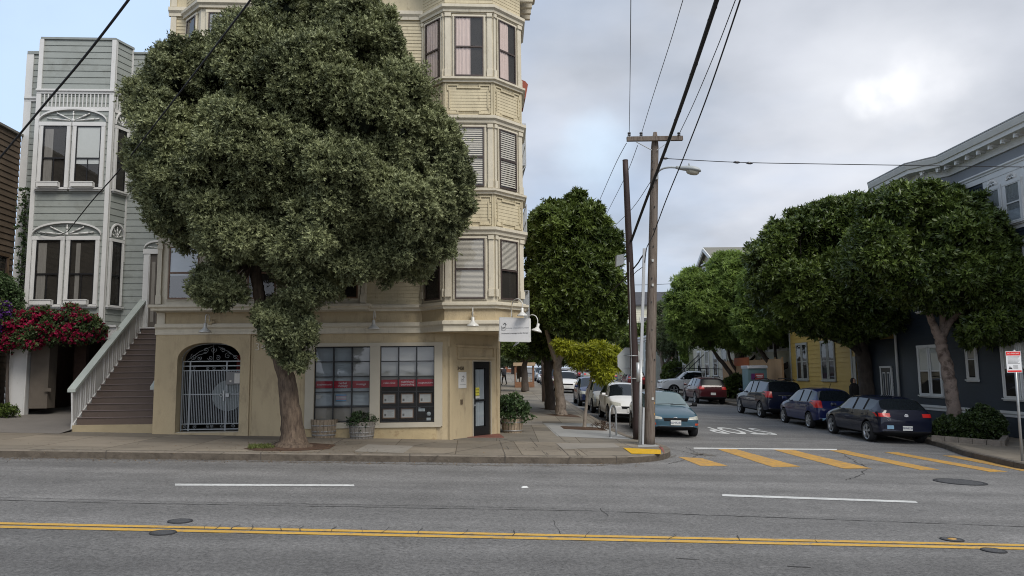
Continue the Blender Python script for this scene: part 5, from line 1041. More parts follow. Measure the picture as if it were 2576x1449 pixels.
# yellow house
yh = thing('yellow_house', 'yellow clapboard house with grey window surrounds beside the yard wall', 'house', (*S(16.8, 40), -.4))
F3 = FSd(16.8, 44.2); mb = MB(); siding(mb, F3, 0, 8.2, -.9, 7.4, .235, .025); F3n = FF(S(16.8, 36.0), S(27, 36.0)); siding(mb, F3n, 0, F3n.len, -.9, 7.4, .235, .02); F3f = FF(S(27, 44.2), S(16.8, 44.2)); siding(mb, F3f, 0, F3f.len, -.9, 7.4, .235, .02); obj('siding', mb, YELLOW, yh)
GT = mat('grey_window_trim', (.34, .33, .28), .6, .06, 3)
mb = MB(); mb.fbox(F3, 7.75, 7.9, 0, .05, -.5, 7.3); mb.fbox(F3, 0, .15, 0, .05, -.5, 7.3); mb.fbox(F3, 7.9, 8.2, -.02, .03, -.5, 2.2); belt(mb, [S(16.8, 44.2), S(16.8, 36), S(27, 36)], band(7.1, 7.5, .4)); obj('trim', mb, GT, yh)
mb = MB(); boxS(mb, 16.4, 27.2, 35.8, 44.4, 7.5, 7.6); obj('roof', mb, ROOF, yh)
for (v0, v1) in ((43.1, 42.5), (42.3, 41.7), (39.75, 39.1), (38.9, 38.25)):
    window(yh, F3, 44.2-v0, 44.2-v1, 1.08, 3.0, GT, .10, 'dark', GT, GLASS, proud=.06); window(yh, F3, 44.2-v0, 44.2-v1, 4.3, 6.1, GT, .10, 'dark', GT, GLASS, proud=.06)
# utility box covered in stickers, on a post before the yellow house
# plywood hoarding and portable toilet
pf = thing('plywood_hoarding', 'tan plywood site hoarding past the yellow house', 'fence', (*S(16.0, 48), -.3)); F4 = FSd(16.2, 56); PLY = mat('plywood', (.40, .25, .13), .75, .12, 3, stretch=(1, 1, .2))
for i in range(10): mb = MB(); mb.fbox(F4, i*1.2+.004, i*1.2+1.196, 0, .02, -.6, 2.25); obj('board', mb, PLY, pf)
for i in range(11): mb = MB(); mb.fbox(F4, i*1.2-.03, i*1.2+.03, -.09, -.005, -.6, 2.35); obj('post', mb, PLY, pf)
mb = MB(); mb.fbox(F4, 3.0, 6.2, .03, .05, 1.9, 2.45); obj('orange_band', mb, mat('orange_sheet', (.45, .11, .03), .7), pf)
L_, v_ = 14.9, 45.0; g0 = gz(*S(L_, v_))
pt = thing('portable_toilet', 'grey and green portable toilet with a white corrugated roof', 'portable toilet', (*S(L_, v_), g0))
mb = MB(); boxS(mb, L_-.55, L_+.55, v_-.55, v_+.55, g0, g0+2.05); obj('cabin', mb, mat('toilet_grey', (.12, .20, .21), .5), pt)
mb = MB()
for i in range(12): boxS(mb, L_-.6+i*.1, L_-.545+i*.1, v_-.62, v_+.6, g0+2.06, g0+2.22)
boxS(mb, L_-.6, L_+.6, v_-.6, v_+.6, g0+2.05, g0+2.18); obj('roof', mb, mat('white_plastic', (.6, .61, .62), .4), pt)
mb = MB(); boxS(mb, L_-.38, L_+.45, v_-.58, v_-.552, g0+.3, g0+1.15); obj('door', mb, mat('green_plastic', (.03, .26, .06), .5), pt)
mb = MB(); boxS(mb, L_-.15, L_+.35, v_-.58, v_-.553, g0+1.40, g0+1.75); obj('sticker', mb, mat('red_sticker', (.35, .05, .05), .5), pt); mb = MB(); boxS(mb, L_-.38, L_-.17, v_-.58, v_-.553, g0+1.4, g0+1.75); obj('sticker', mb, mat('purple_sticker', (.12, .02, .12), .5), pt)
mb = MB()
for k in range(2): boxS(mb, L_-.10+k*.03, L_+.30-k*.03, v_-.586, v_-.581, g0+1.62-k*.1, g0+1.665-k*.1)
obj('print', mb, LETTER, pt)
# simple street houses further along: body, roof, windows, trim
def house(name, label, L, v0, v1, zt, col, trim, roof='flat', wins=(), depth=12, z0=-1.0, pitch=.22, ridge=3.0, face_wins=()):
    t = thing(name, label, 'house', (*S(L, v1), gz(*S(L, v1)))); F = FSd(L, v1); sgn = 1
    mb = MB(); siding(mb, F, 0, v1-v0, z0, zt, pitch, .02); Fn = FF(S(L, v0), S(L+depth, v0)); siding(mb, Fn, 0, depth, z0, zt, pitch, .02); Ff = FF(S(L+depth, v1), S(L, v1)); siding(mb, Ff, 0, depth, z0, zt, pitch, .02)
    if roof == 'gable':
        vm = (v0+v1)/2; mb.add([(*S(L, v0), zt), (*S(L, v1), zt), (*S(L, vm), zt+ridge), (*S(L+depth, v0), zt), (*S(L+depth, v1), zt), (*S(L+depth, vm), zt+ridge)], [(0, 2, 1), (3, 4, 5)])
    obj('siding', mb, col, t); rm = MB()
    if roof == 'gable':
        vm = (v0+v1)/2; o = .35
        for va, vb in ((v0, vm), (v1, vm)):
            k = (va-vm)/abs(va-vm)*o
            rm.hexa([(*S(L-o, va+k), zt-.25), (*S(L+depth+o, va+k), zt-.25), (*S(L+depth+o, vb), zt+ridge), (*S(L-o, vb), zt+ridge), (*S(L-o, va+k), zt-.1), (*S(L+depth+o, va+k), zt-.1), (*S(L+depth+o, vb), zt+ridge+.15), (*S(L-o, vb), zt+ridge+.15)])
        obj('roof', rm, mat('grey_brown_roof', (.17, .165, .14), .85, .12, 2), t)
        rm = MB()
        for va in (v0, v1):
            k = (va-vm)/abs(va-vm)*o; rm.strip((*S(L-o-.04, va+k), zt-.25), (*S(L-o-.04, vm), zt+ridge-.05), .12, .28)
        rm.strip((*S(L-o+.05, vm-1.1), zt+ridge-1.2), (*S(L-o+.05, vm+1.1), zt+ridge-1.2), .1); obj('bargeboard', rm, trim, t)
    else:
        boxS(rm, L-.1, L+depth, v0-.1, v1+.1, zt, zt+.15); obj('roof', rm, ROOF, t); rm = MB(); belt(rm, [S(L, v1), S(L, v0), S(L+depth, v0)], band(zt-.45, zt+.05, .45)); obj('cornice', rm, trim, t)
    for (a, b, c, d) in wins: window(t, F, v1-b, v1-a, c, d, trim, .12, 'blind' if (a*7+c) % 2 < 1 else 'dark', trim, GLASS, low=.6, proud=.06)
    for (a, b, c, d) in face_wins: window(t, Fn, a, b, c, d, trim, .12, 'dark', trim, GLASS, proud=.06)
    return t, F
ch, F5 = house('cream_house', 'cream house with tall windows behind the plywood hoarding', 17.6, 45.0, 54.6, 8.3, PALE, WHT, wins=[(45.6+i*1.15, 46.4+i*1.15, 2.9, 5.1) for i in range(7)]+[(46+i*1.9, 47+i*1.9, 5.9, 7.5) for i in range(4)])
bg_, F6 = house('gabled_house', 'tall beige house with a decorated gable seen above the feathery tree', 17.0, 55.6, 67.6, 8.6, BEIGE, WHT, 'gable', wins=[(57+i*2.3, 58.3+i*2.3, 4.2, 6.6) for i in range(4)]+[(60, 61.2, 8.7, 10.2), (62, 63.2, 8.7, 10.2)]+[(57.5+i*2.5, 58.6+i*2.5, 1.2, 3.2) for i in range(4)], ridge=3.0)
st3 = MB()
for i in range(11): boxS(st3, 14.9+i*.25, 17.0, 64, 65.6, -.3, .1+i*.19)
obj('steps', st3, mat('grey_steps', (.25, .24, .22), .8), bg_); rl = MB()
for v in (63.9, 65.7): rl.strip((*S(14.8, v), 1.0), (*S(17.0, v), 3.0), .06); [rl.strip((*S(14.8+i*.44, v), -.2), (*S(14.8+i*.44, v), 1.0+i*.4), .04) for i in range(6)]
obj('railing', rl, BLACK, bg_)
pg, F7 = house('pale_green_house', 'pale green house with white window frames beyond the stairs', 17.0, 69.0, 82.0, 7.4, OLIVE, WHT, wins=[(70.5+i*2.6, 71.6+i*2.6, 2.6, 4.6) for i in range(4)]+[(70.5+i*2.6, 71.6+i*2.6, -.0+.6, 2.2) for i in range(4)])
hw_, F8 = house('grey_house', 'narrow grey white house past the pale green one', 16.6, 83.0, 92.0, 5.6, mat('grey_white_siding', (.45, .46, .42), .7), WHT, wins=[(84.2+i*2.8, 85.4+i*2.8, 3.0, 5.0) for i in range(3)])
# the wide block closing the far end: faces the viewer
fb = thing('far_apartment_block', 'pale far block with a dark sloping roof at the end of the street', 'apartment block', (*S(26, 112), 1)); Ff_ = FF(S(13.5, 112), S(44, 112))
mb = MB(); siding(mb, Ff_, 0, Ff_.len, 0, 11.4, .35, .03); mb.add([(*S(13.5, 112), 0), (*S(13.5, 128), 0), (*S(13.5, 128), 11.4), (*S(13.5, 112), 11.4)], [(0, 1, 2, 3)]); obj('siding', mb, PALE, fb)
mb = MB(); mb.hexa([Ff_.p(-.5, .5, 11.3), Ff_.p(30.5, .5, 11.3), Ff_.p(30.5, -4, 13.6), Ff_.p(-.5, -4, 13.6), Ff_.p(-.5, .5, 11.5), Ff_.p(30.5, .5, 11.5), Ff_.p(30.5, -4, 13.8), Ff_.p(-.5, -4, 13.8)]); roof_ = obj('roof', mb, ROOF, fb)
mb = MB(); mb.hexa([Ff_.p(3.2, .2-1.2, 12.2), Ff_.p(4.4, .2-1.2, 12.2), Ff_.p(4.6, -2.6, 13.1), Ff_.p(3.4, -2.6, 13.1), Ff_.p(3.2, .2-1.2, 12.3), Ff_.p(4.4, .2-1.2, 12.3), Ff_.p(4.6, -2.6, 13.2), Ff_.p(3.4, -2.6, 13.2)]); obj('skylight', mb, mat('skylight_grey', (.3, .34, .4), .3), roof_)
mb = MB(); mb.prism([Ff_.p(11.3, .6, 9.9), Ff_.p(14.3, .6, 9.9), Ff_.p(12.8, .6, 12.9)], tuple(Vector(Ff_.p(0, -2, 0))-Vector(Ff_.p(0, .6, 0)))); mb.fbox(Ff_, 8.4, 16, .1, .9, 10.6, 11.0); mb.fbox(Ff_, 8.4, 16, .1, .6, 9.0, 9.25); mb.fbox(Ff_, 9.0, 11.0, 0, .7, 4, 10.6); mb.fbox(Ff_, 11.6, 14, 0, .9, 3, 9.9); obj('dormer', mb, WHT, fb)
for i in range(8):
    for z in (2.2, 5.2, 8.0): window(fb, Ff_, 1.2+i*2.9, 2.1+i*2.9, z, z+1.5, WHT, .15, 'dark', BLACK, GLASS, proud=.1, sill=False)
mb = MB(); mb.box(*[0]*6) if False else None
# brick building and hedge-like backdrop at the far left end
bk, F9 = house('brick_building', 'low red brick building at the far end of the left pavement', -6, 150, 168, 5.2, mat('red_brick', (.22, .09, .05), .85, .2, 2), WHT, wins=[(152+i*3, 153.6+i*3, 2.6, 4.2) for i in range(4)], depth=9, face_wins=[(1+i*2, 2.2+i*2, 2.5, 4.2) for i in range(4)])
lb = thing('left_row_house', 'pale yellow house far down the left pavement', 'house', (*S(-.6, 60), .3)); FLb = Frame(S(-.8, 48), tuple(SN))
mb = MB(); siding(mb, FLb, 0, 30, -.5, 8, .25, .02); mb.hexa([(*S(-.81, 48), -.5), (*S(-10, 48), -.5), (*S(-10, 78), -.5), (*S(-.81, 78), -.5), (*S(-.81, 48), 8), (*S(-10, 48), 8), (*S(-10, 78), 8), (*S(-.81, 78), 8)]); obj('siding', mb, PALE, lb)
for i in range(7): window(lb, FLb, 2+i*4, 3+i*4, 3.2, 5, WHT, .12, 'dark', BLACK, GLASS, proud=.06)
gb_, F10 = house('green_roofed_house', 'pale yellow house glimpsed under the yellow green sapling', 17.0, 93.5, 110.0, 5.4, mat('lemon_siding', (.48, .46, .28), .7), WHT, wins=[(95+i*3, 96.4+i*3, 2.6, 4.6) for i in range(5)])
# ------------------------------------------------------------------ poles, lamp, wires, signs
POLEW = mat('weathered_pole', (.14, .115, .095), .9, .3, 3, bump=1.0, bscale=6, stretch=(5, 5, .35), dark=(.06, .038, .028), dscale=5, dth=(.5, .66))
RUST = mat('dark_steel_pole', (.035, .020, .018), .6, .3, 3, stretch=(3, 3, .5))
p0 = at(1633, 1120, 19.9); p1 = at(1648, 333, 19.9); up_ = lambda t: tuple(p0+(p1-p0)*t)
up = thing('utility_pole', 'weathered wooden utility pole with a crossarm standing at the corner', 'utility pole', tuple(p0))
mb = MB(); k = 40; mb.tube([up_(i/k) for i in range(k+1)], [(.150-.05*i/k)*(1+random.uniform(-.012, .012)) for i in range(k-1)]+[.085, .05], 14); obj('shaft', mb, POLEW, up)
c0, c1 = at(1577, 350, 19.72), at(1717, 348, 19.72)
mb = MB(); mb.strip(c0, c1, .10, .12); xa = obj('crossarm', mb, POLEW, up)
mb = MB(); pb = up_(.86); mb.strip(at(1601, 357, 19.70), at(1640, 378, 19.76), .03, .012); mb.strip(at(1688, 353, 19.70), at(1652, 378, 19.76), .03, .012); obj('brace', mb, GALV, up)
INS = mat('insulator', (.04, .04, .045), .3, .1, 3, coat=.5)
for x in (1583, 1613, 1708):
    q = at(x, 345, 19.72); mb = MB(); mb.lathe([(.012, 0), (.012, .04), (.045, .045), (.045, .07), (.02, .075), (.02, .09), (.045, .095), (.045, .125), (.02, .135), (0, .14)], tuple(q), 12); obj('insulator', mb, INS, xa)
mb = MB(); ct = at(1621, 640, 19.72); mb.strip(at(1621, 625, 19.75), at(1613, 905, 19.75), .075, .05); mb.strip(at(1619, 1025, 19.7), at(1617, 1118, 19.7), .05, .05); obj('conduit_cover', mb, mat('pvc_white', (.36, .37, .38), .5, .05, 3), up)
mb = MB(); mb.tube([at(1612, 905, 19.7), at(1610, 1124, 19.7)], .045, 10); mb.tube([at(1605, 912, 19.66), at(1606, 960, 19.66)], .055, 10); obj('conduit', mb, GALV, up)
mb = MB()
for y in (405, 425, 470, 520, 575, 620, 700, 760, 830, 905, 960): q = at(1641+random.uniform(-6, 6), y, 19.78); mb.box(q[0]-.012, q[0]+.012, q[1]-.02, q[1]+.02, q[2]-.02, q[2]+.02)
obj('bolt', mb, IRON, up); mb = MB()
for y in (655, 717, 1003): q = at(1642, y, 19.76); mb = MB(); mb.box(q[0]-.028, q[0]+.028, q[1]-.01, q[1]+.01, q[2]-.035, q[2]+.035); obj('pole_tag', mb, mat('tag_grey', (.4, .4, .38), .6), up)
for y in (985, 1014, 1042): q = at(1645.5, y, 19.82); mb = MB(); mb.box(q[0]-.02, q[0]+.012, q[1]-.02, q[1]+.02, q[2]-.025, q[2]+.025); obj('reflector', mb, mat('amber_reflector', (.7, .32, .02), .4), up)
# cobra head lamp
LGR = mat('lamp_grey', (.33, .35, .35), .4, .06, 3)
lp = thing('street_lamp', 'grey cobra head street lamp bracketed to the wooden pole', 'street lamp', tuple(at(1655, 445, 19.8)))
mb = MB(); mb.tube(smooth_path([at(1650, 446, 19.75), at(1656, 432, 19.6), at(1668, 424, 19.5), at(1685, 421, 19.4), at(1705, 422, 19.3)], 5), .026, 10); mb.box(*(at(1652, 444, 19.75)[0]+np.array([-.04, .03])), 19.68, 19.8, at(1652, 452, 19.75)[2], at(1652, 436, 19.75)[2]); obj('arm', mb, LGR, lp)
a_, b_ = at(1700, 421, 19.3), at(1764, 430, 19.1); ax_ = (b_-a_); Lh = np.linalg.norm(ax_); ux = Vector(ax_/Lh); uz = Vector((0, 0, 1)); uz = (uz-ux*uz.dot(ux)).normalized(); uy = uz.cross(ux)
def headpt(t, w, h): return Vector(a_)+ux*Lh*t+uy*w+uz*h
st_ = [(0, .04, .035, .035), (.12, .055, .05, .05), (.3, .09, .07, .055), (.5, .13, .095, .05), (.7, .15, .10, .05), (.88, .13, .075, .045), (.97, .08, .03, .03), (1.0, .02, .0, .01)]
vs = [headpt(t, w*math.cos(a), (h if math.sin(a) > 0 else l)*math.sin(a)) for t, w, h, l in st_ for a in [2*math.pi*j/16 for j in range(16)]]
mb = MB(); mb.add(vs, [(i*16+j, (i+1)*16+j, (i+1)*16+(j+1) % 16, i*16+(j+1) % 16) for i in range(7) for j in range(16)]+[tuple(range(16))], 0, True); hd = obj('lamp_head', mb, LGR, lp)
mb = MB(); mb.lathe([(0, 0), (.02, 0), (.02, .07), (0, .07)], tuple(headpt(.5, 0, .09)), 10); obj('photocell', mb, LGR, hd)
vs = [headpt(.68+.26*math.cos(a)*r, .11*math.sin(a)*r, -.04-h) for r, h in ((1, 0), (.95, .05), (.7, .085), (.3, .10), (0.01, .105)) for a in [2*math.pi*j/16 for j in range(16)]]
mb = MB(); mb.add(vs, [(i*16+j, i*16+(j+1) % 16, (i+1)*16+(j+1) % 16, (i+1)*16+j) for i in range(4) for j in range(16)], 0, True); obj('lens', mb, mat('lamp_lens', (.35, .33, .27), .2, .05, 4, coat=.5), hd)
# dark steel pole
q0, q1 = at(1605, 1107, 21.2), at(1573, 404, 21.2); sp_ = thing('steel_pole', 'tall dark brown steel pole leaning beside the wooden utility pole', 'pole', tuple(q0))
mb = MB(); mb.tube([tuple(q0+(q1-q0)*i/20) for i in range(21)], [.135-.055*i/20 for i in range(21)], 14); mb.tube([tuple(q1), tuple(q1+np.array([0, 0, .02]))], [.084, .08], 14); obj('shaft', mb, RUST, sp_)
mb = MB()
for y in (895, 952): q = at(1590+ (y-895)*.02, y, 21.05); mb.tube([(q[0]-.14, q[1], q[2]), (q[0]+.15, q[1]-.03, q[2])], .014, 6)
mb.tube([at(1583, 660, 21.08), at(1586, 800, 21.08), at(1590, 1000, 21.06), at(1592, 1050, 21.06)], .012, 6); obj('band', mb, GALV, sp_)
mb = MB(); q = at(1557, 655, 21.1); mb.hexa([(q[0]-.10, q[1]-.1, q[2]-.19), (q[0]+.12, q[1]-.1, q[2]-.12), (q[0]+.12, q[1]+.1, q[2]-.12), (q[0]-.10, q[1]+.1, q[2]-.19), (q[0]-.08, q[1]-.1, q[2]+.13), (q[0]+.12, q[1]-.1, q[2]+.17), (q[0]+.12, q[1]+.1, q[2]+.17), (q[0]-.08, q[1]+.1, q[2]+.13)]); mb.strip((q[0]+.1, q[1], q[2]), tuple(at(1577, 650, 21.2)), .04); obj('signal_box', mb, METAL, sp_)
sgb = thing('stop_sign', 'octagonal stop sign seen from its plain grey back on the dark pole', 'stop sign', tuple(at(1585, 908, 21.35)))
cc = at(1586, 908, 21.42); A_ = Vector((-.995, -.10, 0)); mb = MB(); rr = .38/math.cos(math.pi/8)
oc = [Vector(cc)+A_*(rr*math.cos(math.pi/8+i*math.pi/4))+Vector((0, 0, rr*math.sin(math.pi/8+i*math.pi/4))) for i in range(8)]; mb.prism(oc, (.0, .008, 0)); pan = obj('panel', mb, mat('bare_aluminium', (.40, .42, .41), .5, .06, 3), sgb)
mb = MB(); mb.prism([p+Vector((0, .009, 0)) for p in oc], (0, .003, 0)); obj('red_face', mb, mat('stop_red', (.42, .01, .01), .4), pan)
mb = MB(); mb.strip(cc+np.array([-.2, -.02, .17]), cc+np.array([.2, -.02, .17]), .02); mb.strip(cc+np.array([-.2, -.02, -.2]), cc+np.array([.2, -.02, -.2]), .02); obj('bracket', mb, GALV, sgb)
# wires
WIRE = mat('cable_rubber', (.02, .02, .022), .7, .2, 5)
def wire(label, pts, r, group='overhead wires', n=6, hang=0.0, m=None, twist=False, nm='overhead_wire'):
    """pts: (x, y, Y) as seen, run through real space"""
    P = smooth_path([at(*p) if len(p) == 3 else np.array(p[3:]) for p in pts], 10); mb = MB(); k = len(P)
    if isinstance(r, tuple): r = [r[0]+(r[1]-r[0])*i/(k-1) for i in range(k)]
    mb.tube([tuple(p) for p in P], r, n)
    if twist:
        mb.tube([tuple(p+np.array([.03*math.cos(i*1.4), 0, .03*math.sin(i*1.4)])) for i, p in enumerate(P)], .012, 5)
    return single(nm, mb, m or WIRE, label, 'cable', group)
wire('thick black cable bundle sweeping overhead to the dark pole', [(1588, 606, 21.1), (1625, 505, 19.0), (1665, 400, 16.6), (1705, 290, 14.3), (1750, 160, 12.0), (1803, 0, 10.0), (1860, -180, 8.4)], .036, twist=True)
wire('thin wire from the right end of the crossarm upwards', [(1708, 338, 19.7), (1745, 260, 17.5), (1800, 130, 14.5), (1850, 0, 12.2), (1890, -110, 10.5)], .009)
wire('thin black wire reaching the middle of the wooden pole', [(1643, 592, 19.7), (1675, 505, 18.0), (1720, 395, 16), (1780, 240, 13.5), (1862, 0, 10.5), (1905, -140, 9.0)], .013)
wire('thin vertical wire above the left end of the crossarm', [(1583, 338, 19.7), (1585, 200, 15), (1587, 0, 11.5), (1588, -150, 9.5)], .007)
wire('thin wire above the second insulator of the crossarm', [(1613, 338, 19.7), (1640, 250, 17), (1685, 110, 14), (1718, 0, 12), (1755, -120, 10.5)], .007)
wire('long level span wire running from the wooden pole to the right edge', [(1662, 398, 19.8), (1850, 408, 19.3), (2100, 413, 18.4), (2576, 420, 17.0), (2800, 421, 16.4)], .010)
mb = MB()
for x, y, Y in ((1853, 408, 19.2), (1885, 410, 19.1), (1672, 398, 19.7)): mb.tube([at(x-9, y, Y), at(x-3, y, Y), at(x+3, y+.5, Y), at(x+9, y+.5, Y)], [.012, .035, .035, .012], 8)
single('strain_insulator', mb, INS, 'pair of dark strain insulators on the level span wire', 'insulator')
wire('thin wire running back from the left end of the crossarm', [(1576, 360, 19.8), (1545, 420, 23), (1497, 530, 30), (1440, 660, 45)], .009)
wire('thin wire running back from beside the second insulator', [(1604, 366, 19.8), (1575, 440, 23), (1525, 540, 30), (1455, 680, 45)], .008)
wire('thin wire running back behind the dark pole', [(1638, 455, 19.9), (1590, 525, 24), (1535, 580, 30), (1440, 680, 45)], .009)
wire('short twisted cable between the two poles', [(1625, 632, 20), (1612, 650, 20.4), (1600, 668, 20.8), (1560, 712, 24), (1500, 770, 32)], .020, n=8)
wire('thin cable climbing the side of the wooden pole', [(1643, 592, 19.72), (1632, 612, 19.72), (1626, 628, 19.72), (1622, 660, 19.72)], .012)
wire('short wire with a round clamp between the poles', [(1622, 668, 19.9), (1608, 678, 20.3), (1598, 686, 20.8), (1575, 712, 23)], .010)
wire('black cable crossing the sky above the sage house', [(345, -35, 9.0), (323, 0, 9.3), (215, 140, 10.5), (110, 265, 12), (0, 397, 13.5), (-60, 465, 14.3)], .017, twist=False)
wire('service cable passing in front of the big tree to the sage house', [(660, -45, 9.0), (630, 0, 9.4), (520, 145, 11.2), (400, 300, 13.8), (300, 428, 16.5), (232, 505, 19.5), (188, 560, 22.2), (170, 583, 23.3)], .014)
wire('short service cable across the lower arch of the sage house', [(170, 583, 23.4), (140, 594, 23.42), (105, 590, 23.42), (80, 575, 23.6)], .010)
wire('far thin wire above the distant roofs', [(1545, 717, 60), (1640, 716, 60), (1760, 710, 62)], .02)
# bike rack
GAL2 = GALV
b0 = onground(1543, 1098, 0.0); br = thing('bike_rack', 'galvanised steel hoop bike rack on the pale concrete', 'bike rack', tuple(b0))
dirb = Vector((math.cos(R(62)), math.sin(R(62)), 0)); hw = .30; pts = [Vector(b0)+dirb*-hw]; zt = .86-.0
loop = [Vector(b0)+dirb*(-hw)+Vector((0, 0, h)) for h in (0, .2, .4, .55)]+[Vector(b0)+dirb*(-hw*math.cos(a))+Vector((0, 0, .58+hw*math.sin(a))) for a in [math.pi*i/12 for i in range(13)]]+[Vector(b0)+dirb*hw+Vector((0, 0, h)) for h in (.55, .4, .2, 0)]
mb = MB(); mb.tube(loop, .028, 10); obj('hoop', mb, GALV, br); mb = MB()
for s in (-1, 1): c = Vector(b0)+dirb*hw*s; mb.lathe([(.085, 0), (.085, .008), (0, .009)], tuple(c), 14)
obj('base_plate', mb, GALV, br)
# red and white notice sign at the right
s0_ = onground(2572, 1160, 0.0); ns = thing('notice_sign', 'red and white construction notice sign on a leaning galvanised post', 'sign', tuple(s0_))
tp = at(2551, 880, float(s0_[1])); mb = MB(); mb.tube([tuple(s0_), tuple(s0_+(tp-s0_)*1.0)], .030, 8); obj('post', mb, GALV, ns)
FN = Frame((float(at(2535, 910, 17.2)[0]), 17.25), (1, -.10)); zb_s = float(at(2553, 937, 17.2)[2]); ht_ = .50; wd_ = .345
mb = MB(); mb.fbox(FN, 0, wd_, 0, .004, zb_s, zb_s+ht_); pnl = obj('panel', mb, mat('sign_white_face', (.65, .65, .65), .4, .02), ns)
SR = mat('sign_red', (.62, .02, .015), .4, .03); mb = MB(); mb.fbox(FN, .01, wd_-.01, .004, .006, zb_s+ht_-.10, zb_s+ht_-.01); mb.fbox(FN, .01, wd_-.01, .004, .006, zb_s+.01, zb_s+.05); obj('red_stripe', mb, SR, pnl)
mb = MB()
for i in range(7): mb.fbox(FN, .035, wd_-.035-.02*(i % 3), .004, .0055, zb_s+.365-i*.026, zb_s+.373-i*.026)
mb.prism([FN.p(.035, .005, zb_s+.08), FN.p(.13, .005, zb_s+.08), FN.p(.115, .005, zb_s+.12), FN.p(.09, .005, zb_s+.11), FN.p(.075, .005, zb_s+.16), FN.p(.055, .005, zb_s+.11)], tuple(Vector(FN.n+(0,))*.001) if False else (FN.n[0]*.001, FN.n[1]*.001, 0))
for i in range(4): mb.fbox(FN, .15, .26, .004, .0055, zb_s+.085+i*.024, zb_s+.092+i*.024)
obj('print', mb, INK, pnl); text('lettering', 'NO PARKING', .045, FN, wd_/2, zb_s+ht_-.055, .007, mat('sign_white_face', 0), pnl, ext=.0005)
# half barrel planters
STAVE = mat('barrel_stave', (.30, .235, .165), .85, .25, 3, bump=.6, bscale=9, stretch=(6, 6, .4), dark=(.13, .09, .06), dscale=5, dth=(.5, .7))
STAVEG = mat('grey_barrel_stave', (.25, .225, .195), .85, .25, 3, bump=.6, bscale=9, stretch=(6, 6, .4), dark=(.11, .09, .07), dscale=5, dth=(.5, .7))
HOOP = mat('barrel_hoop', (.26, .25, .235), .55, .25, 6, metal=.2)
PLG = leafmat('planter_leaf', (.015, .03, .01), (.06, .10, .035)); REDG = leafmat('geranium_leaf', (.02, .045, .015), (.09, .14, .05))
def barrel(px, py, label, m, r=.325, h=.42, patched=False):
    p = onground(px, py, 0.0)+np.array([0, .30, -.01]); t = thing('barrel_planter', label, 'planter', tuple(p), 'half barrel planters along the shop wall'); n = 22; mb = MB(); x0, y0, z0 = p
    for i in range(n):
        a0, a1 = 2*math.pi*i/n+.015, 2*math.pi*(i+1)/n-.015; hh = h*(1+random.uniform(-.015, .012)); k = 1+random.uniform(-.01, .01)
        prof = [(.87, 0), (.95, .35*hh), (.99, .7*hh), (1.0, hh)]
        vs = [(x0+r*f*k*math.cos(a), y0+r*f*k*math.sin(a), z0+z) for f, z in prof for a in (a0, a1)]+[(x0+r*.93*math.cos(a), y0+r*.93*math.sin(a), z0+hh) for a in (a0, a1)]+[(x0+r*.9*math.cos(a), y0+r*.9*math.sin(a), z0+hh-.2) for a in (a0, a1)]
        mb.add(vs, [(2*j, 2*j+1, 2*j+3, 2*j+2) for j in range(5)], 0)
    obj('staves', mb, m, t); mb = MB()
    for z in (.06, .15, .30) if not patched else (.06, .30):
        f = .87+.13*min(1, z/h)**.8+.012; mb.lathe([(r*f, z), (r*(f+.012), z), (r*(f+.022), z+.038), (r*(f+.01), z+.038)], (x0, y0, z0), n*2)
    obj('hoop', mb, HOOP, t); mb = MB(); mb.lathe([(r*.95, h-.06), (0, h-.03)], (x0, y0, z0), 22); obj('soil', mb, SOIL, t)
    return p, t
barrel(810, 1102, 'empty tan half barrel planter beside the big tree trunk', STAVE, .345, .47)
pb_, tb_ = barrel(906, 1105, 'grey half barrel planter holding a small green bush', STAVEG, .335, .44)
def bush(name, label, c, rx, rz_, m, k=9, dens=130, ln=.07, wd=.03, parent=None, leaves=4, cat='plant', r=.16, **kw):
    rs = random.Random(int(c[0]*100)); L_ = []
    for i in range(400):
        a = rs.uniform(0, 6.28); u = rs.uniform(0, 1)**.5; q = rs.uniform(0, 1); x, y, z = c[0]+rx*u*math.cos(a), c[1]+rx*u*math.sin(a), c[2]+rz_*q
        if (u**2+max(0, (q-.35)/.65)**2) > 1.05: continue
        rr = r*rs.uniform(.7, 1.2)
        if all((x-w[0])**2+(y-w[1])**2+(z-w[2])**2 > (r*.8)**2 for w in L_): L_.append((x, y, z, rr))
        if len(L_) > k: break
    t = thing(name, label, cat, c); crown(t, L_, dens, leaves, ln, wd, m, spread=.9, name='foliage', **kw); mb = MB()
    for l in L_[::2]: mb.tube([(c[0], c[1], c[2]-.05), tuple(l[:3])], .008, 5)
    obj('stems', mb, BARKD, t); return t
bush('potted_bush', 'small leafy green bush growing from the grey barrel', (pb_[0]-.02, pb_[1], pb_[2]+.38), .28, .24, PLG, 14, 160, .075, .03, r=.12)
pc_, tc_ = barrel(1290, 1090, 'weathered half barrel planter at the side pavement corner', STAVE, .32, .42, True)
bush('potted_bush', 'large rounded leafy bush filling the corner barrel', (pc_[0]-.03, pc_[1], pc_[2]+.42), .42, .60, REDG, 36, 150, .06, .05, r=.17)

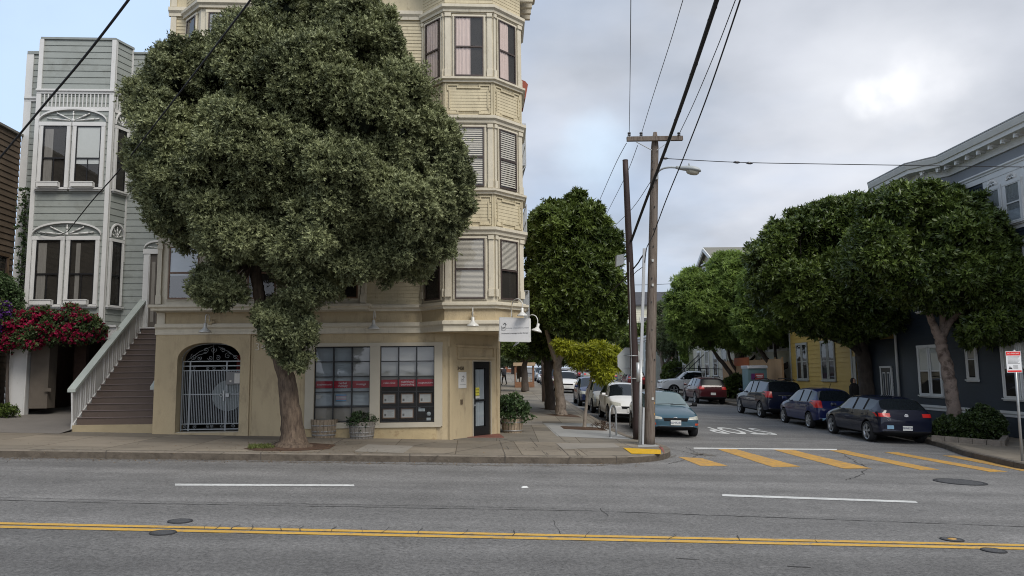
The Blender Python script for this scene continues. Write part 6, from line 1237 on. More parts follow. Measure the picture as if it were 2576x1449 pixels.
# ------------------------------------------------------------------ people
def person(label, L, v, h, cloth, legs, hair, face_dir, walk=.12, hood=False):
    X, Y = S(L, v); g = gz(X, Y, 0.0); t_loc = (X, Y, g)
    fw = Vector((math.cos(face_dir), math.sin(face_dir), 0)); sd_ = Vector((-fw.y, fw.x, 0)); k = h/1.75; o = Vector(t_loc)
    def P(a, b, c): return o+(fw*a+sd_*b)*k+Vector((0, 0, c*k))
    bm = bmesh.new(); J = {}; rad = []
    def v_(n, p, r): J[n] = bm.verts.new(p); rad.append((n, r*k))
    v_('pel', P(0, 0, .95), .15); v_('waist', P(0, 0, 1.10), .145); v_('chest', P(0, 0, 1.30), .17); v_('neck', P(0, 0, 1.47), .06); v_('head', P(.01, 0, 1.60), .095); v_('top', P(0, 0, 1.70), .08)
    for s, n in ((1, 'l'), (-1, 'r')):
        w = walk*s
        v_('hip'+n, P(0, .09*s, .90), .11); v_('knee'+n, P(w+.03, .10*s, .50), .068); v_('ank'+n, P(w*1.6-.04*(s < 0), .10*s, .09), .045); v_('toe'+n, P(w*1.6+.16, .11*s, .03), .035)
        v_('sh'+n, P(0, .17*s, 1.42), .075); v_('el'+n, P(-.04-w*.5, .24*s, 1.15), .052); v_('wr'+n, P(.08-w, .24*s, .92), .034); v_('hand'+n, P(.12-w, .23*s, .84), .036)
    E_ = [('pel', 'waist'), ('waist', 'chest'), ('chest', 'neck'), ('neck', 'head'), ('head', 'top')]
    for n in 'lr': E_ += [('pel', 'hip'+n), ('hip'+n, 'knee'+n), ('knee'+n, 'ank'+n), ('ank'+n, 'toe'+n), ('chest', 'sh'+n), ('sh'+n, 'el'+n), ('el'+n, 'wr'+n), ('wr'+n, 'hand'+n)]
    for a, b in E_: bm.edges.new((J[a], J[b]))
    me = bpy.data.meshes.new('person'); bm.to_mesh(me); bm.free(); ob = bpy.data.objects.new('person', me); COL.objects.link(ob)
    sk = ob.modifiers.new('s', 'SKIN'); me.skin_vertices[0].data
    for i, (n, r) in enumerate(rad): me.skin_vertices[0].data[i].radius = (r, r)
    me.skin_vertices[0].data[0].use_root = True; ob.modifiers.new('u', 'SUBSURF').levels = 1
    m2 = bpy.data.meshes.new_from_object(ob.evaluated_get(bpy.context.evaluated_depsgraph_get())); ob.modifiers.clear(); ob.data = m2
    for mm in (legs, cloth, mat('skin', (.30, .17, .11), .6)): m2.materials.append(mm)
    for p in m2.polygons:
        z = (p.center.z-g)/k; lat = abs((Vector(p.center)-o).dot(sd_))/k; p.use_smooth = True
        p.material_index = 2 if z > 1.50 or (z < .92 and lat > .19) else (1 if z > .93 else 0)
    tag(ob, label, 'person')
    mb = MB(); c = P(-.015, 0, 1.62); r = .112*k
    for i, (f, z) in enumerate(((0, 0),)): pass
    rings = [(0.0, r), (.55*r, .85*r), (.9*r, .45*r), (1.0*r, 0), (1.0*r, -.5*r), (.8*r, -1.1*r) if hood else (.85*r, -.7*r)]
    vs = []
    for (q, z) in rings:
        for j in range(12): a = 2*math.pi*j/12; dd = fw*math.cos(a)*q*(.55 if math.cos(a) > 0 else 1.0)+sd_*math.sin(a)*q; vs.append(Vector(c)+dd+Vector((0, 0, z)))
    mb.add(vs, [(i*12+j, i*12+(j+1) % 12, (i+1)*12+(j+1) % 12, (i+1)*12+j) for i in range(5) for j in range(12)], 0, True)
    h_ = obj('hair', mb, hair); h_.parent = ob
    if hood:
        mb = MB(); n = 14; vs = []
        for z, q in ((.80, .24), (1.0, .22), (1.2, .215), (1.38, .21), (1.47, .13), (1.52, .07)):
            for j in range(n): a = 2*math.pi*j/n; vs.append(P(math.cos(a)*q*.75, math.sin(a)*q*1.08, z))
        mb.add(vs, [(i*n+j, i*n+(j+1) % n, (i+1)*n+(j+1) % n, (i+1)*n+j) for i in range(5) for j in range(n)], 0, True); c_ = obj('coat', mb, cloth); c_.parent = ob
    return ob
BLKC = mat('black_cloth', (.010, .009, .009), .95, .2, 5); HAIR = mat('dark_hair', (.012, .009, .008), .8, .2, 9)
person('person in a dark hooded coat walking on the pavement behind the blue hatchback', 14.6, 31.6, 1.80, BLKC, mat('dark_trousers', (.02, .02, .022), .9), HAIR, -math.pi/2+.5, hood=True)
person('person in a dark top and pale trousers on the far left pavement', -.35, 60, 1.75, BLKC, mat('pale_trousers', (.28, .29, .31), .9), HAIR, 1.2)
person('second person in dark clothes standing farther up the left pavement', .05, 68, 1.70, mat('grey_cloth', (.05, .05, .06), .9), BLKC, HAIR, 2.2)
# timber parklet / planter frame far down the left pavement
L0, v0_ = .9, 62; g = gz(*S(L0, v0_)); pk = thing('timber_stall', 'open timber frame stall standing on the far left pavement', 'stall', (*S(L0, v0_), g)); TM = mat('timber', (.20, .10, .055), .8, .2, 4, stretch=(1, 1, 4))
mb = MB()
for a in (0, 1.5):
    for b in (0, 1.6): mb = MB(); boxS(mb, L0+a, L0+a+.09, v0_+b, v0_+b+.09, g, g+1.9); obj('post', mb, TM, pk)
mb = MB(); boxS(mb, L0-.1, L0+1.7, v0_-.1, v0_+1.8, g+1.75, g+2.02); obj('canopy', mb, mat('pale_timber', (.36, .27, .18), .8), pk); mb = MB(); boxS(mb, L0, L0+1.6, v0_-.05, v0_+.05, g, g+.45); obj('base_board', mb, TM, pk); mb = MB()
for i in range(5): boxS(mb, L0+.2+i*.24, L0+.36+i*.24, v0_+.3, v0_+.6, g+.45, g+.7+.12*(i % 3))
obj('goods', mb, mat('mixed_goods', (.35, .33, .30), .8, .6, 3), pk)
# ------------------------------------------------------------------ vehicles
TYRE = mat('tyre_rubber', (.016, .016, .017), .85, .2, 20); RIM = mat('alloy_rim', (.38, .39, .40), .3, .05, 4, metal=.7); TRIMB = mat('black_plastic', (.010, .010, .011), .8, .1, 8, spec=.15)
CG = mat('car_glass', (.010, .013, .016), .05, .02, 2, spec=.5); CGL = mat('car_glass_pale', (.11, .15, .155), .05, .05, 2, spec=.8, coat=.4)
LENS = mat('headlamp_lens', (.33, .33, .29), .3, .25, 14, coat=.2); TAIL = mat('tail_lamp', (.45, .012, .010), .3, .15, 8, coat=.2); AMB = mat('amber_lamp', (.45, .06, .02), .2, .1, 8, coat=1.0); CHROME = mat('chrome', (.6, .6, .6), .12, .02, 3, metal=.9); PLATE = mat('licence_plate', (.58, .58, .56), .5, .04, 9); BADGE = mat('badge_silver', (.62, .62, .64), .3, .02, 3, metal=.4)
#           x,    zb,  belt, top,  w(belt) , wtop, wfloor
def hatch(L=4.27, W=1.80, H=1.45, hood=.92, belt=.95, cowl=1.08, roofx=1.85, rearx=3.72, tailglass=4.08, nose=.66):
    w = W/2
    return dict(L=L, W=W, H=H, wheels=(.82, L-.80), r=.315, st=[(0, .32, nose-.12, nose-.08, w*.68, w*.5, 0), (.10, .24, nose-.02, nose+.02, w*.86, w*.7, 0), (.42, .20, hood-.14, hood-.08, w*.95, w*.80, 0), (cowl, .18, belt-.05, hood+.04, w*.97, w*.82, 0), (roofx, .18, belt, H-.04, w, w*.68, 1), (roofx+.55, .18, belt+.01, H, w, w*.69, 1), (roofx+.67, .18, belt+.01, H, w, w*.69, 1), (roofx+1.28, .18, belt+.02, H-.01, w, w*.69, 1), (roofx+1.40, .18, belt+.03, H-.01, w, w*.69, 1), (rearx, .19, belt+.05, H-.07, w*.98, w*.66, 1), (tailglass, .22, belt+.04, belt+.09, w*.95, w*.80, 0), (L-.08, .27, belt-.10, belt-.04, w*.90, w*.72, 0), (L, .34, belt-.28, belt-.24, w*.82, w*.6, 0)])
def sedan(L=4.35, W=1.70, H=1.38, hood=.88, belt=.90):
    w = W/2
    return dict(L=L, W=W, H=H, wheels=(.86, L-.98), r=.29, st=[(0, .32, .52, .56, w*.70, w*.52, 0), (.12, .22, .66, .70, w*.88, w*.72, 0), (.5, .19, hood-.14, hood-.07, w*.96, w*.80, 0), (1.20, .18, belt-.05, hood+.05, w*.98, w*.82, 0), (1.85, .18, belt, H-.03, w, w*.66, 1), (2.35, .18, belt+.01, H, w, w*.67, 1), (2.47, .18, belt+.01, H, w, w*.67, 1), (2.95, .18, belt+.02, H-.03, w, w*.66, 1), (3.2, .19, belt+.02, H-.09, w*.99, w*.64, 1), (3.62, .2, belt+.02, belt+.10, w*.97, w*.80, 0), (L-.12, .24, belt-.03, belt+.03, w*.92, w*.76, 0), (L, .34, belt-.22, belt-.18, w*.82, w*.6, 0)])
def suv(L=4.70, W=1.84, H=1.68, hood=1.06, belt=1.08, r=.36):
    w = W/2
    return dict(L=L, W=W, H=H, wheels=(.92, L-.92), r=r, st=[(0, .40, .78, .82, w*.74, w*.6, 0), (.12, .28, .90, .95, w*.90, w*.76, 0), (.5, .24, hood-.12, hood-.04, w*.96, w*.82, 0), (1.25, .23, belt-.04, hood+.06, w*.98, w*.84, 0), (1.95, .23, belt, H-.04, w, w*.72, 1), (2.45, .23, belt+.01, H, w, w*.73, 1), (2.57, .23, belt+.01, H, w, w*.73, 1), (3.2, .23, belt+.03, H, w, w*.73, 1), (3.32, .23, belt+.03, H, w, w*.73, 1), (L-.42, .24, belt+.06, H-.05, w*.98, w*.70, 1), (L-.14, .27, belt+.03, belt+.10, w*.95, w*.82, 0), (L-.04, .32, belt-.16, belt-.10, w*.92, w*.78, 0), (L, .40, belt-.34, belt-.30, w*.86, w*.7, 0)])
def pickup():
    w = .98
    return dict(L=5.6, W=1.96, H=1.90, wheels=(1.0, 4.6), r=.39, st=[(0, .5, .92, 1.0, w*.86, w*.75, 0), (.1, .4, 1.06, 1.12, w*.92, w*.82, 0), (.5, .36, 1.14, 1.20, w*.96, w*.84, 0), (1.5, .36, 1.22, 1.30, w*.98, w*.84, 0), (2.1, .36, 1.24, 1.86, w, w*.74, 1), (2.6, .36, 1.24, 1.90, w, w*.74, 1), (2.7, .36, 1.24, 1.90, w, w*.74, 1), (3.15, .36, 1.24, 1.88, w, w*.74, 1), (3.32, .36, 1.24, 1.30, w, w*.9, 0), (3.4, .36, 1.20, 1.24, w, w*.95, 0), (5.4, .36, 1.20, 1.24, w, w*.95, 0), (5.6, .42, 1.0, 1.04, w*.95, w*.85, 0)])
def car_body(spec, paintm, hi=True, rearmat=None, pillars=True, glass=None):
    st = spec['st']; n = len(st); vs = []; ring = 8
    for (x, zb, bl, tp, wb, wt, cab) in st:
        h = bl-zb; side = [(wb*.84, zb), (wb*.97, zb+.10*h+.03), (wb*1.0, zb+.42*h), (wb*.985, zb+.78*h), (wb*.95, bl)]
        if cab: side += [(wt+.03, tp-.10), (wt*.86, tp-.02), (0, tp)]
        else: side += [(wt+.02, bl+(tp-bl)*.55), (wt*.72, tp-.004), (0, tp)]
        full = side+[(-a, b) for a, b in side[-2::-1]]
        vs += [(-x, a, b) for a, b in full]
    m = len(vs)//n; F_ = []; MI = []
    roof0 = min(i for i in range(n) if st[i][6]); roof1 = max(i for i in range(n) if st[i][6])
    for i in range(n-1):
        for j in range(m-1):
            k = j if j < 7 else m-2-j
            F_.append((i*m+j, i*m+j+1, (i+1)*m+j+1, (i+1)*m+j)); mi = 0
            wide = st[i+1][0]-st[i][0] > .15; sideL = j < 7
            if k == 4 and roof0-1 <= i <= roof1 and (i < roof1 or wide): # side glazing
                if i == roof0-1: mi = 3 if sideL else 4
                elif i < roof1: mi = (3 if sideL else 4) if wide else 1
            if k in (5, 6) and i == roof0-1: mi = 2
            if k in (5, 6) and i == roof1: mi = 5
            if k == 0: mi = 1
            if k == 5 and i in (roof0-1, roof1): mi = 0 if False else mi
            MI.append(mi)
        F_.append((i*m+m-1, i*m, (i+1)*m, (i+1)*m+m-1)); MI.append(1)
    for e_, rev in ((0, False), (n-1, True)):
        for j in range(7):
            a, b = e_*m+j, e_*m+j+1; c, d = e_*m+m-2-j, e_*m+m-1-j
            f = (a, d, c, b) if not rev else (a, b, c, d)
            if c == b: f = (a, d, b) if not rev else (a, b, d)
            F_.append(f); MI.append(0)
    me = bpy.data.meshes.new('body'); me.from_pydata(vs, [], F_)
    for p, mi in zip(me.polygons, MI): p.material_index = mi; p.use_smooth = True
    gl = glass or CG
    def variant(m_, s): # one material per pane, so that the slots stay apart
        k = m_.name+s
        if k not in MATS: MATS[k] = m_.copy(); MATS[k].name = k
        return MATS[k]
    mats = [paintm, TRIMB, variant(gl, '_front'), variant(gl, '_left'), variant(gl, '_right'), variant(rearmat or gl, '_rear')]
    for mm in mats: me.materials.append(mm)
    # crease glazing borders a little
    bm = bmesh.new(); bm.from_mesh(me); bmesh.ops.recalc_face_normals(bm, faces=bm.faces); cl = bm.edges.layers.float.new('crease_edge')
    for e_ in bm.edges:
        ms = {f.material_index for f in e_.link_faces}
        if len(ms) > 1: e_[cl] = .8
    bm.to_mesh(me); bm.free()
    ob = bpy.data.objects.new('tmpbody', me); COL.objects.link(ob); sb = ob.modifiers.new('s', 'SUBSURF'); sb.levels = sb.render_levels = 3 if hi else 2
    cut = None
    if hi:
        cm = MB(); r = spec['r']+.055
        for xw in spec['wheels']:
            for s in (-1, 1):
                y0_, y1_ = (spec['W']/2-.27)*s, (spec['W']/2+.2)*s; N_ = 28
                a = [(-xw+r*math.cos(2*math.pi*j/N_), min(y0_, y1_), spec['r']+.01+r*math.sin(2*math.pi*j/N_)) for j in range(N_)]; cm.prism(a, (0, abs(y1_-y0_), 0), 1)
        cut = obj('cutter', cm, mats); 
        bmx = bmesh.new(); bmx.from_mesh(cut.data); bmesh.ops.recalc_face_normals(bmx, faces=bmx.faces); bmx.to_mesh(cut.data); bmx.free()
        bo = ob.modifiers.new('b', 'BOOLEAN'); bo.object = cut; bo.operation = 'DIFFERENCE'; bo.solver = 'EXACT'
    res = bpy.data.meshes.new_from_object(ob.evaluated_get(bpy.context.evaluated_depsgraph_get()))
    bpy.data.objects.remove(ob)
    if cut: bpy.data.objects.remove(cut)
    return res, mats
def split(me, mats, root):
    bm0 = bmesh.new(); bm0.from_mesh(me); bvh = BVHTree.FromBMesh(bm0); bm0.free(); out_ = {}
    for idxs, name in (((0, 1), 'body'), ((2,), 'windshield'), ((3,), 'side_window'), ((4,), 'side_window'), ((5,), 'rear_window')):
        bm = bmesh.new(); bm.from_mesh(me); bmesh.ops.delete(bm, geom=[f for f in bm.faces if f.material_index not in idxs], context='FACES')
        if not bm.faces: bm.free(); continue
        m2 = bpy.data.meshes.new(name); bm.to_mesh(m2); bm.free()
        for mm in mats: m2.materials.append(mm)
        for p in m2.polygons: p.use_smooth = True
        o = bpy.data.objects.new(name, m2); COL.objects.link(o); o.parent = root; out_[name] = o
        if name == 'body':
            try: m2.set_sharp_from_angle(angle=R(50))
            except Exception: pass
    return bvh, out_
def conform(bvh, quad, direc, m, name, parent, off=.008, n=8, holder=None):
    """lay a four-cornered patch on the body; corners in the plane seen along direc ('f','r','l','s' or 't')"""
    vs = []; ok = []
    for i in range(n+1):
        for j in range(n+1):
            u, v = i/n, j/n; a, b = [(quad[0][k]*(1-u)+quad[1][k]*u)*(1-v)+(quad[3][k]*(1-u)+quad[2][k]*u)*v for k in (0, 1)]
            if direc == 'f': o, d = Vector((2, a, b)), Vector((-1, 0, 0))
            elif direc == 'r': o, d = Vector((-9, a, b)), Vector((1, 0, 0))
            elif direc == 'l': o, d = Vector((a, 3, b)), Vector((0, -1, 0))
            elif direc == 's': o, d = Vector((a, -3, b)), Vector((0, 1, 0))
            else: o, d = Vector((a, b, 4)), Vector((0, 0, -1))
            h = bvh.ray_cast(o, d)
            if h[0] is None: vs.append(None)
            else: vs.append(h[0]+(h[1] if h[1].dot(d) < 0 else -h[1])*off)
    mb = MB(); idx = {}; V = []
    for i, p in enumerate(vs):
        if p is not None: idx[i] = len(V); V.append(p)
    fs = []
    for i in range(n):
        for j in range(n):
            q = [i*(n+1)+j, (i+1)*(n+1)+j, (i+1)*(n+1)+j+1, i*(n+1)+j+1]
            if all(k in idx for k in q):
                P_ = [V[idx[k]] for k in q]
                if max((P_[a]-P_[(a+1) % 4]).length for a in range(4)) < .5: fs.append([idx[k] for k in q])
    if not fs: return None
    mb.add(V, fs, 0, True); return obj(name, mb, m, parent, local=True)
def wheel(root, x, y, r, s, spokes=5, hi=True, rimm=None, tw=.2):
    mb = MB(); A = Matrix(((1, 0, 0), (0, 0, -1), (0, 1, 0))) if s > 0 else Matrix(((1, 0, 0), (0, 0, 1), (0, -1, 0)))
    # lathe axis -> outward (+y for s > 0)
    A = Matrix(((1, 0, 0), (0, 0, s), (0, 1, 0)))
    c = (x, y, r); n = 28 if hi else 14
    mb.lathe([(r*.75, .0), (r*.78, .012), (r*.94, .012), (r, -.03), (r, -tw+.03), (r*.93, -tw), (r*.7, -tw)], c, n, ax=A); w = obj('wheel', mb, TYRE, root, local=True)
    mb = MB(); mb.lathe([(r*.76, .004), (r*.71, .004), (r*.69, -.05), (r*.67, -.06)], c, n, ax=A)
    mb.lathe([(r*.15, .0), (r*.12, .006), (0, .006)], c, 12, ax=A)
    for i in range(spokes):
        a = 2*math.pi*i/spokes+.3; d = Vector((math.cos(a), 0, math.sin(a))); q = Vector((-math.sin(a), 0, math.cos(a))); C0 = Vector(c)+Vector((0, -.012*s, 0)); o_ = Vector((0, s*.01, 0))
        w0, w1 = r*.075, r*.14
        P_ = [C0+d*r*.10-q*w0, C0+d*r*.10+q*w0, C0+d*r*.71+q*w1, C0+d*r*.71-q*w1]; mb.hexa([p-o_*1.5 for p in P_]+[p+o_ for p in P_])
    obj('rim', mb, rimm or RIM, w, local=True)
    mb = MB(); mb.lathe([(r*.70, -.055), (0, -.055)], c, n, ax=A); obj('brake_disc', mb, TRIMB, w, local=True)
def car(label, spec, paintm, L, v, heading, hi=True, cat='car', group='cars parked along the side street', rearmat=None, plate=None, front=None, glass=None, name='parked_car', spokes=5, rimm=None, roofrail=False, yaw=0.0, tail=None):
    """L, v: centre of the front bumper; heading +1 away from the viewer, -1 towards"""
    X, Y = S(L, v); g = gz(X, Y, -.15); a = math.atan2(SN[1], SN[0]) if heading > 0 else math.atan2(-SN[1], -SN[0]); a += yaw
    fx = Vector((math.cos(a), math.sin(a), 0)); nrm = Vector((.035, -.016 if Y > 20 else 0, 1)).normalized(); fx = (fx-nrm*fx.dot(nrm)).normalized(); ly = nrm.cross(fx)
    mw = Matrix(((fx.x, ly.x, nrm.x, X), (fx.y, ly.y, nrm.y, Y), (fx.z, ly.z, nrm.z, g), (0, 0, 0, 1)))
    root = thing(name, label, cat, group=group, mw=mw)
    me, mats = car_body(spec, paintm, hi, rearmat, glass=glass); bvh, parts = split(me, mats, root); body = parts['body']
    r = spec['r']; W = spec['W']; Lc = spec['L']; H = spec['H']; st = spec['st']; belt = st[4][2]
    for x in spec['wheels']:
        for s in (1, -1): wheel(root, -x, s*(W/2-.015), r, s, spokes, hi, rimm)
    w = W/2
    # lamps
    T = tail or ((w*.52, w*.84), (belt-.20, belt-.02))
    for s in (1, -1):
        hz = front or ((w*.50, w*.97), (st[1][2]-.16, st[1][2]+.0))
        conform(bvh, [(s*hz[0][0], hz[1][0]+.03), (s*hz[0][1], hz[1][0]+.02), (s*hz[0][1], hz[1][1]+.06), (s*hz[0][0], hz[1][1])], 'f', LENS, 'headlight', root)
        conform(bvh, [(s*T[0][0], T[1][0]), (s*T[0][1], T[1][0]), (s*T[0][1], T[1][1]), (s*T[0][0], T[1][1])], 'r', TAIL, 'tail_light', root)
    zf = st[1][2]
    conform(bvh, [(-w*.42, zf-.14), (w*.42, zf-.14), (w*.46, zf-.05), (-w*.46, zf-.05)], 'f', TRIMB, 'grille', root)
    conform(bvh, [(-w*.62, .26), (w*.62, .26), (w*.66, .36), (-w*.66, .36)], 'f', TRIMB, 'air_intake', root)
    conform(bvh, [(-w*.75, st[-1][1]-.05), (w*.75, st[-1][1]-.05), (w*.8, st[-1][1]+.06), (-w*.8, st[-1][1]+.06)], 'r', TRIMB, 'rear_valance', root)
    if heading > 0:
        zp = st[-1][1]+.16 if plate is None else plate[0]; yp = 0 if plate is None else plate[1]
        pl_ = conform(bvh, [(yp-.15, zp), (yp+.15, zp), (yp+.15, zp+.14), (yp-.15, zp+.14)], 'r', PLATE, 'licence_plate', root, off=.014, n=2)
    else:
        zp = .42 if plate is None else plate[0]
        pl_ = conform(bvh, [(-.16, zp), (.16, zp), (.16, zp+.15), (-.16, zp+.15)], 'f', PLATE, 'licence_plate', root, off=.02, n=2)
    for s in (1, -1):
        mb = MB(); x0 = -(st[3][0]+.22); yy = s*(w+.03); zc = belt+.02
        vs = [(x0-.05*math.cos(b)+(.02 if abs(a_) > 0 else 0), yy+s*(.05+.075*a_), zc+.055+.065*math.sin(b)) for a_ in (-1, -.6, .6, 1) for b in [2*math.pi*j/8 for j in range(8)]]
        mb.add(vs, [(i*8+j, i*8+(j+1) % 8, (i+1)*8+(j+1) % 8, (i+1)*8+j) for i in range(3) for j in range(8)]+[tuple(range(8)), tuple(range(24, 32))], 0, True); mb.strip((x0, s*(w-.08), zc), (x0, yy+s*.02, zc+.03), .04); obj('wing_mirror', mb, TRIMB if paintm in (P_COR,) else paintm, root, local=True)
        if hi:
            side = 'l' if s > 0 else 's'
            for xs_ in (st[4][0]-.38, (st[5][0]+st[6][0])/2, st[8][0]+.12): conform(bvh, [(-xs_-.005, .28), (-xs_+.005, .28), (-xs_+.005, belt-.02), (-xs_-.005, belt-.02)], side, TRIMB, 'door_seam', root, off=.002, n=6)
            for xs_ in ((st[5][0]-.02), (st[7][0]-.02)): conform(bvh, [(-xs_-.05, belt-.13), (-xs_+.12, belt-.13), (-xs_+.12, belt-.10), (-xs_-.05, belt-.10)], side, paintm, 'door_handle', root, off=.03, n=3)
            xa, xb = spec['wheels'][0]+r+.08, spec['wheels'][1]-r-.08; conform(bvh, [(-xb, .20), (-xa, .20), (-xa, .235), (-xb, .235)], side, TRIMB, 'sill_trim', root, off=.01, n=8)
    if roofrail:
        mb = MB()
        for s in (1, -1): mb.tube([(-st[4][0]-.2, s*w*.62, H+.0), (-st[4][0]-.35, s*w*.63, H+.05), (-Lc+.75, s*w*.63, H+.04), (-Lc+.6, s*w*.62, H-.03)], .018, 6)
        obj('roof_rail', mb, TRIMB, root, local=True)
    return root, bvh, spec
def plate_text(root, s, x, y, z, heading, size=.082):
    if heading > 0: rot = (Vector((x, y, z)), Vector((0, -1, 0)), Vector((.12, 0, 1)).normalized(), Vector((-1, 0, .1)))
    else: rot = (Vector((x, y, z)), Vector((0, 1, 0)), Vector((-.1, 0, 1)), Vector((1, 0, 0)))
    text('plate_number', s, size, None, 0, 0, 0, mat('plate_blue', (.02, .03, .09), .5), root, rot=rot, ext=.001, local=True)
P_GTI = paint('midnight_paint', (.004, .006, .018), .15); P_FIT = paint('blue_paint', (.008, .014, .07), .18); P_EQ = paint('black_blue_paint', (.005, .008, .024), .18); P_CT = paint('maroon_paint', (.05, .008, .011), .22)
P_WH = paint('white_car_paint', (.62, .62, .61), .3); P_COR = paint('teal_blue_paint', (.032, .075, .105), .35); P_SIL = paint('champagne_paint', (.26, .255, .225), .3); P_DB = paint('dark_blue_paint', (.012, .02, .07), .2); P_RED = paint('red_paint', (.10, .012, .014), .25); P_SB = paint('steel_blue_paint', (.06, .11, .17), .25); P_GR = paint('grey_car_paint', (.14, .15, .16), .25)
# --- right kerb, seen from behind
h1 = hatch(4.25, 1.80, 1.45)
root, bvh, sp = car('dark blue hatchback with five-spoke wheels parked first behind the crosswalk', h1, P_GTI, 12.36, 27.62, 1, plate=(.42, 0), tail=((.50, .84), (.82, .93)))
xr = -4.25-.0
def rearx(bvh, y, z):
    h = bvh.ray_cast(Vector((-9, y, z)), Vector((1, 0, 0))); return h[0].x if h[0] else -4.3
plate_text(root, '7FWF734', rearx(bvh, 0, .49)-.02, 0, .49, 1)
mb = MB(); x_ = rearx(bvh, 0, .86)-.006; mb.lathe([(.062, 0), (.062, .006), (.050, .008), (.048, .004), (0, .004)], (x_, 0, .86), 20, ax=Matrix(((0, 0, -1), (0, 1, 0), (1, 0, 0)))); em = obj('emblem', mb, BADGE, root, local=True)
text('emblem_letters', 'V\nW', .055, None, 0, 0, 0, BADGE, em, rot=(Vector((x_-.008, 0, .862)), Vector((0, -1, 0)), Vector((0, 0, 1)), Vector((-1, 0, 0))), local=True)
text('badge', 'GTI', .07, None, 0, 0, 0, BADGE, root, rot=(Vector((rearx(bvh, .55, .74)-.008, .55, .74)), Vector((0, -1, 0)), Vector((0, 0, 1)), Vector((-1, 0, 0))), local=True)
conform(bvh, [(.42, .46), (.62, .46), (.62, .57), (.42, .57)], 'r', mat('sticker_blue', (.20, .34, .46), .5), 'bumper_sticker', root, n=3)
h2 = hatch(4.10, 1.70, 1.53, hood=.98, belt=.96, cowl=.95, roofx=1.85, rearx=3.60, tailglass=3.95, nose=.72); h2['r'] = .30; h2['wheels'] = (.75, 3.35)
root, bvh, _ = car('bright blue hatchback parked between the dark hatchback and the black SUV', h2, P_FIT, 12.40, 32.35, 1, tail=((.58, .80), (.80, 1.06)), spokes=7, plate=(.62, 0)); conform(bvh, [(.40, .34), (.60, .34), (.60, .43), (.40, .43)], 'r', mat('sticker_blue', 0), 'bumper_sticker', root, n=3)
mb = MB(); mb.strip((-3.3, 0, 1.50), (-3.5, 0, 1.75), .012); obj('antenna', mb, TRIMB, root, local=True)
s1_ = suv(4.77, 1.84, 1.72)
root, bvh, _ = car('black SUV with large red tail lights parked in front of the blue hatchback', s1_, P_EQ, 12.45, 38.3, 1, tail=((.62, .86), (.94, 1.20)), roofrail=True, rearmat=CG); conform(bvh, [(-.35, 1.02), (.35, 1.02), (.35, 1.05), (-.35, 1.05)], 'r', CHROME, 'chrome_bar', root, n=4)
ctm = suv(4.45, 1.78, 1.60, 1.0, 1.02, .34)
car('maroon crossover parked behind the roadside bush', ctm, P_CT, 12.45, 49.7, 1, tail=((.52, .84), (.88, 1.04)), roofrail=True, rearmat=mat('tinted_glass', (.008, .008, .009), .25, .02, 2, spec=.12))
pk_, bvh, _ = car('white pickup truck with a black ladder rack', pickup(), paint('fleet_white_paint', (.82, .82, .82), .3), 11.9, 58.6, 1, yaw=math.pi/2, cat='pickup truck', name='pickup_truck', group=None)
mb = MB()
for s in (1, -1):
    mb.tube([(-.9, s*.85, 1.75), (-1.6, s*.85, 2.08), (-5.9, s*.85, 2.08)], .025, 6); [mb.strip((-x, s*.85, 1.2), (-x, s*.85, 2.08), .04) for x in (3.5, 5.4)]
for x in (1.7, 2.8, 3.5, 4.5, 5.4, 5.9): mb.tube([(-x, -.85, 2.1), (-x, .85, 2.1)], .02, 6)
obj('ladder_rack', mb, TRIMB, pk_, local=True); conform(bvh, [(-5.3, -.8), (-3.5, -.8), (-3.5, .8), (-5.3, .8)], 't', TRIMB, 'cargo_bed', pk_, n=4)
car('dark SUV almost hidden behind the wooden pole past the white pickup', suv(4.6, 1.8, 1.75), P_RED, 12.4, 75.5, 1, hi=False)
car('steel blue car seen through the gap between the poles', suv(4.5, 1.8, 1.62), P_SB, 12.0, 90, 1, hi=False)
car('dark red compact car with a black roofline beneath the yellow green sapling', hatch(4.2, 1.75, 1.5), P_DB, 12.0, 98, 1, hi=False, tail=((.5, .9), (.75, .98)))
car('champagne wagon far up the street left of the sapling trunk', hatch(4.5, 1.78, 1.5), P_SIL, 11.6, 107, 1, hi=False)
car('red sedan farthest up the right side of the street', sedan(), P_RED, 11.9, 118, 1, hi=False)
# --- left kerb, facing the viewer
cs_ = sedan(4.36, 1.69, 1.38)
root, bvh, sp = car('teal blue sedan facing the crosswalk beside the wooden pole', cs_, P_COR, 5.28, 23.55, -1, plate=(.40, 0), front=((.42, .80), (.54, .63)), glass=CGL, spokes=6, rimm=mat('grey_hubcap', (.16, .17, .18), .5))
plate_text(root, '6LHR231', .0+bvh.ray_cast(Vector((2, 0, .475)), Vector((-1, 0, 0)))[0].x+.024, 0, .475, -1, .088)
for s in (1, -1): conform(bvh, [(s*.60, .40), (s*.80, .40), (s*.80, .46), (s*.60, .46)], 'f', AMB, 'turn_signal', root, n=4)
conform(bvh, [(-.42, .24), (.42, .24), (.46, .34), (-.46, .34)], 'f', TRIMB, 'lower_intake', root)
mb = MB(); mb.tube([(-1.22, -.5, .965), (-1.30, .2, .99)], .008, 5); mb.tube([(-1.22, .1, .965), (-1.30, .62, .99)], .008, 5); obj('wiper', mb, TRIMB, root, local=True)
x_ = bvh.ray_cast(Vector((2, 0, .62)), Vector((-1, 0, 0)))[0].x+.012; mb = MB(); mb.tube([(x_, .06*math.cos(a), .605+.035*math.sin(a)) for a in [2*math.pi*i/16 for i in range(17)]], .006, 6); mb.tube([(x_, .03*math.cos(a), .605+.03*math.sin(a)) for a in [2*math.pi*i/12 for i in range(13)]], .005, 6); obj('emblem', mb, BADGE, root, local=True)
